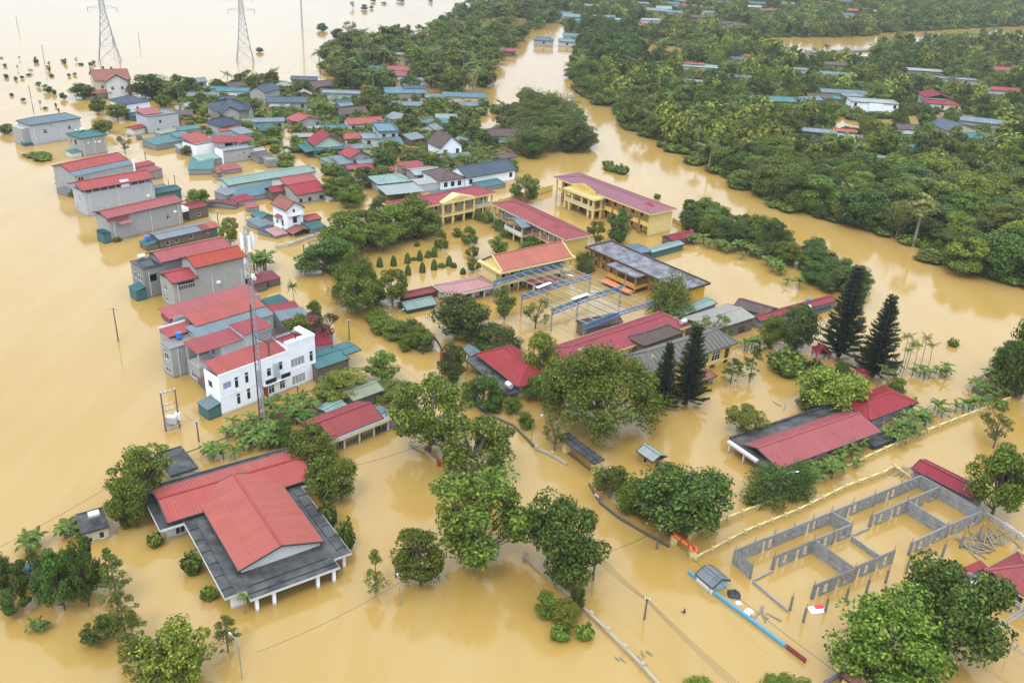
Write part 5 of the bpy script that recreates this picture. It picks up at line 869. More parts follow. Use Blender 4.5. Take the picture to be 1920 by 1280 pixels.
def frond(L, n, droop, w, rng, lift):
    """feather frond along +x, drooping; returns quads"""
    q = []; prev = None
    for k in range(n + 1):
        t = k / n; x = L * t * (1 - 0.18 * t * droop); z = lift * L * t - droop * L * 0.55 * t * t; p = np.array([x, 0, z])
        if prev is not None:
            ww = w * math.sin(math.pi * min(0.96, 0.12 + 0.88 * t)) ** 0.7; d = (p - prev)
            for sg in (-1, 1):
                tip = prev + np.array([d[0] * 1.3, sg * ww, d[2] - ww * 0.45]); q += [prev, prev + d * 0.75, tip + d * 0.25, tip]
        prev = p
    return np.array(q)
def rotz(V, a): c, s = math.cos(a), math.sin(a); return V @ np.array([[c, s, 0], [-s, c, 0], [0, 0, 1]])
def make_palm(seed, h=8.5, nf=18, L=3.6, mat='palm', w=0.75, trunk_r=0.17, n=12):
    rng = np.random.default_rng(seed); lean = rng.uniform(-1, 1, 2) * 0.9; top = np.array([lean[0], lean[1], h]); Q = []
    for k in range(nf):
        el = rng.uniform(0.0, 1.0); f = frond(L * rng.uniform(0.85, 1.1), n, 0.45 + 0.75 * (1 - el), w, rng, 0.75 * el + 0.02); Q.append(rotz(f, 2.4 * k + rng.uniform(-.3, .3)) + top)
    t = MB(); t.tube([(0, 0, -2), (lean[0] * 0.1, lean[1] * 0.1, h * 0.35), (lean[0] * 0.5, lean[1] * 0.5, h * 0.7), tuple(top)], [trunk_r * 1.3, trunk_r, trunk_r * 0.9, trunk_r * 0.8], 7)
    return t.mesh('trunk', X['lbark']), meshquads('crown', np.concatenate(Q), LEAF[mat])
def make_fan(seed, h=8.0):
    rng = np.random.default_rng(seed); Q = []; top = np.array([0, 0, h])
    for k in range(22):
        a = 2.4 * k; el = rng.uniform(-0.5, 1.2); d = np.array([math.cos(a) * math.cos(el), math.sin(a) * math.cos(el), math.sin(el)]); c = top + d * 1.1; sd = np.cross(d, [0, 0, 1]); sd /= np.linalg.norm(sd) + 1e-9; up = np.cross(sd, d)
        for j in range(11):
            t = (j - 5) / 5 * 1.5; v = d * math.cos(t) + sd * math.sin(t); tip = c + v * 1.15 - np.array([0, 0, 0.35 * abs(t)]); e = (sd * math.cos(t) - d * math.sin(t)) * 0.12; Q += [c, c + v * 0.6 - e, tip, c + v * 0.6 + e]
        Q += [top - sd * 0.04, top + sd * 0.04, c + sd * 0.04, c - sd * 0.04]
    t = MB(); t.tube([(0, 0, -2), (0, 0, h)], [0.22, 0.17], 7); return t.mesh('trunk', X['lbark']), meshquads('crown', np.array(Q), LEAF['yellow'])
def make_bamboo(seed):
    rng = np.random.default_rng(seed); Q = []; t = MB()
    for k in range(16):
        a = rng.uniform(0, 6.28); r = rng.uniform(0, 1.0); b = np.array([math.cos(a) * r, math.sin(a) * r, -1.5]); out = np.array([math.cos(a), math.sin(a), 0]) * rng.uniform(0.8, 3.4); hh = rng.uniform(7.5, 10)
        pts = [b + out * (s ** 2.2) + np.array([0, 0, (hh + 1.5) * (s - 0.12 * s ** 3)]) for s in (0, 0.35, 0.7, 1.0)]; t.tube([tuple(p) for p in pts], [0.06, 0.05, 0.035, 0.01], 4, cap=False)
        for j in range(75):
            s = rng.uniform(0.3, 1.0); c = b + out * (s ** 2.2) + np.array([0, 0, (hh + 1.5) * (s - 0.12 * s ** 3)]) + rng.normal(size=3) * 0.45; d = rng.normal(size=3); d[2] = -abs(d[2]) * 0.6; d /= np.linalg.norm(d); e = np.cross(d, rng.normal(size=3)); e /= np.linalg.norm(e); Q += [c, c + d * 0.25 + e * 0.08, c + d * 0.6, c + d * 0.25 - e * 0.08]
    return t.mesh('culm', X['lbark']), meshquads('foliage', np.array(Q), LEAF['olive'])
def make_pine(seed):
    """tiered columnar pine, 10 m nominal, 4 m wide"""
    rng = np.random.default_rng(seed); Q = []; t = MB(); t.tube([(0, 0, -2), (0, 0, 5), (0, 0, 10)], [0.2, 0.13, 0.02], 6)
    z = 0.6
    while z < 9.8:
        rr = 2.1 * (1 - z / 10.2) ** 0.85 + 0.12; nb = 7 if z < 8 else 5; a0 = rng.uniform(0, 6)
        for k in range(nb):
            a = a0 + k * 6.283 / nb + rng.uniform(-.15, .15); L = rr * rng.uniform(0.75, 1.12); m = max(4, int(L * 6))
            for j in range(m):
                s = (j + 0.5) / m; c = np.array([math.cos(a) * L * s, math.sin(a) * L * s, z + 0.28 * L * s * s - 0.12 * L * s]); d = np.array([math.cos(a), math.sin(a), 0.35]); sd = np.array([-math.sin(a), math.cos(a), 0])
                for sg in (-1, 1):
                    for _ in range(4):
                        tip = c + d * 0.26 + sd * sg * rng.uniform(0.12, 0.36) + np.array([0, 0, rng.uniform(-0.02, 0.25)]); Q += [c, c + d * 0.15, tip, c + sd * sg * 0.12]
        z += 0.42 + 0.1 * rng.random()
    return t.mesh('trunk', X['bark']), meshquads('foliage', np.array(Q), LEAF['pine'])
def make_weep(seed):
    t, c = make_tree('dome', seed, 60, 90, 0.27, 1.2, aspect=0.25, droop=2.4); return t, c
def make_bush(seed, n=1500, leaf=0.2, top=1.0):
    """clipped or loose shrub, 2 m wide and tall, sitting on the water"""
    rng = np.random.default_rng(seed); d = rng.normal(size=(n, 3)); d /= np.linalg.norm(d, axis=1)[:, None]; d[:, 2] = d[:, 2] * 0.5 + 0.5; C = d * np.array([1, 1, 2.0]) * (rng.uniform(0.55, 1.0, n) ** 0.4)[:, None]
    ph = np.arctan2(C[:, 1], C[:, 0]); lump = 1 + 0.22 * np.sin(ph * 3 + seed) * np.cos(C[:, 2] * 3.1 + seed) + 0.16 * np.sin(ph * 7 + seed * 2) + rng.normal(size=n) * 0.07; C[:, :2] *= lump[:, None]; C[:, 2] *= 0.9 * lump
    N = d + rng.normal(size=d.shape) * 0.5 + [0, 0, .3]; N /= np.linalg.norm(N, axis=1)[:, None]; b = MB(); b.tube([(0, 0, -1), (0, 0, 0.8)], [0.08, 0.05], 5)
    for k in range(6): b.tube([(0, 0, 0.2), (math.cos(k) * 0.5, math.sin(k) * 0.5, 1.0)], [0.04, 0.01], 4, cap=False)
    return b.mesh('stem', X['bark']), leafmesh('foliage', C, N, leaf, rng, LEAF['mid'])
def make_cone(seed):
    rng = np.random.default_rng(seed); n = 1900; z = rng.random(n) ** 1.2; a = rng.uniform(0, 6.283, n); r = (1 - z ** 2.6) ** 0.6 * rng.uniform(0.86, 1.02, n); C = np.stack([np.cos(a) * r, np.sin(a) * r, z * 2.0 - 0.1], 1); N = np.stack([np.cos(a), np.sin(a), z * 1.2], 1) + rng.normal(size=(n, 3)) * 0.35; N /= np.linalg.norm(N, axis=1)[:, None]
    b = MB(); b.tube([(0, 0, -1), (0, 0, 1.2)], [0.08, 0.04], 5); return b.mesh('stem', X['bark']), leafmesh('foliage', C, N, 0.13, rng, LEAF['dark'])
PROTO.update(palm=[make_palm(s) for s in (31, 32, 33)], farpalm=[make_palm(s, 9, 13, 4.0, 'palm', 0.9, 0.2, 7) for s in (34, 35)], areca=[make_palm(s, 7.5, 9, 2.3, 'palm', 0.6, 0.09) for s in (36, 37)], fan=[make_fan(s) for s in (38, 39)], bamboo=[make_bamboo(s) for s in (40, 41)], pine=[make_pine(s) for s in (42, 43)], weep=[make_weep(s) for s in (44, 45)], bush=[make_bush(s) for s in (46, 47, 48)], cone=[make_cone(49)])
NAMES = {'round': 'broadleaf_tree', 'dome': 'broadleaf_tree', 'open': 'open_crowned_tree', 'tall': 'tall_tree', 'spread': 'spreading_tree', 'meta': 'feathery_conifer', 'sparse': 'thin_tree', 'far': 'garden_tree', 'fartall': 'upright_tree', 'palm': 'coconut_palm', 'farpalm': 'coconut_palm', 'areca': 'areca_palm', 'fan': 'fan_palm', 'bamboo': 'bamboo_clump', 'pine': 'column_pine', 'weep': 'weeping_tree', 'bush': 'bush', 'cone': 'clipped_cone_shrub'}
CATS = {'palm': 'palm', 'farpalm': 'palm', 'areca': 'palm', 'fan': 'palm', 'bamboo': 'bamboo', 'bush': 'bush', 'cone': 'shrub', 'pine': 'pine'}
PARTN = {'bamboo': ('culm', 'foliage'), 'pine': ('trunk', 'foliage'), 'bush': ('stem', 'foliage'), 'cone': ('stem', 'foliage')}
TREES = []
_ext = {}
def extent(c):
    if c.name not in _ext:
        v = np.empty(len(c.vertices) * 3, np.float32); c.vertices.foreach_get('co', v); v = v.reshape(-1, 3); q = np.percentile(v, (1, 99), axis=0); _ext[c.name] = (max(q[1][0] - q[0][0], q[1][1] - q[0][1]), float(np.percentile(v[:, 2], 99.5)))
    return _ext[c.name]
def plant(kind, P, hgt, wid, leaf, label, group=None, rz=None):
    t, c = PROTO[kind][R.randrange(len(PROTO[kind]))]; nomw, nomh = extent(c); sink = 0.0 if kind in ('pine', 'bush', 'cone', 'palm', 'farpalm', 'areca', 'fan', 'bamboo', 'meta', 'sparse') else 0.13; hgt *= 1 + sink
    o = empty(NAMES[kind], (P.x, P.y, -hgt * sink / (1 + sink)), R.uniform(0, 6.28) if rz is None else rz); s = (wid / nomw, wid / nomw, hgt / nomh); o.scale = s
    a, b = PARTN.get(kind, ('trunk', 'crown')); put(a, t, o); put(b, c, o, mat=LEAF[leaf] if leaf else None)
    tag(o, label, CATS.get(kind, 'tree'), group); TREES.append((P.x, P.y, wid / 2)); return o
def hero(kind, bx, by, ty, wpx, leaf, label, group=None):
    P = at(bx, by); h = max(0.7, height(bx, by, ty)); w = wpx / ppm(bx, by)
    if kind in ('round', 'dome', 'open', 'tall', 'spread', 'weep', 'far', 'fartall'):       # a round crown seen from above shows its far rim over its top
        t = CAM_H / math.hypot(P.x, P.y); q = (w / 2 * t) ** 2; h = max(0.45 * h, (1.1 * h - math.sqrt(max(0.0, 1.21 * h * h - 0.4 * (h * h - q)))) / 0.2)
    return plant(kind, P, h, w * 1.02, leaf, label, group)
# ------------------------------------------------------------------ single trees read off the picture: kind, base x, base y, top y, width, leaf
for a in (
 ('open', 905, 1050, 872, 180, 'mid', 'large light green tree with airy crown beside the road junction'), ('tall', 790, 1095, 985, 78, 'mid', 'narrow green tree standing alone in the flooded square'), ('round', 1052, 1085, 925, 135, 'dark', 'dense dark tree leaning over the road wall by a utility pole'),
 ('open', 884, 895, 770, 132, 'mid', 'open crowned tree overhanging the red gate posts'), ('open', 803, 845, 706, 128, 'mid', 'tall airy tree beside the crimson roofed cream building'), ('spread', 1122, 800, 635, 198, 'mid', 'huge feathery spreading tree in front of the rose roofed hall'), ('spread', 1022, 745, 690, 80, 'dark', 'dark feathery tree joined to the left of the huge spreading tree'),
 ('dome', 1276, 992, 868, 160, 'dark', 'broad dark tree between guard house and red banner gate'), ('round', 1195, 960, 895, 75, 'mid', 'rounded tree at the wall beside the broad dark tree'), ('open', 1142, 935, 866, 62, 'mid', 'small tree behind the curved street lamp'), ('open', 1395, 815, 760, 72, 'light', 'yellow green tree at the clinic entrance'),
 ('weep', 1435, 935, 862, 95, 'dark', 'drooping dark mango tree before the clinic'), ('weep', 1487, 925, 862, 62, 'dark', 'smaller drooping dark tree beside the lamp post'), ('dome', 1555, 770, 690, 112, 'light', 'bright green round tree behind the clinic'), ('round', 1513, 768, 730, 40, 'mid', 'small green tree at the clinic back wall'),
 ('round', 1655, 1265, 1105, 195, 'mid', 'big bright green tree in front of the unfinished walls'), ('round', 1765, 1225, 1050, 195, 'dark', 'big darker tree behind the bright green one by the steel frames'), ('round', 1860, 965, 838, 105, 'mid', 'leafy green tree beside the maroon shed'), ('sparse', 1863, 840, 772, 62, 'olive', 'thin olive tree in the flooded lane'),
 ('tall', 340, 1285, 1150, 120, 'light', 'yellow green upright tree in open water'), ('meta', 428, 1222, 1155, 50, 'olive', 'thin conifer next to a lamp in open water'), ('meta', 705, 1110, 1034, 46, 'olive', 'lone thin conifer near the hall'), ('open', 268, 940, 832, 105, 'mid', 'leafy tree behind the corner of the culture hall'), ('round', 248, 978, 892, 70, 'mid', 'round tree against the left wall of the culture hall'),
 ('dome', 580, 880, 797, 82, 'mid', 'rounded green tree between hall and crimson roofed building'), ('dome', 622, 938, 852, 84, 'mid', 'rounded green tree hugging the hall wing'), ('dome', 535, 835, 785, 40, 'dark', 'dark small tree behind the hall roof'), ('open', 716, 712, 660, 60, 'mid', 'green street tree below the utility wires'), ('open', 640, 745, 690, 85, 'light', 'pale green tree next to the white house'), ('dome', 735, 745, 712, 75, 'mid', 'flat topped tree over the olive roof'), ('open', 612, 752, 715, 50, 'olive', 'small olive tree near the white house'),
 ('dome', 907, 763, 697, 66, 'dark', 'round dark tree beside the red roofed gate house'), ('tall', 848, 718, 645, 48, 'blue', 'dark columnar tree by the school gate sign'), ('round', 960, 775, 744, 34, 'mid', 'small tree below the red roofed gate house'), ('round', 925, 768, 750, 36, 'dark', 'low dark tree at the street fence'), ('sparse', 1040, 845, 785, 50, 'olive', 'thin olive tree behind the fence by the portal'), ('round', 1010, 720, 625, 62, 'light', 'bright lime tree left of the rose roofed hall'), ('dome', 985, 800, 770, 30, 'mid', 'low leafy shrub tree at the street fence corner'),
 ('dome', 862, 632, 555, 98, 'dark', 'dense round tree in front of the pale green shed'), ('dome', 930, 652, 606, 84, 'dark', 'round tree behind the arched school gate'), ('open', 735, 572, 508, 62, 'mid', 'tree beside the maroon walkway'), ('spread', 668, 570, 470, 80, 'mid', 'feathery tall tree at the school yard edge'), ('dome', 612, 508, 440, 100, 'dark', 'dense dark tree at the school corner by the street'), ('sparse', 1003, 616, 560, 48, 'olive', 'thin half bare tree under the steel frame'), ('open', 945, 598, 535, 40, 'olive', 'gnarled tree in front of the school annex'),
 ('open', 985, 382, 327, 52, 'olive', 'airy tree behind the dusty red roof'), ('tall', 1160, 456, 390, 40, 'blue', 'tall trimmed tree before the mauve roofed block'), ('open', 1117, 458, 415, 32, 'mid', 'small tree beside the tall trimmed tree'), ('weep', 1252, 595, 512, 92, 'mid', 'weeping green tree against the ochre block'), ('weep', 1097, 510, 470, 34, 'dark', 'dark weeping tree at the ochre block end'), ('open', 935, 478, 443, 36, 'mid', 'tree at the corner of the salmon roofed block'), ('open', 886, 484, 460, 24, 'olive', 'small dry tree in the school courtyard'), ('open', 888, 508, 485, 26, 'mid', 'bushy tree behind the pink annex'), ('sparse', 1330, 640, 590, 70, 'mid', 'thin tree in front of the beige roofed store'),
 ('dome', 827, 468, 432, 24, 'mid', 'small lollipop tree in the courtyard'), ('dome', 880, 458, 425, 28, 'mid', 'small tree with crooked trunk in the courtyard'), ('dome', 858, 442, 427, 22, 'mid', 'tiny leafy tree near the lettered pediment'),
 ('round', 1490, 655, 568, 75, 'blue', 'dark bushy tree beside the crimson strip roof'), ('round', 1445, 650, 590, 45, 'mid', 'green tree beside the banana plants'), ('round', 1905, 745, 588, 95, 'dark', 'dark tree at the river end of the yellow fence'), ('dome', 1895, 700, 640, 60, 'dark', 'lower limb of dark foliage beside the river tree'), ('round', 1440, 470, 408, 52, 'dark', 'dark rounded tree on the river bank spit'),
 ('round', 1080, 1145, 1100, 30, 'dark', 'low tree trapped by the road wall'), ('dome', 1025, 1150, 1103, 46, 'mid', 'half drowned green tree beside the road wall'), ('dome', 1060, 1165, 1120, 50, 'light', 'half drowned pale tree next to the green one'), ('dome', 1310, 1300, 1265, 60, 'light', 'leafy tree top rising by the lower road wires'), ('dome', 1480, 1300, 1262, 90, 'mid', 'leafy tree tops near the blue wall end'),
 ('round', 373, 395, 355, 42, 'mid', 'round green street tree beside the faded red roof'), ('open', 432, 462, 410, 36, 'light', 'light street tree behind the telecom mast'), ('round', 193, 250, 225, 36, 'mid', 'round tree at the far end of the street'), ('sparse', 235, 288, 255, 30, 'olive', 'thin street tree near the drowned car'), ('round', 285, 185, 138, 72, 'dark', 'dense dark tree behind the white slate roofed house'), ('round', 221, 225, 195, 40, 'mid', 'green tree before the cream villa'), ('dome', 155, 184, 158, 44, 'dark', 'dark tree left of the cream villa'), ('round', 185, 215, 185, 30, 'mid', 'tree below the cream villa balcony'), ('open', 560, 655, 590, 55, 'mid', 'leafy bush tree behind the street end roofs'), ('sparse', 612, 645, 583, 55, 'brown', 'brown leaved tree leaning over the flooded street'), ('dome', 590, 610, 565, 34, 'mid', 'small tree behind the crimson awning'),
 ('round', 15, 250, 232, 26, 'mid', 'tree clump in open water left of the row'), ('round', 130, 400, 378, 1, 'mid', 'x')):
    if a[5 + 1] != 'x': hero(*a)
g = 'pines in the school park'
for a, l in (((1240, 765, 645, 46), 'slender dark column pine before the grey tiled villa'), ((1287, 756, 612, 62), 'tall dark column pine touching the villa roof'), ((1572, 668, 503, 72), 'tall dark pine by the park pavilion'), ((1637, 705, 558, 66), 'dark pine near the fallen fence behind the clinic')): hero('pine', *a, None, l, g)
for a, l in (((1405, 716, 648, 40), 'young speckled conifer beside the villa arch'), ((1370, 718, 672, 40), 'short conifer by the villa arch')): hero('meta', *a, 'dark', l)
g = 'dark trees on the flooded lower left corner'
for bx, by, ty, w, k, lf in ((70, 1125, 1040, 60, 'open', 'dark'), (122, 1142, 1030, 78, 'round', 'dark'), (168, 1135, 1010, 62, 'round', 'dark'), (12, 1105, 1042, 52, 'round', 'dark'), (30, 1150, 1100, 50, 'open', 'dark'), (145, 1100, 1045, 50, 'dome', 'dark'), (195, 1198, 1150, 66, 'open', 'dark'), (95, 1090, 1050, 50, 'open', 'mid')): hero(k, bx, by, ty, w, lf, 'dark green tree in the clump around the white kiosk', g)
g = 'feathery conifers in a line beside the dark clump'
for bx, by, ty, w in ((222, 1135, 1040, 58), (207, 1098, 1030, 40), (238, 1205, 1110, 68), (258, 1240, 1150, 55), (268, 1290, 1195, 66)): hero('meta', bx, by, ty, w, 'olive', 'feathery olive conifer in the line next to the dark tree clump', g)
g = 'school yard tree row'
for bx, by, ty, w, k in ((645, 460, 396, 78, 'round'), (690, 455, 390, 84, 'round'), (735, 448, 385, 80, 'round'), (778, 442, 370, 90, 'round'), (660, 480, 420, 60, 'open'), (712, 470, 415, 62, 'open'), (802, 435, 395, 50, 'dome'), (640, 500, 455, 60, 'dome'), (672, 590, 515, 70, 'open'), (690, 560, 520, 60, 'dome')): hero(k, bx, by, ty, w, 'mid', 'leafy tree in the row screening the school courtyard from the street', g)
g = 'hedge of small trees along the street wall'
for bx, by, ty, w in ((720, 618, 590, 50), (745, 632, 598, 52), (770, 640, 600, 46), (790, 655, 615, 44), (705, 600, 575, 40), (880, 745, 715, 30), (845, 690, 655, 34), (760, 655, 625, 30)): hero('dome', bx, by, ty, w, 'mid', 'small leafy tree in the hedge along the street side school wall', g)
g = 'willowy shrubs before the back school block'
for bx, by, ty, w in ((940, 428, 408, 44), (958, 444, 422, 40), (915, 415, 395, 34), (1000, 462, 440, 40), (985, 470, 452, 30), (895, 408, 392, 30)): hero('weep', bx, by, ty, w, 'mid', 'willowy green shrub tree before the back school galleries', g)
g = 'clipped cones in the school courtyard'
for bx, by in ((738, 498), (764, 493), (787, 488), (814, 481), (765, 515), (792, 510), (814, 505), (842, 498), (712, 500)): hero('cone', bx, by, by - 19, 11.5, None, 'clipped dark green cone shrub standing in the flooded courtyard', g)
g = 'low clipped domes in the school courtyard'
for bx, by, w, h in ((782, 461, 10, 5), (803, 477, 10, 5), (828, 500, 15, 4), (851, 501, 11, 6), (868, 513, 11, 8), (802, 482, 13, 3), (776, 487, 12, 2), (760, 536, 9, 6)): hero('cone', bx, by, by - h - 3, w, None, 'low clipped dome shrub barely above the courtyard water', g)
for a, l in (((617, 985, 942, 30), 'pointed dark shrub beside the hall wing pillar'), ((650, 1027, 978, 30), 'pointed dark shrub at the hall corner'), ((362, 1073, 1037, 32), 'dark round shrub alone left of the hall'), ((1474, 698, 658, 62), 'large round mound bush in the park'), ((1524, 707, 675, 32), 'round bush by the small red pavilion')): hero('bush', *a, 'dark' if a[3] < 40 else 'mid', l)
g = 'half drowned shrubs in open water'
for bx, by, w, h in ((292, 1022, 26, 22), (392, 1120, 28, 18), (1095, 1192, 34, 18), (1050, 1195, 34, 20), (80, 300, 30, 8), (70, 293, 40, 6), (220, 452, 14, 6), (1786, 648, 18, 12), (1165, 325, 26, 16), (1140, 312, 20, 10), (1232, 372, 12, 8), (1150, 320, 30, 8), (117, 348, 20, 16), (145, 368, 22, 14), (1875, 765, 22, 14), (1190, 1110, 1, 1)): 
    if w > 1: hero('bush', bx, by, by - h, w, 'mid', 'half drowned green shrub poking out of the open flood water', g)
g = 'specks of shrubs and graves in the far left flood'
rr = random.Random(3)
for bx, by in ((37, 112), (68, 118), (92, 122), (118, 117), (143, 117), (152, 122), (170, 125), (176, 120), (9, 125), (33, 131), (53, 142), (42, 148), (30, 150), (92, 133), (122, 120), (58, 136), (193, 128), (209, 130), (97, 144), (12, 146), (44, 190), (75, 198), (105, 200), (110, 208), (85, 205), (130, 144), (140, 142), (66, 112), (3, 110), (22, 180)): hero(rr.choice(('bush', 'sparse', 'far', 'fartall')), bx, by, by - rr.uniform(2.5, 10), rr.uniform(3.5, 9), rr.choice(('blue', 'olive', 'brown', 'dark')), 'small drowned shrub in the far left flood beyond the villa', g)
g = 'lone trees in the northern flood'
for bx, by, ty, w, k in ((604, 58, 44, 20, 'round'), (635, 73, 54, 24, 'round'), (487, 98, 89, 13, 'round'), (662, 16, 3, 10, 'sparse'), (684, 19, 9, 16, 'far'), (697, 17, 11, 8, 'far'), (746, 52, 45, 9, 'far'), (766, 53, 46, 8, 'far'), (785, 55, 46, 12, 'far'), (700, 4, -3, 10, 'far'), (752, 4, -4, 16, 'far'), (807, 5, -2, 9, 'far'), (720, 8, 4, 10, 'far'), (600, 124, 118, 10, 'far'), (652, 74, 40, 28, 'sparse')): hero(k, bx, by, ty, w, 'olive' if k == 'sparse' else 'dark', 'lone tree standing in the open flood north of the town', g)

# ------------------------------------------------------------------ banana plants: every leaf a part
def banana_leaf(seed):
    rng = random.Random(seed); q = MB(); n = 6; pts = []
    for k in range(n + 1):
        t = k / n; pts.append((1.9 * t * (1 - 0.15 * t), 1.5 * t - 1.45 * t * t, 0.30 * math.sin(math.pi * min(0.97, 0.08 + 0.9 * t)) ** 0.6))
    for k in range(n):
        (x0, z0, w0), (x1, z1, w1) = pts[k], pts[k + 1]; j = rng.uniform(-.04, .04)
        q.poly((x0, 0, z0), (x1, 0, z1), (x1 + j, w1, z1 - 0.12 * w1 / 0.3), (x0, w0, z0 - 0.12 * w0 / 0.3)); q.poly((x1, 0, z1), (x0, 0, z0), (x0, -w0, z0 - 0.12 * w0 / 0.3), (x1 - j, -w1, z1 - 0.12 * w1 / 0.3))
    return q.mesh('leaf', LEAF['banana'])
BLEAF = [banana_leaf(s) for s in (1, 2, 3)]
_bs = MB(); _bs.tube([(0, 0, -1.2), (0, 0, 0.8), (0, 0, 1.5)], [0.13, 0.11, 0.06], 6); BSTEM = _bs.mesh('stem', X['lbark'])
NBAN = [0]
def banana(P, s, label, group, nl=9):
    if NBAN[0] >= 295: return
    NBAN[0] += 1; o = empty('banana_plant', (P.x, P.y, 0), R.uniform(0, 6.28)); o.scale = (s, s, s); tag(o, label, 'banana plant', group); put('stem', BSTEM, o)
    for k in range(nl):
        l = put('leaf', BLEAF[k % 3], o, (0, 0, 1.3 + 0.02 * k), 2.4 * k + R.uniform(-.3, .3)); l.rotation_euler[1] = R.uniform(-0.55, 0.35); c = R.uniform(0.8, 1.2); l.scale = (c, c, c)
def bananas(pts, n, jit, s, label, group):
    for i in range(n):
        t = R.random() * (len(pts) - 1); k = min(int(t), len(pts) - 2); f = t - k
        P = at(pts[k][0] + (pts[k + 1][0] - pts[k][0]) * f, pts[k][1] + (pts[k + 1][1] - pts[k][1]) * f); P.x += R.gauss(0, jit); P.y += R.gauss(0, jit); banana(P, s * R.uniform(0.8, 1.25), label, group)
bananas([(1440, 925), (1490, 912), (1560, 885), (1625, 845)], 26, 1.0, 1.0, 'banana plant between clinic wall and yellow fence', 'bananas behind the yellow fence')
bananas([(1665, 830), (1700, 812), (1780, 775), (1880, 742)], 34, 1.3, 1.0, 'banana plant along the river end of the yellow fence', 'bananas at the river end')
bananas([(1800, 735), (1850, 725), (1885, 720)], 12, 1.4, 1.0, 'banana plant on the flooded river point', 'bananas on the river point')
bananas([(500, 790), (540, 775), (575, 785)], 22, 1.3, 1.15, 'banana plant below the telecom mast', 'bananas around the mast')
bananas([(378, 858), (430, 850), (500, 835), (525, 815)], 24, 1.1, 1.0, 'banana plant behind the hall roof', 'bananas behind the hall'); bananas([(420, 820), (450, 812), (480, 800)], 9, 0.7, 0.8, 'half drowned banana plant along the cable line', 'bananas along the cable line')
bananas([(55, 1035), (70, 1018), (140, 1000), (150, 1015)], 12, 0.7, 0.9, 'banana plant beside the tiny cream outhouse', 'bananas by the outhouse'); bananas([(50, 1185), (85, 1178)], 5, 0.3, 0.6, 'drowned banana leaves floating near the corner', 'floating bananas')
bananas([(1295, 455), (1340, 465), (1400, 480), (1450, 505), (1500, 545)], 34, 1.6, 1.15, 'banana plant fringing the courtyard pond', 'bananas round the pond'); bananas([(1405, 650), (1420, 655)], 5, 0.8, 1.2, 'banana plant beside the villa corner', 'bananas at the villa'); bananas([(1690, 700), (1720, 705), (1760, 700)], 10, 1.4, 0.9, 'half drowned banana plant near the areca palms', 'bananas near the arecas'); bananas([(485, 500), (500, 505)], 5, 0.7, 1.5, 'palm like banana plant beside the mast head', 'bananas by the street')
for bx, by, ty in ((1670, 690, 628), (1688, 700, 620), (1700, 690, 635), (1712, 695, 640), (1725, 688, 625), (1740, 690, 640), (1690, 710, 650), (1640, 735, 680), (1655, 740, 690)): hero('areca', bx, by, ty, 24, 'palm', 'slim areca palm in the cluster behind the park pines', 'areca palms')
for a, l in (((460, 1150, 1112, 26), 'small palm at the hall front corner'), ((625, 1082, 1068, 20), 'small palm beside the hall porch'), ((555, 600, 525, 22), 'papaya like palm on the street verge')): hero('palm', *a, 'palm', l)

# ------------------------------------------------------------------ groves: scattered over plan areas, kept clear of houses and water
FOOT = []
for o in list(COL.objects):
    if o.parent is None and o.type == 'EMPTY' and o.get('category') in ('house', 'shed', 'hall', 'school', 'office', 'clinic', 'storehouse', 'outhouse', 'garage', 'walkway'):
        ws = [c for c in o.children if c.type == 'MESH']; m = Matrix.Translation(o.location) @ Matrix.Rotation(o.rotation_euler.z, 4, 'Z'); bb = [Vector(p) for c in ws for p in c.bound_box]
        FOOT.append((m.inverted(), min(p.x for p in bb), max(p.x for p in bb), min(p.y for p in bb), max(p.y for p in bb)))
FC = [((m.inverted() @ Vector(((x0 + x1) / 2, (y0 + y1) / 2, 0))), math.hypot(x1 - x0, y1 - y0) / 2) for m, x0, x1, y0, y1 in FOOT]
GRID = {}
for i_, (c, r) in enumerate(FC):
    for gx in range(int((c.x - r - 4) // 20), int((c.x + r + 4) // 20) + 1):
        for gy in range(int((c.y - r - 4) // 20), int((c.y + r + 4) // 20) + 1): GRID.setdefault((gx, gy), []).append(i_)
FM = [(m[0][0], m[0][1], m[0][3], m[1][0], m[1][1], m[1][3]) for m, *_ in FOOT]
def inhouse(x, y, pad):
    for i in GRID.get((int(x // 20), int(y // 20)), ()):
        a, b, c, d, e, f = FM[i]; _, x0, x1, y0, y1 = FOOT[i]; px = a * x + b * y + c; py = d * x + e * y + f
        if x0 - pad < px < x1 + pad and y0 - pad < py < y1 + pad: return True
    return False
def blocked(x, y, pad, look):
    if inhouse(x, y, pad): return True
    l = math.hypot(x, y); d = 3.0
    while d < look:
        if inhouse(x + x / l * d, y + y / l * d, 0.5): return True
        d += 3.0
    return False
def lowfac(x, y, lo=0.34, reach=26):
    """orchard planting stays low on the valley side of a house"""
    l = math.hypot(x, y); d = 3.0; reach = max(reach, min(75, 0.085 * l))
    while d < reach:
        if inhouse(x + x / l * d, y + y / l * d, 0.5): return lo + (1 - lo) * d / reach * 0.6
        d += 4.5
    return 1.0
def inpoly(x, y, P):
    r = False; j = len(P) - 1
    for i in range(len(P)):
        if (P[i].y > y) != (P[j].y > y) and x < (P[j].x - P[i].x) * (y - P[i].y) / (P[j].y - P[i].y) + P[i].x: r = not r
        j = i
    return r
def area(px): return [at(*p) for p in px]
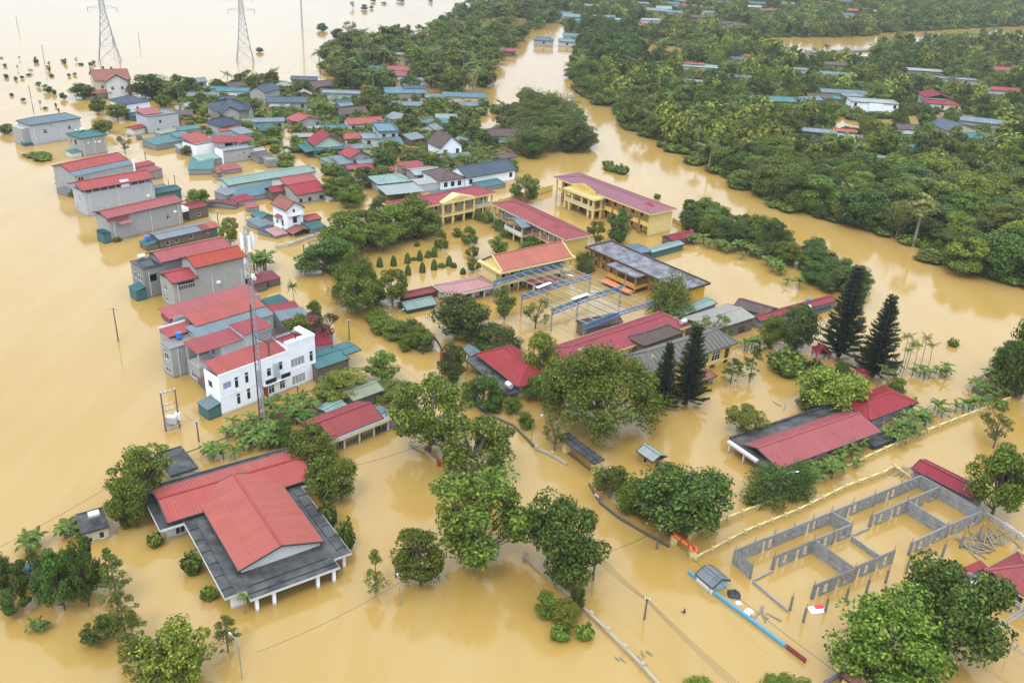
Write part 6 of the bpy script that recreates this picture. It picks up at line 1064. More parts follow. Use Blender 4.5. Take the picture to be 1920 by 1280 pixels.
def scatter(px, spacing, holes, rng, pad=1.5, look=6.0, tries=9):
    P = area(px); H = [area(h) for h in holes]; x0, x1, y0, y1 = min(p.x for p in P), max(p.x for p in P), min(p.y for p in P), max(p.y for p in P); out = []; nx = int((x1 - x0) / spacing) + 1; ny = int((y1 - y0) / spacing) + 1
    for i in range(nx):
        for j in range(ny):
            x = x0 + (i + rng.uniform(0.05, 0.95)) * spacing; y = y0 + (j + rng.uniform(0.05, 0.95)) * spacing
            if inpoly(x, y, P) and not any(inpoly(x, y, h) for h in H) and not blocked(x, y, pad, look): out.append((x, y))
    return out
# small huts and lean-tos tucked between the garden houses
GL = [(330, 200), (340, 165), (400, 160), (470, 165), (520, 160), (600, 165), (700, 190), (870, 200), (960, 205), (960, 290), (940, 310), (900, 330), (760, 345), (690, 340), (620, 330), (600, 300), (520, 290), (480, 245), (400, 230), (340, 235)]
GH = [[(640, 275), (690, 300), (620, 300)], [(895, 215), (945, 225), (925, 262), (890, 262)], [(752, 268), (770, 262), (778, 300), (760, 306)], [(540, 300), (590, 290), (610, 322), (560, 330)], [(515, 245), (560, 250), (555, 285), (520, 280)]]
hr = random.Random(77); HN = {'tile': 'brown tiled', 'grey': 'dull grey', 'dusty': 'faded red', 'slate': 'dark slate', 'beige': 'rusty beige', 'bgrey': 'blue grey', 'red': 'red', 'dteal': 'dark teal', 'pale': 'whitish'}
for x, y in scatter(GL, 15.0, GH, hr, 3.2, 0.0):
    if hr.random() < 0.2: continue
    rm = hr.choice(('tile', 'grey', 'dusty', 'slate', 'beige', 'bgrey', 'red', 'dteal', 'pale', 'tile', 'grey')); L_, D_ = hr.uniform(5, 9), hr.uniform(4.5, 6.5)
    o = far('small %s roofed hut tucked among the garden houses' % HN[rm], 0, 0, L_, D_, hr.uniform(1.6, 3.0), hr.choice((15, 25, 35, 42, -40)) + hr.uniform(-6, 6), hr.choice(('grey', 'dgrey', 'dwhite', 'brown', 'lgrey')), hr.choice(('gx', 'gx', 'gy', 'hip', 'shed')), rm, hr.uniform(0.6, 1.6), 'huts among the garden houses', 'garden_hut', win=1, world=Vector((x, y, 0))).root
    m = Matrix.Translation(o.location) @ Matrix.Rotation(o.rotation_euler.z, 4, 'Z'); mi = m.inverted(); FOOT.append((mi, 0, L_, 0, D_)); c = m @ Vector((L_ / 2, D_ / 2, 0)); r = math.hypot(L_, D_) / 2; FC.append((c, r)); FM.append((mi[0][0], mi[0][1], mi[0][3], mi[1][0], mi[1][1], mi[1][3]))
    for gx in range(int((c.x - r - 4) // 20), int((c.x + r + 4) // 20) + 1):
        for gy in range(int((c.y - r - 4) // 20), int((c.y + r + 4) // 20) + 1): GRID.setdefault((gx, gy), []).append(len(FOOT) - 1)
HOLES = [[(1420, 72), (1480, 70), (1600, 70), (1680, 60), (1930, 48), (2200, 40), (2200, 70), (1930, 84), (1850, 80), (1800, 84), (1750, 86), (1640, 95), (1640, 120), (1610, 126), (1480, 112), (1420, 92)], [(1555, 244), (1562, 225), (1640, 226), (1690, 220), (1880, 209), (1880, 220), (1750, 232), (1690, 240), (1610, 248)], [(1095, 152), (1180, 148), (1185, 168), (1110, 178)], [(1180, 78), (1290, 90), (1280, 108), (1190, 100)], [(1480, 262), (1520, 262), (1520, 285), (1480, 280)], [(1200, 110), (1225, 135), (1205, 150), (1195, 125)]]
BANK = [(1085, 95), (1080, 108), (1062, 145), (1078, 165), (1100, 190), (1150, 205), (1160, 230), (1180, 245), (1240, 270), (1290, 305), (1310, 315), (1400, 360), (1470, 395), (1540, 413), (1600, 425), (1700, 460), (1740, 490), (1800, 510), (1860, 530), (1930, 540), (2180, 590), (2250, -70), (1500, -70), (1060, -50), (1020, 0), (1050, 30), (1065, 60)]
# low green bank under the far wood
from mathutils.geometry import tessellate_polygon
def sheet(name, px, z, mat, label):
    P = area(px); me = MB(); me.v = [(p.x, p.y, z) for p in P]; me.f = [tuple(t) for t in tessellate_polygon([[Vector((p.x, p.y, 0)) for p in P]])]; o = me.build(name, mat); tag(o, label, kind='structure'); return o
def m_ground():
    m, nt, b, o = newmat('damp_undergrowth'); tc = nt.nodes.new('ShaderNodeTexCoord').outputs['Object']
    c = mixc(nt, ramp(nt, noise(nt, tc, 0.15, 6), (0.4, 0.0), (0.65, 1.0)), (0.022, 0.042, 0.014), (0.07, 0.085, 0.03)); nt.links.new(c, b.inputs['Base Color']); b.inputs['Roughness'].default_value = 0.9; return m
rng = random.Random(11)
def mixkind(r, far): return ('far' if r < 0.62 else 'fartall') if far else ('round' if r < 0.5 else 'tall' if r < 0.75 else 'dome')
# river bank wood, near edge as single trees
edge = scatter([(1085, 95), (1080, 108), (1062, 145), (1078, 165), (1100, 190), (1150, 205), (1160, 230), (1180, 245), (1240, 270), (1290, 305), (1310, 315), (1400, 360), (1470, 395), (1540, 413), (1600, 425), (1700, 460), (1740, 490), (1800, 510), (1860, 530), (1930, 540), (2120, 575), (2120, 330), (1930, 330), (1800, 300), (1640, 290), (1540, 290), (1450, 250), (1330, 200), (1240, 150), (1200, 100), (1130, 90)], 6.6, HOLES, rng, 1.0, 7.0)
edge.sort(key=lambda p: p[0] ** 2 + p[1] ** 2); print('edge', len(edge))
wood = []; cnt = {}
for x, y in edge:
    P = Vector((x, y, 0)); d = math.hypot(x, y); r = rng.random(); far = d > 330
    if far: wood.append((x, y)); continue
    k = 'fan' if (r > 0.955 and x > 40) else 'farpalm' if r > 0.92 else 'bamboo' if r > 0.885 else mixkind(r, far)
    nm = NAMES[k]; cnt[nm] = cnt.get(nm, 0) + 1
    if cnt[nm] > 250: wood.append((x, y)); continue
    lf = rng.choices(('mid', 'dark', 'blue', 'olive', 'light'), (4.5, 3, 1.2, 1.2, 1.6))[0]; s = rng.uniform(0.7, 1.4) * lowfac(x, y)
    lab = {'fan': 'pale fan palm rising above the wood across the river', 'farpalm': 'coconut palm in the wood across the river', 'bamboo': 'arching bamboo clump in the wood across the river'}.get(k, '%s in the thick wood across the river' % {'broadleaf_tree': 'rounded broadleaf tree', 'tall_tree': 'tall narrow crowned tree', 'garden_tree': 'small far tree'}.get(nm))
    plant(k, P, (9.5 if k in ('farpalm', 'fan') else 8.2) * s, {'fan': 5.0, 'farpalm': 7.5, 'bamboo': 8.5}.get(k, 9.0) * s * rng.uniform(0.85, 1.2), {'fan': 'yellow', 'farpalm': 'palm', 'bamboo': 'olive'}.get(k, lf), lab, 'trees across the river')
# remaining wood and undergrowth: nobody could count it
back = scatter([(1240, 150), (1330, 200), (1450, 250), (1540, 290), (1640, 290), (1800, 300), (1930, 330), (2120, 330), (2250, -70), (1500, -70), (1060, -50), (1020, 0), (1050, 30), (1065, 60), (1130, 90), (1200, 100)], 8.2, HOLES, rng, 1.0, 12.0); print('back', len(back)); wood += back
def stuffwood(name, label, pts, kinds, leafs, hlo, hhi, w, seed):
    rg = np.random.default_rng(seed); lf_ = np.array([lowfac(x, y) for x, y in pts]) if name == 'woodland' else np.ones(len(pts)); col = bpy.data.collections.new(name + '_forms')
    for i, k in enumerate(kinds):
        t, c = PROTO[k][i % len(PROTO[k])]; lm = leafs[i % len(leafs)]
        me = c.copy(); me.transform(Matrix.Scale(4.7, 4)) if k == 'bush' else None; me.materials.clear(); me.materials.append(LEAF[lm]); ob = bpy.data.objects.new('form_%02d' % i, me); col.objects.link(ob)
    me = bpy.data.meshes.new(name); me.from_pydata([(x, y, 0) for x, y in pts], [], [])
    for an, v in (('sc', np.stack([lf_ ** 0.6 * rg.uniform(.8, 1.25, len(pts)) * w / 9.4, lf_ ** 0.6 * rg.uniform(.8, 1.25, len(pts)) * w / 9.4, lf_ * rg.uniform(hlo, hhi, len(pts)) / 10], 1)), ('ro', np.stack([np.zeros(len(pts)), np.zeros(len(pts)), rg.uniform(0, 6.28, len(pts))], 1))):
        at_ = me.attributes.new(an, 'FLOAT_VECTOR', 'POINT'); at_.data.foreach_set('vector', v.astype(np.float32).ravel())
    if 'bush' in kinds: pass
    o = bpy.data.objects.new(name, me); COL.objects.link(o); tag(o, label, kind='stuff')
    ng = bpy.data.node_groups.new(name, 'GeometryNodeTree'); ng.interface.new_socket('Geometry', in_out='INPUT', socket_type='NodeSocketGeometry'); ng.interface.new_socket('Geometry', in_out='OUTPUT', socket_type='NodeSocketGeometry')
    N, Lk = ng.nodes, ng.links; gi, go = N.new('NodeGroupInput'), N.new('NodeGroupOutput'); ip = N.new('GeometryNodeInstanceOnPoints'); ci = N.new('GeometryNodeCollectionInfo'); ci.inputs['Collection'].default_value = col; ci.inputs['Separate Children'].default_value = True; ci.inputs['Reset Children'].default_value = True
    ip.inputs['Pick Instance'].default_value = True
    def attr(nm): a = N.new('GeometryNodeInputNamedAttribute'); a.data_type = 'FLOAT_VECTOR'; a.inputs['Name'].default_value = nm; return a.outputs[0]
    rv = N.new('FunctionNodeRandomValue'); rv.data_type = 'INT'; rv.inputs[4].default_value = 0; rv.inputs[5].default_value = len(kinds) - 1
    Lk.new(gi.outputs[0], ip.inputs['Points']); Lk.new(ci.outputs[0], ip.inputs['Instance']); Lk.new(rv.outputs[2], ip.inputs['Instance Index']); Lk.new(attr('sc'), ip.inputs['Scale']); Lk.new(attr('ro'), ip.inputs['Rotation']); Lk.new(ip.outputs[0], go.inputs[0])
    md = o.modifiers.new('scatter', 'NODES'); md.node_group = ng; return o
stuffwood('woodland', 'far off mixed woodland beyond the river that reads as one mass', wood, ['far', 'fartall', 'far', 'far', 'fartall', 'farpalm', 'far', 'fartall', 'farpalm', 'bush'], ['mid', 'dark', 'light', 'olive', 'mid', 'palm', 'dark', 'blue', 'palm', 'light'], 6.0, 13.0, 8.8, 5)
under = scatter(BANK, 5.2, HOLES, rng, 0.5, 0.0); print('under', len(under))
stuffwood('undergrowth', 'low tangled undergrowth beneath the far wood', under, ['bush', 'far', 'bush'], ['mid', 'dark', 'olive'], 1.8, 3.2, 6.0, 6)
# gardens and groves among the houses: single trees
def grove(px, sp, kinds, label, group, holes=(), look=7.0, hs=(5, 8.5), ws=0.95, pad=1.2, leafs=('mid', 'dark', 'blue', 'olive'), cap=260):
    pts = scatter(px, sp, list(holes), rng, pad, look)
    for x, y in pts:
        k = rng.choices([a for a, b in kinds], [b for a, b in kinds])[0]; P = Vector((x, y, 0))
        if any((x - a) ** 2 + (y - b) ** 2 < (0.6 * c) ** 2 for a, b, c in TREES[:190]): continue
        if k == 'banana': banana(P, rng.uniform(0.9, 1.4), 'banana plant ' + label, group + ', bananas'); continue
        h = rng.uniform(*hs) * (1.15 if 'palm' in k else 1) * lowfac(x, y, 0.55, 18); plant(k, P, h, h * ws * (0.75 if 'palm' in k else 1.15), 'palm' if 'palm' in k else 'olive' if k == 'bamboo' else rng.choice(leafs), {'farpalm': 'coconut palm ', 'palm': 'coconut palm ', 'bamboo': 'bamboo clump ', 'bush': 'leafy shrub ', 'far': 'rounded garden tree ', 'fartall': 'upright garden tree ', 'round': 'full crowned leafy tree ', 'dome': 'leafy tree crown ', 'tall': 'tall leafy tree ', 'open': 'airy leafy tree '}[k] + label, group + ', ' + k + ' kind')
    print(label, len(pts))
grove([(600, 160), (600, 125), (640, 95), (700, 78), (760, 85), (830, 62), (850, 30), (900, 18), (970, 5), (1040, -5), (1060, 35), (1000, 62), (950, 95), (930, 150), (940, 185), (870, 200), (780, 185), (700, 185), (620, 170)], 10.0, (('far', 5), ('fartall', 3), ('farpalm', 3.0)), 'in the dense grove north of the gardens', 'northern grove', look=8, hs=(8, 12), holes=[[(880, 45), (990, 38), (1000, 55), (890, 70)]])
grove([(300, 190), (340, 165), (400, 160), (470, 165), (520, 160), (600, 165), (700, 190), (870, 200), (960, 205), (960, 290), (940, 310), (900, 330), (760, 345), (690, 340), (620, 330), (600, 300), (520, 290), (480, 245), (400, 230), (340, 235)], 6.0, (('far', 5), ('fartall', 1.5), ('farpalm', 2.4), ('banana', 3.0)), 'among the gardens behind the school', 'garden plants', look=2.5, hs=(5, 8), holes=[[(640, 275), (690, 300), (620, 300)], [(895, 215), (945, 225), (925, 262), (890, 262)], [(752, 268), (770, 262), (778, 300), (760, 306)], [(540, 300), (590, 290), (610, 322), (560, 330)], [(515, 245), (560, 250), (555, 285), (520, 280)]])
grove([(960, 215), (985, 198), (1040, 205), (1085, 245), (1100, 280), (1060, 292), (1000, 300), (965, 290)], 6.5, (('round', 3), ('tall', 1.5), ('bamboo', 2)), 'on the wooded point by the river bend', 'river bend clump', look=0, hs=(7, 10.5))
grove([(1095, 58), (1190, 85), (1195, 130), (1120, 142), (1085, 120)], 7.0, (('fartall', 1), ('far', 1)), 'in the tall stand at the mouth of the river', 'river mouth stand', look=0, hs=(12, 16), ws=0.62, leafs=('dark', 'blue'))
grove([(1268, 402), (1300, 398), (1330, 412), (1400, 425), (1470, 462), (1560, 495), (1625, 540), (1630, 565), (1590, 572), (1540, 545), (1470, 505), (1400, 470), (1330, 450), (1280, 432)], 4.6, (('round', 3), ('dome', 3), ('tall', 1)), 'on the narrow bank between pond and river', 'narrow bank trees', look=0, hs=(3.8, 6.5), leafs=('mid', 'dark', 'blue'))
grove([(620, 345), (700, 350), (735, 375), (745, 400), (640, 400), (615, 375)], 6.8, (('dome', 3), ('open', 2)), 'between the red roofed house and the school', 'trees before the school', hs=(4.5, 7))
grove([(480, 385), (520, 360), (500, 395), (470, 405), (440, 392)], 5.0, (('dome', 1),), 'behind the white tower house', 'trees by the tower house', hs=(3.5, 5))
grove([(350, 315), (400, 330), (410, 345), (380, 345), (340, 325)], 4.5, (('dome', 1),), 'along the street verge', 'street verge trees', hs=(3, 4.5)); grove([(870, 335), (960, 305), (1000, 320), (960, 345), (905, 345)], 6.5, (('dome', 2), ('open', 1)), 'between the slate roof and the school', 'trees by the slate roof', hs=(5, 8))
grove([(60, 165), (80, 172), (120, 190), (150, 205), (150, 196), (110, 178), (70, 160)], 5.0, (('far', 1),), 'along the far flooded lane', 'far lane shrubs', hs=(2, 3.5)); grove([(1560, 690), (1600, 650), (1650, 660), (1680, 720), (1700, 745), (1650, 745), (1600, 725)], 6.0, (('dome', 2), ('bush', 1)), 'around the park pavilions', 'park shrubs', hs=(2.0, 3.6), leafs=('mid', 'dark'))

gp = scatter([(300, 215), (340, 232), (420, 245), (500, 300), (450, 310), (400, 290), (350, 300), (330, 275), (290, 262), (340, 250)], 5.5, [], rng, 0.5, 0.0) + scatter([(480, 245), (520, 290), (600, 300), (620, 330), (560, 335), (470, 300), (440, 240)], 5.0, [[(540, 300), (590, 290), (610, 322), (560, 330)]], rng, 0.6, 0.0) + scatter(GL, 4.6, [[(640, 275), (690, 300), (620, 300)], [(895, 215), (945, 225), (925, 262), (890, 262)], [(752, 268), (770, 262), (778, 300), (760, 306)], [(540, 300), (590, 290), (610, 322), (560, 330)], [(515, 245), (560, 250), (555, 285), (520, 280)]], rng, 0.6, 0.0)
stuffwood('garden_greenery', 'low leafy greenery filling the gaps between the garden houses', gp, ['bush', 'far', 'far', 'farpalm'], ['mid', 'light', 'olive', 'banana'], 1.6, 4.2, 5.0, 8)
# ------------------------------------------------------------------ walls, fences, poles, wires and small things
def root(name, label, cat, px=None, z=0.0, group=None, P=None, rz=0.0):
    P = P or at(*px, z); o = empty(name, (P.x, P.y, 0), rz); tag(o, label, cat, group); return o
def wallseg(parent, P, Q, z0, z1, th, mat, ops=(), name='wall_panel'):
    """free standing wall from P to Q (local to parent), openings cut through"""
    mb = MB(); d = (Q - P); L = d.length; u = d / L; n = Vector((-u.y, u.x, 0)) * (th / 2)
    ops = [o for o in ops if o[0] + o[2] < L]; xs = sorted({0.0, L, *[o[0] for o in ops], *[o[0] + o[2] for o in ops]}); zs = sorted({z0, z1, *[max(z0, o[1]) for o in ops], *[min(z1, o[1] + o[3]) for o in ops]})
    f = lambda x, s, z: tuple(P + u * x + n * s + Vector((0, 0, z)))
    ins = lambda x, z: any(o[0] < x < o[0] + o[2] and o[1] < z < o[1] + o[3] for o in ops)
    for i in range(len(xs) - 1):
        for j in range(len(zs) - 1):
            if ins((xs[i] + xs[i + 1]) / 2, (zs[j] + zs[j + 1]) / 2): continue
            a, b, c, e = xs[i], xs[i + 1], zs[j], zs[j + 1]
            mb.poly(f(a, -1, c), f(b, -1, c), f(b, -1, e), f(a, -1, e)); mb.poly(f(b, 1, c), f(a, 1, c), f(a, 1, e), f(b, 1, e))
            up = j == len(zs) - 2 or ins((a + b) / 2, (zs[j + 1] + zs[j + 2]) / 2) 
            if up: mb.poly(f(a, -1, e), f(b, -1, e), f(b, 1, e), f(a, 1, e))
            if i == 0 or ins((xs[i - 1] + a) / 2, (c + e) / 2): mb.poly(f(a, 1, c), f(a, -1, c), f(a, -1, e), f(a, 1, e))
            if i == len(xs) - 2 or ins((b + xs[i + 2]) / 2, (c + e) / 2): mb.poly(f(b, -1, c), f(b, 1, c), f(b, 1, e), f(b, -1, e))
            if j and ins((a + b) / 2, (zs[j - 1] + c) / 2): mb.poly(f(a, 1, c), f(b, 1, c), f(b, -1, c), f(a, -1, c))
    return mb.build(name, mat, parent)
# unfinished concrete block building
U = root('unfinished_building', 'roofless grey concrete block building with door and window gaps', 'building', (1376, 1032)); U0 = Vector((U.location.x, U.location.y, 0)); UZ = 2.15
def up_(p, z=UZ): q = at(*p, z) - U0; return Vector((q.x, q.y, 0))
blk = Wm['block']; cap = MB()
for p, q, z1, k in (((1379, 1032), (1727, 892), UZ, 9), ((1379, 1032), (1411, 1060), UZ, 0), ((1452, 1044), (1527, 1012), UZ, 2), ((1529, 1011), (1597, 983), UZ, 2), ((1527, 1012), (1603, 1066), UZ, 0), ((1527, 1098), (1603, 1066), UZ, 2), ((1605, 1063), (1677, 1032), UZ, 2), ((1560, 960), (1599, 983), UZ, 0), ((1635, 966), (1702, 938), UZ, 2), ((1704, 937), (1763, 912), UZ, 2), ((1710, 1017), (1777, 985), UZ, 2), ((1779, 984), (1843, 958), UZ, 2), ((1702, 938), (1777, 985), UZ, 0), ((1727, 892), (1763, 912), UZ, 0), ((1763, 912), (1843, 957), UZ, 0), ((1597, 1004), (1655, 1044), 0.9, 0), ((1412, 1088), (1478, 1143), 0.35, 0), ((1413, 1086), (1450, 1068), 0.3, 0), ((1598, 1002), (1630, 988), 0.3, 0)):
    a, b = up_(p, z1), up_(q, z1); L = (b - a).length; ops = []; pitch_ = L / k if k else 0
    for i in range(k):
        if k == 9: ops += [(i * pitch_ + 0.8, 1.1, 0.5, 0.45, 'o'), (i * pitch_ + 2.2, 1.1, 0.5, 0.45, 'o')] if i % 2 == 0 else [(i * pitch_ + 0.9, -1, 0.7, 2.75, 'o'), (i * pitch_ + 2.0, 0.35, 0.9, 1.4, 'o')]
        else: ops += [(i * pitch_ + 0.5, -1, 0.75, 2.75, 'o'), (i * pitch_ + 1.9, 0.35, 0.9, 1.4, 'o')]
    wallseg(U, a, b, -1, z1, 0.2, blk, ops)
    if z1 == UZ:
        cm = MB(); cm.beam(a + Vector((0, 0, z1 + 0.05)), b + Vector((0, 0, z1 + 0.05)), 0.24, 0.1); cm.build('ring_beam', Wm['concrete'], U)
_c = MB(); _c.box(-0.13, -0.13, -1, 0.13, 0.13, 2.2); _cm = _c.mesh('column', Wm['concrete']); _c = MB()
for dx in (-.08, .08): _c.beam((dx, 0, 2.2), (dx * 0.6, dx, 3.0), 0.03)
_rm = _c.mesh('rebar', X['pole'])
for p in ((1481, 1143), (1506, 1165), (1547, 1146), (1585, 1127), (1624, 1110), (1660, 1092), (1698, 1075), (1733, 1055), (1766, 1043), (1800, 1027), (1834, 1011)):
    q = at(*p) - U0; c = put('column', _cm, U, (q.x, q.y, 0)); put('rebar', _rm, c)
for p in ((1379, 1032), (1411, 1060), (1452, 1044), (1527, 1012), (1597, 983), (1603, 1066), (1677, 1032), (1563, 997), (1527, 1098), (1416, 1016), (1453, 1000), (1490, 986), (1525, 972), (1560, 957), (1600, 942), (1640, 927), (1690, 907), (1727, 892), (1710, 1017), (1777, 985), (1843, 957), (1763, 912), (1702, 938), (1635, 966)):
    q = up_(p); c = put('column', _cm, U, (q.x, q.y, 0.06)); put('rebar', _rm, c)
# yellow baluster fences
def fence_panel(L, mat):
    m = MB(); m.box(0, -0.1, -0.6, L, 0.1, 0.12); n = int(L / 0.34)
    for i in range(n): m.box((i + 0.5) * L / n - 0.06, -0.05, 0.12, (i + 0.5) * L / n + 0.06, 0.05, 0.62)
    for i in range(6):
        a, b = i / 6, (i + 1) / 6; za, zb = (0.66 + 0.16 * math.sin(math.pi * t) for t in (a, b)); m.beam((a * L, 0, za), (b * L, 0, zb), 0.26, 0.14)
    return m.mesh('balustrade', Wm[mat])
_p = MB(); _p.box(-0.19, -0.19, -1, 0.19, 0.19, 0.86); _p.box(-0.25, -0.25, 0.86, 0.25, 0.25, 0.95); POST = {k: None for k in ('pyellow', 'dwhite')}
for k in POST: POST[k] = _p.mesh('post', Wm[k])
def fence(name, label, px, mat, span=3.0):
    P = [at(*p, 0.4) for p in px]; r = root(name, label, 'fence', P=P[0])
    for a, b in zip(P, P[1:]):
        L = (b - a).length; n = max(1, round(L / span)); s = L / n; me = fence_panel(s, mat); d = (b - a).normalized(); an = math.atan2(d.y, d.x)
        for i in range(n):
            q = a + d * (s * i) - P[0]; put('balustrade', me, r, (q.x, q.y, R.uniform(-0.03, 0.03)), an); put('post', POST[mat], r, (q.x, q.y, 0), an)
    return r
fence('yellow_fence', 'long yellow baluster fence between the clinic and the flooded lane', [(1293, 1007), (1365, 972), (1497, 920), (1660, 842), (1740, 808), (1895, 747)], 'pyellow')
fence('yellow_fence', 'yellow baluster fence between the lane and the unfinished walls', [(1305, 1047), (1397, 998), (1498, 957), (1587, 913), (1656, 888), (1677, 876), (1708, 898)], 'pyellow')
fence('white_fence', 'white baluster fence behind the timber pile', [(1845, 962), (1885, 985), (1940, 1025)], 'dwhite'); fence('white_fence', 'white garden fence in front of the white tower house', [(519, 462), (541, 459), (580, 445), (622, 432)], 'dwhite')
def lowwall(name, label, px, mat, z=0.45, th=0.3, pil=None, cat='wall'):
    P = [at(*p, z) for p in px]; r = root(name, label, cat, P=P[0]); o = Vector((P[0].x, P[0].y, 0))
    for a, b in zip(P, P[1:]):
        wallseg(r, Vector((a.x, a.y, 0)) - o, Vector((b.x, b.y, 0)) - o, -1, z, th, Wm[mat], name='wall_length')
        if pil:
            n = max(1, round((b - a).length / pil)); pm = MB(); pm.box(-0.25, -0.25, -1, 0.25, 0.25, z + 0.35); me = pm.mesh('pillar', Wm[mat])
            for i in range(n): q = a + (b - a) * (i / n) - o; put('pillar', me, r, (q.x, q.y, 0), math.atan2((b - a).y, (b - a).x))
    return r
lowwall('school_wall', 'dark mossy school wall along the flooded street', [(600, 500), (622, 515), (640, 513), (672, 545), (745, 632), (795, 662)], 'mold', 0.35)
lowwall('school_wall', 'mossy low wall beside the trees below the school gate', [(868, 740), (915, 775), (962, 795), (1006, 838)], 'mold', 0.4); lowwall('park_wall', 'low cream wall with pillars beside the gate portal', [(1006, 838), (1035, 850), (1062, 867)], 'cream', 0.6, 0.25, 2.5); lowwall('park_wall', 'low mossy wall running from the portal to the banner gate', [(1105, 905), (1125, 940), (1160, 968), (1215, 1000), (1255, 1022)], 'mold', 0.35)
lowwall('road_wall', 'mossy cream wall with stone pillars along the flooded road', [(985, 1040), (1052, 1098), (1108, 1150), (1140, 1180), (1172, 1212), (1205, 1245), (1240, 1285)], 'cream', 0.5, 0.35, 5.0); lowwall('square_wall', 'short cream wall by the red gate posts', [(768, 828), (800, 845), (822, 868)], 'cream', 0.5, 0.3)
lowwall('blue_wall', 'light blue painted wall beside the kiosk', [(1292, 1068), (1333, 1102)], 'sky', 0.55, 0.3); lowwall('blue_wall', 'long light blue wall running from the orange pillar', [(1336, 1105), (1400, 1152), (1473, 1207)], 'sky', 0.55, 0.3)
r = root('sliding_gate', 'brown sheet metal gate at the end of the blue wall', 'gate', (1475, 1208)); a, b = at(1475, 1208, 0.6), at(1512, 1236, 0.6); o = Vector((r.location.x, r.location.y, 0)); m_ = a.lerp(b, 0.6)
for p, q in ((a, m_ - (b - a) * 0.01), (m_, b)): wallseg(r, Vector((p.x, p.y, 0)) - o, Vector((q.x, q.y, 0)) - o, -1, 0.75, 0.08, Wm['red'], name='gate_leaf')
for nm, lb, px, h, mt in (('gate_pillar', 'orange topped pillar in the blue wall', (1334, 1106), 1.0, 'ochre'), ('gate_pillar', 'cream pillar with orange cap carrying the banner', (1262, 1019), 1.5, 'pyellow'), ('gate_pillar', 'cream pillar with orange cap at the yellow fence', (1297, 1046), 1.5, 'pyellow')):
    r = root(nm, lb, 'pillar', px); c = MB(); c.box(-0.45, -0.45, -1, 0.45, 0.45, h); c.build('shaft', Wm[mt], r); c = MB(); c.box(-0.52, -0.52, h, 0.52, 0.52, h + 0.25); c.build('cap', X['orange'], r)
r = root('gate_banner', 'slanting red banner beam with gold lettering above the lane gate', 'banner', (1262, 1019)); o = Vector((r.location.x, r.location.y, 0)); a, b = at(1262, 1000, 1.9) - o, at(1303, 1030, 1.9) - o; c = MB(); c.beam(a, b, 0.15, 0.75); c.build('board', X['redpaint'], r); c = MB(); d = (b - a).normalized(); n = Vector((d.y, -d.x, 0))
for i in range(12): 
    if i % 5 != 4: c.beam(a.lerp(b, 0.1 + i * 0.068) + n * 0.09, a.lerp(b, 0.14 + i * 0.068) + n * 0.09, 0.03, 0.3)
c.build('lettering', X['gold'], r)
r = root('arch_gate', 'red posted school gate with curved lettered sign', 'gate', (800, 645)); o = Vector((r.location.x, r.location.y, 0)); a, b = at(800, 645, 0) - o, at(830, 675, 0) - o; a.z = b.z = 0
for p in (a, b): c = MB(); c.box(p.x - 0.5, p.y - 0.5, -1, p.x + 0.5, p.y + 0.5, 1.9); c.build('post', X['redpaint'], r)
c = MB(); pts = [a.lerp(b, t / 8) + Vector((0, 0, 2.1 + 1.0 * math.sin(math.pi * t / 8))) for t in range(9)]; [c.beam(p, q, 0.2, 0.5) for p, q in zip(pts, pts[1:])]; c.build('arch', X['dark'], r)
c = MB(); c.beam(a + Vector((0, 0, 1.2)), b + Vector((0, 0, 1.2)), 0.08, 0.9); c.build('leaf', Wm['dwhite'], r)
g = 'red gate posts'
for p in ((800, 848), (823, 873)): r = root('gate_post', 'low red gate post by the cream wall under the trees', 'post', p, group=g); c = MB(); c.box(-0.3, -0.3, -1, 0.3, 0.3, 0.9); c.box(-0.36, -0.36, 0.9, 0.36, 0.36, 1.05); c.build('shaft', X['rframe'], r)
lowwall('yellow_wall', 'yellow boundary wall closing the school yard behind the dusty red block', [(915, 380), (960, 368), (1036, 346)], 'yellow', 2.0, 0.25, 5.0); lowwall('yellow_wall', 'yellow boundary wall beside the mauve roofed block', [(1262, 408), (1300, 432)], 'ochre', 1.2, 0.25)
r = root('trellis', 'long dark sagging trellis at the courtyard edge', 'trellis', (690, 470)); o = Vector((r.location.x, r.location.y, 0)); a, b = at(690, 464, 1.2) - o, at(780, 440, 1.2) - o; n = Vector((-(b - a).y, (b - a).x, 0)).normalized() * 0.7
for s_ in (-1, 0, 1): c = MB(); c.beam(a + n * s_, b + n * s_, 0.1); c.build('rail', X['dark'], r)
for i in range(18): c = MB(); q = a.lerp(b, i / 17); c.beam(q - n * 1.2, q + n * 1.2, 0.07); c.build('slat', X['dark'], r)
for i in range(5): c = MB(); q = a.lerp(b, i / 4); c.beam((q.x, q.y, -1), (q.x, q.y, 1.2), 0.1); c.build('post', X['dark'], r)
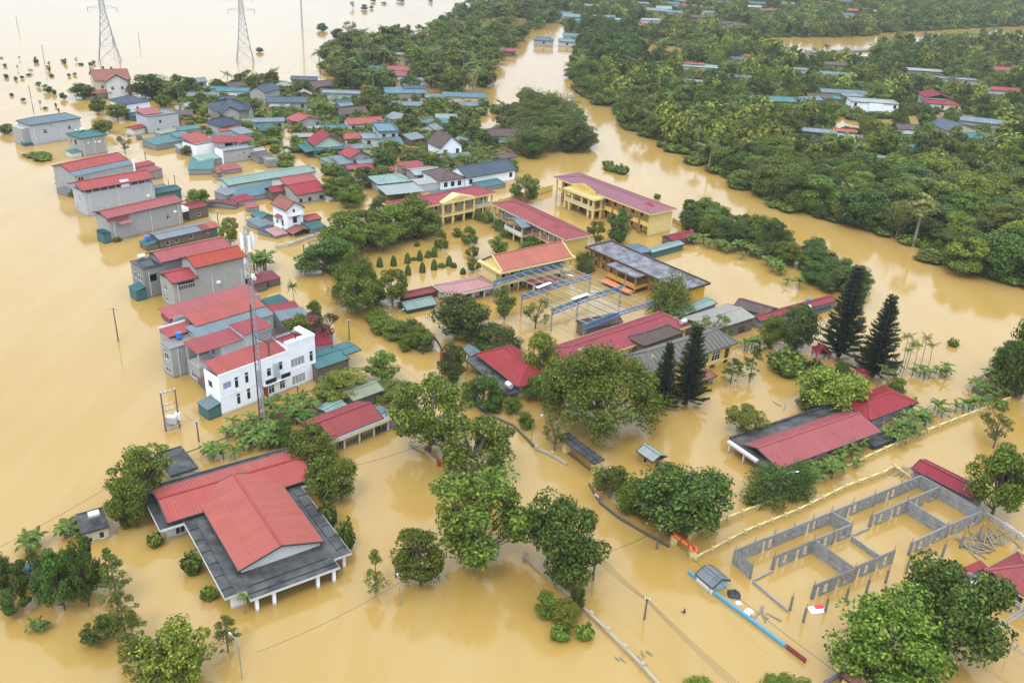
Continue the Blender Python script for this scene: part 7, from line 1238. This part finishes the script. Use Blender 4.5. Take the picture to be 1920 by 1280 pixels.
# gate house and kiosk
b = Bld('gate_house', 'red hip roofed office beside the school gate', (892, 664), (972, 726), (1003, 682), 2.9, 'office', D=8.4)
b.walls((0.6, 0.6, b.L - 0.6, b.D - 0.6), 2.8, 'pyellow', {'f': [(1, 0.2, 1.2, 1.4, 'w'), (5, -0.8, 1.3, 2.4, 'v'), (9, 0.2, 1.2, 1.4, 'w')], 'r': [(2, 0.2, 1.2, 1.4, 'w')]}); b.roof((0, 0, b.L, b.D), 2.95, 'hip', 'red', 2.0, 3.4); b.box('canopy_slab', (-0.6, -2.2, 1.9, b.L + 0.3, 0.5, 2.15), T['slab']); b.cols([(0, -1.9), (b.L * 0.5, -1.9), (b.L, -1.9)], -1, 1.9, 0.28, Wm['pyellow']); tankset(b, b.L - 1.2, -1.2, 2.15)
house('gate_annex', 'small blue grey roofed yellow annex beside the gate house', (866, 653), (884, 668), (903, 660), 2.0, 'pyellow', ('gx', 'bgrey', 0.5), {'f': [(0.5, -0.2, 0.7, 1.5, 'v'), (1.8, -0.2, 0.7, 1.5, 'v')]}, cat='office', ov=0.2)
b = Bld('blue_kiosk', 'tiny blue and white kiosk with grey gable roof at the road corner', (1307, 1075), (1336, 1100), (1360, 1080), 1.3, 'kiosk'); b.walls((0.1, 0.2, b.L - 0.1, b.D - 0.2), 1.25, 'blue', None, gable=('x', 0.7)); b.roof((-0.15, -0.1, b.L + 0.15, b.D + 0.1), 1.25, 'gx', 'grey', 0.85, pitch=0.5); b.box('front_panel', (-0.02, 0.1, -0.5, b.L + 0.02, 0.17, 1.1), Wm['white'])
# houses at the lower right corner
b = Bld('corner_bungalow', 'red roofed yellow bungalow with white railings at the timber pile', (1850, 1072), (1960, 1142), (1890, 1037), 2.4, 'house', D=7.5)
b.walls((0.6, 1.8, b.L - 0.6, b.D), 2.3, 'dwhite', {'f': rowop(5, b.L - 1.2, -0.2, 1.1, 1.8, 'w')}); b.roof((-0.3, -0.1, b.L, b.D + 0.4), 2.5, 'hip', 'dusty', 1.5, 3); b.box('eave_slab', (-0.2, -0.2, 2.1, b.L, b.D, 2.4), Wm['pyellow']); b.cols([(0.2 + i * 2.6, 0.2) for i in range(6)], -1, 2.1, 0.26, Wm['pyellow']); rl = MB(); rl.box(0, 0.1, 0.9, b.L, 0.2, 1.0); [rl.box(0.2 + i * 0.32, 0.12, -0.2, 0.3 + i * 0.32, 0.18, 0.9) for i in range(40)]; b.part('railing', rl, Wm['dwhite']); b.cols([], 0, 1, 1, Wm['dwhite'])
house('porch_strip', 'narrow maroon sheet roof beside the red roofed bungalow', (1784, 1092), (1852, 1062), (1842, 1050), 1.8, 'dgrey', ('shed', 'crimson', 0.3), cat='shed', ov=0.2)
house('tile_porch', 'little orange tiled roof at the foot of the big trees', (1577, 1266), (1625, 1300), (1600, 1255), 1.6, 'yellow', ('gx', 'otile', 0.6), cat='shed', ov=0.2); lowwall('railing_wall', 'grey panel fence leading to the orange tiled porch', [(1545, 1275), (1590, 1250), (1618, 1236)], 'dgrey', 1.0, 0.12)
r = root('porch_framework', 'bare silver steel lattice beams of an unfinished porch roof', 'frame', (1850, 1160)); o = Vector((r.location.x, r.location.y, 0))
for p, q in (((1815, 1072), (1935, 1150)), ((1850, 1115), (1940, 1172)), ((1855, 1185), (1945, 1240)), ((1860, 1180), (1935, 1135)), ((1800, 1105), (1860, 1185))):
    a, b_ = at(*p, 2.6) - o, at(*q, 2.6) - o; c = MB(); n = Vector((-(b_ - a).y, (b_ - a).x, 0)).normalized() * 0.22
    for s in (-1, 1): c.beam(a + n * s, b_ + n * s, 0.08)
    for i in range(14): c.beam(a.lerp(b_, i / 14) - n, a.lerp(b_, (i + 1) / 14) + n, 0.04)
    c.build('truss', X['steel'], r)
for p in ((1815, 1072), (1855, 1185), (1900, 1200)): q = at(*p, 2.6) - o; c = MB(); c.beam((q.x, q.y, -1), (q.x, q.y, 2.6), 0.1); c.build('post', X['steel'], r)
# park pavilions
for px, w, lb in ((1538, 668, 0), 3.4, 'small pagoda with tiered crimson roof beside the mound bush'), ((1612, 712, 0), 2.6, 'smaller crimson tiered pagoda beneath the dark pine'):
    r = root('garden_pavilion', lb, 'pavilion', px[:2])
    for s, z, nm in ((1.0, 1.3, 'lower_roof'), (0.55, 2.1, 'upper_roof')):
        c = MB(); q = w / 2 * s; [roof_face(c, t, 0.3) for t in ([(-q, -q, z), (q, -q, z), (0, 0, z + q * 0.8)], [(q, -q, z), (q, q, z), (0, 0, z + q * 0.8)], [(q, q, z), (-q, q, z), (0, 0, z + q * 0.8)], [(-q, q, z), (-q, -q, z), (0, 0, z + q * 0.8)])]; c.build(nm, T['crimson'], r)
    for sx in (-1, 1):
        for sy in (-1, 1): c = MB(); c.box(sx * w * .38 - .1, sy * w * .38 - .1, -1, sx * w * .38 + .1, sy * w * .38 + .1, 1.4); c.build('post', X['rframe'], r)
# utility poles, lamps, wires
POLES = {}
def pole(key, bx, by, ty, label, arm=0.0, rad=0.14, mat='pole', group='utility poles', cat='pole'):
    P = at(bx, by); h = height(bx, by, ty); r = root('utility_pole', label, cat, P=P, group=group); c = MB(); c.tube([(0, 0, -1), (0, 0, h)], [rad * 1.15, rad * 0.75], 8); c.build('shaft', X[mat], r); POLES[key] = Vector((P.x, P.y, h))
    if arm: 
        c = MB(); c.beam((-arm, 0, h - 0.25), (arm, 0, h - 0.25), 0.12, 0.1); q = c.build('crossarm', X['steel'], r)
        c = MB(); [c.lathe([(0.0, 0.0), (0.07, 0.02), (0.05, 0.3), (0.0, 0.32)], 6, (x, 0, h - 0.2)) for x in (-arm * 0.9, 0, arm * 0.9)]; c.build('insulator', X['wframe'], q)
    return r
for k, a in {'field': (222, 640, 577, 'wooden pole with crossarm alone in the wide flood', 1.0), 'road1': (1112, 1087, 1038, 'stubby concrete pole at the dark road tree', 0.5), 'road2': (1208, 1160, 1121, 'short leaning pole standing alone in the road', 0.3), 'gate': (1231, 1029, 985, 'dark pole with lamps beside the banner gate', 0.4), 'street': (655, 637, 600, 'dark pole in the flooded street by the white house', 0.3), 'corner': (571, 498, 458, 'pole at the dark street corner tree', 0.3), 'hall': (373, 828, 790, 'pole behind the black roofed pump house', 0.3), 'mast': (560, 757, 722, 'thin pole before the white house', 0.2), 'clinic': (1430, 940, 905, 'black pole with lamps under the mango tree', 0.3), 'far1': (84, 120, 85, 'tall crossarm pole in the far flood', 1.2), 'far2': (262, 86, 60, 'tall pole between the two pylons', 0), 'far3': (34, 54, 30, 'farthest leaning pole in the flood', 0), 'st1': (329, 351, 328, 'pole in the street by the green garage', 0.4), 'st2': (317, 352, 337, 'shorter pole beside the green garage', 0), 'st3': (273, 299, 283, 'stub pole at the street bend', 0.2), 'st4': (410, 428, 396, 'pole beside the faded red house', 0.2), 'lane1': (58, 184, 160, 'pole along the far flooded lane', 0), 'lane2': (63, 210, 192, 'second pole along the far flooded lane', 0), 'emb': (212, 83, 54, 'pole beside the lattice pylon', 0)}.items(): pole(k, *a)
def lamp(bx, by, ty, ax, ay, label):
    P = at(bx, by); h = height(bx, by, ty); r = root('street_lamp', label, 'street lamp', P=P, group='street lamps'); e = at(ax, ay, h + 0.2) - P; e = Vector((e.x, e.y, 0)); e = e.normalized() * min(2.2, max(1.2, e.length))
    c = MB(); c.tube([(0, 0, -1), (0, 0, h * 0.85), tuple(e * 0.25 + Vector((0, 0, h))), tuple(e + Vector((0, 0, h + 0.2)))], [0.08, 0.06, 0.05, 0.04], 7); c.build('post', X['steel'], r); c = MB(); c.beam(e + Vector((0, 0, h + 0.2)), e * 1.25 + Vector((0, 0, h + 0.23)), 0.16, 0.08); c.build('lamp_head', X['whiteplastic'], r)
lamp(1122, 942, 880, 1142, 876, 'curved grey street lamp at the portal wall'); lamp(996, 837, 787, 1014, 779, 'thin street lamp behind the mossy wall'); lamp(1457, 942, 887, 1492, 884, 'grey street lamp standing on the yellow fence line'); lamp(454, 1272, 1200, 438, 1192, 'slim lamp post in open water by the conifer'); lamp(750, 1134, 1092, 749, 1088, 'slim lamp post near the narrow green tree'); lamp(745, 625, 585, 755, 580, 'street lamp at the school wall hedge')
for px, lb in (((1119, 934), 'orange and white notice board on the portal wall'), ((742, 628), 'orange notice board at the school wall')): r = root('notice_board', lb, 'sign', px); c = MB(); c.box(-0.5, -0.03, 0.7, 0.5, 0.03, 2.0); c.build('board', X['orange'], r, rz=-0.9); c = MB(); c.box(-0.5, -0.035, 0.3, 0.5, 0.035, 0.695); c.build('lower_board', X['wframe'], r, rz=-0.9); c = MB(); c.beam((0, 0, -1), (0, 0, 0.6), 0.08); c.build('leg', X['steel'], r)
def wire(a, b, sag, label, rad=0.028, n=10):
    a, b = Vector(a), Vector(b); c = MB(); c.tube([tuple(a.lerp(b, t / n) + Vector((0, 0, -sag * 4 * (t / n) * (1 - t / n)))) for t in range(n + 1)], rad, 4); o = c.build('cable', X['wire']); tag(o, label, 'cable', 'overhead cables')
def off(v, x, z): return v + Vector((x, x * 0.6, z))
far_end = at(1400, 1300, 3.2)
for i, x in enumerate((-0.45, -0.15, 0.15, 0.45)): wire(off(POLES['road1'], x, -0.2), off(POLES['road2'], x * 0.6, -0.15 - 0.1 * i), 0.3, 'power cable strung along the flooded road'); wire(off(POLES['road2'], x * 0.6, -0.15 - 0.1 * i), off(far_end, x, 0), 0.3, 'power cable strung along the flooded road')
for x in (-0.2, 0.2): wire(off(POLES['road1'], x, -0.3), off(POLES['gate'], x, -0.6), 0.4, 'cable crossing from the road tree to the banner gate')
P1, P2, P3 = at(1255, 1008, 2.6), at(1362, 1102, 2.4), at(1572, 1262, 2.6); wire(P1, P2, 0.1, 'black cable above the blue kiosk', 0.045); wire(P2, P3, 0.15, 'black cable slanting over the blue wall', 0.045)
wire(at(482, 1222, 2), at(749, 1092, 3.2), 0.6, 'thin cable sagging past the hall front'); wire(at(-30, 1040, 3), at(215, 905, 3), 0.3, 'thin cable across the lower left water'); wire(at(345, 775, 2.5), POLES['hall'], 0.4, 'cable from transformer to pole'); wire(POLES['hall'], POLES['mast'], 0.5, 'cable behind the bananas'); wire(at(665, 872, 2.2), at(800, 830, 2.4), 0.3, 'thin cable across the flooded square')
wire(POLES['corner'], POLES['street'], 0.6, 'cable along the flooded street'); wire(POLES['street'], at(870, 780, 4), 0.6, 'cable along the flooded street'); wire(POLES['st1'], POLES['st4'], 0.5, 'cable along the flooded street'); c = MB(); c.tube([tuple(at(345, 850, 0.9)), tuple(at(420, 822, 1.0)), tuple(at(500, 795, 0.9))], 0.09, 5); o = c.build('thick_cable', X['wire']); tag(o, 'thick black cable slung over the banana plants', 'cable')
# transformer
T0 = root('transformer_stand', 'transformer on a two pole stand in the flood', 'transformer', (311, 808)); o = Vector((T0.location.x, T0.location.y, 0)); A, B_ = at(311, 808) - o, at(337, 800) - o; h = height(311, 808, 737)
for p in (A, B_): c = MB(); c.tube([(p.x, p.y, -1), (p.x, p.y, h)], [0.16, 0.12], 8); c.build('pole', X['pole'], T0)
for z in (h - 0.1, h * 0.66, h * 0.52): c = MB(); c.beam(A + Vector((0, 0, z)) - (B_ - A) * 0.1, B_ + Vector((0, 0, z)) + (B_ - A) * 0.1, 0.12); c.build('crossbeam', X['steel'], T0); c = MB(); [c.lathe([(0, 0), (0.09, 0.03), (0.06, 0.35), (0, 0.4)], 6, tuple(A.lerp(B_, t) + Vector((0, 0, z)))) for t in (0, 0.33, 0.66, 1)]; c.build('insulator', X['wframe'], T0)
m_ = A.lerp(B_, 0.5); c = MB(); c.box(m_.x - 0.8, m_.y - 0.45, 1.2, m_.x + 0.8, m_.y + 0.45, 2.5); [c.box(m_.x - 0.7 + i * 0.3, m_.y - 0.6, 1.3, m_.x - 0.62 + i * 0.3, m_.y - 0.45, 2.3) for i in range(5)]; c.build('transformer_body', X['tank'], T0); c = MB(); c.box(B_.x - 0.5, B_.y - 0.3, 1.5, B_.x + 0.3, B_.y + 0.3, 2.7); c.build('switch_box', X['whiteplastic'], T0); c = MB(); c.beam(A + Vector((0, 0, 1.0)), B_ + Vector((0, 0, 1.0)), 1.2, 0.12); c.build('platform', X['steel'], T0)
# lattice towers
def lattice(r, prof, seg, w, mat, sides=4, name='lattice'):
    def pt(k, z):
        for (z0, a), (z1, b) in zip(prof, prof[1:]):
            if z0 <= z <= z1: s = a + (b - a) * (z - z0) / (z1 - z0); break
        t = 2 * math.pi * (k + 0.5) / sides; return Vector((math.cos(t) * s * 1.414, math.sin(t) * s * 1.414, z))
    zs = [0.0]; top = prof[-1][0]
    while zs[-1] < top:
        s = pt(0, min(zs[-1], top)).xy.length; zs.append(min(top, zs[-1] + max(seg, s * 1.1)))
    for k in range(sides): c = MB(); [c.beam(pt(k, a), pt(k, b), w * 1.5) for a, b in zip(zs, zs[1:])]; c.build('leg', X[mat], r)
    c = MB()
    for i, (a, b) in enumerate(zip(zs, zs[1:])):
        for k in range(sides): c.beam(pt(k, a), pt(k + 1, b), w * 0.8); c.beam(pt(k + 1, a), pt(k, b), w * 0.8); c.beam(pt(k, b), pt(k + 1, b), w * 0.7)
    tag(c.build('bracing', X[mat], r), kind='stuff')
mh = height(494, 800, 425); r = root('telecom_mast', 'slender lattice telecom mast with white antenna panels', 'mast', (494, 800)); lattice(r, [(0, 0.38), (mh, 0.28)], 1.0, 0.05, 'steel', 3)
c = MB(); c.tube([(-0.35, -0.5, -0.5), (-0.3, -0.35, mh * 0.64)], 0.1, 6); c.build('cable_run', X['wire'], r)
for i in range(6): a = i * math.pi / 3; c = MB(); c.box(-0.16, -0.1, 0, 0.16, 0.1, 2.6 if i % 2 else 2.0); c.build('antenna', X['whiteplastic'], r, (math.cos(a) * 0.95, math.sin(a) * 0.95, mh - 3.2 - 0.5 * (i % 2)), a + 1.57)
for i, z in enumerate((mh - 8, mh - 8.6)): c = MB(); c.box(-0.25, -0.2, 0, 0.25, 0.2, 0.5); c.build('radio_unit', X['whiteplastic'], r, (0.5, -0.3 + 0.5 * i, z))
c = MB(); c.tube([(0, 0, mh - 0.2), (0, 0, mh + 2.2)], 0.04, 5); c.build('lightning_rod', X['steel'], r)
for px, lb, hw in (((206, 116), 'broad four legged lattice pylon in the flood', 5.0), ((460, 116), 'second lattice pylon with stacked insulators', 4.2)):
    r = root('power_pylon', lb, 'pylon', px, group='power line pylons'); r.rotation_euler.z = 0.35; lattice(r, [(0, hw), (9, hw * 0.66), (24, 1.15), (44, 0.7)], 1.6, 0.16, 'steel')
    for z, w_ in ((25, 6.5), (31, 5.5), (37, 4.5)): c = MB(); [c.beam((s * 0.8, 0, z + dz), (s * w_, 0, z + 0.3), 0.14) for s in (-1, 1) for dz in (0, 1.6)]; q = c.build('crossarm', X['steel'], r); c = MB(); [c.tube([(s * w_, 0, z + 0.3), (s * w_, 0, z - 1.6)], 0.12, 5) for s in (-1, 1)]; c.build('insulator', X['pole'], q)
r = root('radio_mast', 'thin tall radio mast far out in the flood', 'mast', (567, 57)); lattice(r, [(0, 0.4), (34, 0.3)], 1.4, 0.1, 'steel', 3)
# pipes and condensers on the bare side walls of the tall row
_pm = MB(); _pm.tube([(0, 0, 0), (0, 0, 1)], 0.05, 6); _pm = _pm.mesh('drain_pipe', X['wframe']); _am = MB(); _am.box(-0.4, -0.32, 0, 0.4, 0, 0.55); _am.lathe([(0.0, 0.0), (0.22, 0.0), (0.22, 0.02)], 10, (0.1, -0.33, 0.28)); _am = _am.mesh('condenser', X['whiteplastic'])
for o_ in [o for o in COL.objects if o.parent is None and o.get('group') == ROW]:
    w_ = next((c for c in o_.children if c.name.startswith('wall')), None)
    if not w_: continue
    bx_ = [Vector(p) for p in w_.bound_box]; xa, xb, ya, zt = min(p.x for p in bx_), max(p.x for p in bx_), min(p.y for p in bx_), max(p.z for p in bx_)
    for t_ in (0.06, R.uniform(0.4, 0.6), 0.95): q_ = put('drain_pipe', _pm, o_, (xa + (xb - xa) * t_, ya - 0.06, -0.5)); q_.scale = (1, 1, min(zt, 6.0) + 0.3)
    put('condenser', _am, o_, (xa + (xb - xa) * R.uniform(0.55, 0.9), ya - 0.01, R.uniform(2.2, 4.2)))
# submerged car at the street bend
P = at(261, 260); r = root('drowned_car', 'dark car half under water at the street bend', 'car', P=P, rz=math.radians(118)); c = MB()
prof = [(-2.1, -0.3), (-2.1, 0.35), (-1.5, 0.45), (-1.0, 0.95), (0.6, 0.98), (1.1, 0.5), (2.0, 0.38), (2.15, -0.3)]
for (x0, z0), (x1, z1) in zip(prof, prof[1:]): c.poly((x0, -0.85, z0), (x0, 0.85, z0), (x1, 0.85, z1), (x1, -0.85, z1))
for s in (-1, 1): c.poly(*[(x, s * 0.85, z) for x, z in (prof if s > 0 else prof[::-1])])
c.build('body', X['carpaint'], r); c = MB(); c.poly((0.65, -0.75, 0.93), (1.07, -0.75, 0.52), (1.07, 0.75, 0.52), (0.65, 0.75, 0.93)); c.poly((-1.05, -0.75, 0.92), (-1.05, 0.75, 0.92), (-1.46, 0.75, 0.49), (-1.46, -0.75, 0.49)); [c.poly(*[(x, s * 0.86, z) for x, z in ((-0.9, 0.88), (-1.25, 0.5), (0.85, 0.5), (0.5, 0.9))][::s]) for s in (-1, 1)]; c.build('window', X['glass'], r, (0, 0, 0.012)); 
for y in (-0.6, 0.6): c = MB(); c.box(2.06, y - 0.2, 0.12, 2.17, y + 0.2, 0.28); c.build('headlight', X['wframe'], r)
for x in (-1.3, 1.3):
    for y in (-0.8, 0.8): c = MB(); c.tube([(x, y - 0.1, -0.35), (x, y + 0.1, -0.35)], 0.33, 12); c.build('wheel', X['tyre'], r)
# person wading
def person(px):
    P = at(*px); r = root('person', 'person in dark clothes wading chest deep in the flooded road', 'person', P=P, rz=0.6); me = bpy.data.meshes.new('body')
    V = [(0, 0, -0.55), (0, 0, -0.2), (0, 0.02, 0.12), (0, 0.02, 0.32), (0, 0.03, 0.42), (0.17, 0.02, 0.3), (-0.17, 0.02, 0.3), (0.27, 0.1, 0.06), (-0.26, 0.14, 0.08), (0.22, 0.3, 0.03), (-0.2, 0.34, 0.06), (0.1, 0, -0.9), (-0.1, 0, -0.9)]
    me.from_pydata(V, [(0, 1), (1, 2), (2, 3), (3, 4), (3, 5), (3, 6), (5, 7), (6, 8), (7, 9), (8, 10), (0, 11), (0, 12)], []); o = bpy.data.objects.new('body', me); COL.objects.link(o); o.parent = r; me.materials.append(X['cloth'])
    md = o.modifiers.new('skin', 'SKIN'); rad = [.15, .14, .16, .12, .055, .07, .07, .05, .05, .04, .04, .09, .09]
    for i, s in enumerate(me.skin_vertices[0].data): s.radius = (rad[i], rad[i] * 0.8); s.use_root = i == 0
    o.modifiers.new('sub', 'SUBSURF').levels = 1; o.modifiers['sub'].render_levels = 2
    h = MB(); h.lathe([(0.0, -0.12), (0.06, -0.11), (0.085, -0.03), (0.09, 0.04), (0.07, 0.1), (0.0, 0.125)], 12); q = h.build('head', X['skin'], r, (0, 0.04, 0.55), smooth=True); h = MB(); h.lathe([(0.098, -0.02), (0.1, 0.05), (0.078, 0.115), (0.0, 0.14)], 12, (0, -0.015, 0)); h.build('hair', X['hair'], q, smooth=True)
    n = MB(); n.poly((-0.015, 0.085, 0.0), (0.015, 0.085, 0.0), (0, 0.11, -0.02)); n.poly((-0.015, 0.085, 0.0), (0, 0.11, -0.02), (0, 0.085, 0.04)); n.poly((0.015, 0.085, 0), (0, 0.085, 0.04), (0, 0.11, -0.02)); n.build('nose', X['skin'], q)
    for s, wv in ((1, 9), (-1, 10)):
        hb = MB(); w = Vector(V[wv]); hb.beam(w, w + Vector((0, 0.09, 0)), 0.08, 0.03); [hb.tube([tuple(w + Vector((-0.03 + 0.02 * k, 0.09, 0))), tuple(w + Vector((-0.032 + 0.021 * k, 0.13 + 0.01 * (k in (1, 2)), -0.005))), tuple(w + Vector((-0.032 + 0.021 * k, 0.155 + 0.012 * (k in (1, 2)), -0.02)))], [0.009, 0.009, 0.007], 5) for k in range(4)]; hb.tube([tuple(w + Vector((-0.04 * s, 0.02, 0))), tuple(w + Vector((-0.075 * s, 0.06, -0.01)))], [0.011, 0.008], 5); hb.build('hand', X['skin'], r)
person((1283, 1148))
# debris
def planks(cx, cy, n, spread, label, group, L=(1.5, 4), mat='plank'):
    C = at(cx, cy); me = MB(); me.box(-0.5, -0.09, -0.025, 0.5, 0.09, 0.025); mm = me.mesh('plank', X[mat]); base = R.uniform(0, 3)
    for i in range(n): o = put('timber_plank', mm, None, (C.x + R.gauss(0, spread), C.y + R.gauss(0, spread * 0.7), 0.05 + 0.06 * i / 2 * R.random() + 0.03), base + R.gauss(0, 0.45), (R.uniform(*L), R.uniform(0.7, 1.4), 1)); o.rotation_euler[0] = R.gauss(0, 0.06); o.rotation_euler[1] = R.gauss(0, 0.05); tag(o, label, 'plank', group)
planks(1865, 1010, 30, 2.0, 'weathered plank in the timber pile by the white fence', 'timber pile'); planks(1838, 1025, 18, 1.4, 'weathered plank in the timber pile by the white fence', 'timber pile'); planks(1690, 886, 12, 0.9, 'floating plank caught in the corner of the yellow fence', 'planks at the fence corner'); planks(1425, 1150, 5, 0.8, 'dark plank floating behind the blue wall', 'planks behind the blue wall'); planks(1190, 1235, 10, 1.1, 'driftwood stick washed against the road wall', 'driftwood at the road wall', (0.5, 1.4)); planks(1462, 762, 3, 1.5, 'thin floating boom pole in the park water', 'boom poles', (2, 4))
def sheetlump(px, w, d, h, mat, name, label, cat):
    P = at(*px); r = random.Random(int(px[0])); m = MB(); n = 7; G = [[(-w / 2 + w * i / n, -d / 2 + d * j / n, (0.02 + h * math.sin(math.pi * i / n) * math.sin(math.pi * j / n) * r.uniform(0.5, 1.3) - (0.15 if i in (0, n) or j in (0, n) else 0))) for j in range(n + 1)] for i in range(n + 1)]
    for i in range(n):
        for j in range(n): m.poly(G[i][j], G[i + 1][j], G[i + 1][j + 1]); m.poly(G[i][j], G[i + 1][j + 1], G[i][j + 1])
    o = m.build(name, X[mat], None, (P.x, P.y, 0.0), r.uniform(0, 1.5)); tag(o, label, cat); return o
sheetlump((1376, 1115), 1.7, 1.9, 0.8, 'tarp', 'black_tarp', 'black tarpaulin mound behind the blue wall', 'tarpaulin'); sheetlump((1402, 1148), 2.0, 1.2, 0.4, 'whiteplastic', 'plastic_heap', 'crumpled white plastic heap behind the blue wall', 'plastic sheet'); o = sheetlump((1533, 1142), 2.6, 1.5, 0.45, 'whiteplastic', 'white_tarp', 'white printed tarpaulin snagged between two columns', 'tarpaulin'); c = MB(); c.box(-0.5, -0.3, 0.50, 0.7, 0.3, 0.53); c.build('red_print', X['redpaint'], o); sheetlump((1385, 1130), 0.9, 0.7, 0.25, 'whiteplastic', 'plastic_bag', 'white plastic bag below the black tarpaulin', 'plastic sheet'); sheetlump((1828, 1090), 1.6, 1.0, 0.4, 'whiteplastic', 'plastic_heap', 'white plastic snagged at the bungalow corner', 'plastic sheet')
# embankment roads far across the river
def ribbon(name, px, w, z, label):
    P = [at(*p, z) for p in px]; m = MB()
    for i, (a, b) in enumerate(zip(P, P[1:])):
        d = (b - a).normalized(); n = Vector((-d.y, d.x, 0)) * w / 2; m.poly(a - n, b - n, b + n, a + n); m.poly(a - n - Vector((0, 0, z + 0.5)), b - n - Vector((0, 0, z + 0.5)), b - n, a - n)
    tag(m.build(name, Wm['concrete']), label, kind='structure')
ribbon('embankment_road', [(1420, 101), (1480, 98), (1560, 95), (1640, 92), (1720, 88), (1800, 86), (1930, 80)], 7, 1.2, 'grey embankment road across the flooded channel'); ribbon('village_road', [(1205, 150), (1212, 132), (1240, 118), (1300, 108)], 6, 0.6, 'grey village road curving through the wood')
# air: thin pale haze over the whole valley
hb = MB(); hb.box(-2500, -500, -1.0, 2500, 2600, 95.0); ho = hb.build('haze', X['wframe']); hm = bpy.data.materials.new('haze_air'); hm.use_nodes = True; hn = hm.node_tree; hn.nodes.clear(); pv = hn.nodes.new('ShaderNodeVolumePrincipled'); pv.inputs['Color'].default_value = (0.93, 0.96, 1.0, 1); pv.inputs['Density'].default_value = 0.00009; ou = hn.nodes.new('ShaderNodeOutputMaterial'); hn.links.new(pv.outputs[0], ou.inputs['Volume']); ho.data.materials.clear(); ho.data.materials.append(hm); tag(ho, 'thin pale haze lying over the flooded valley', kind='stuff')
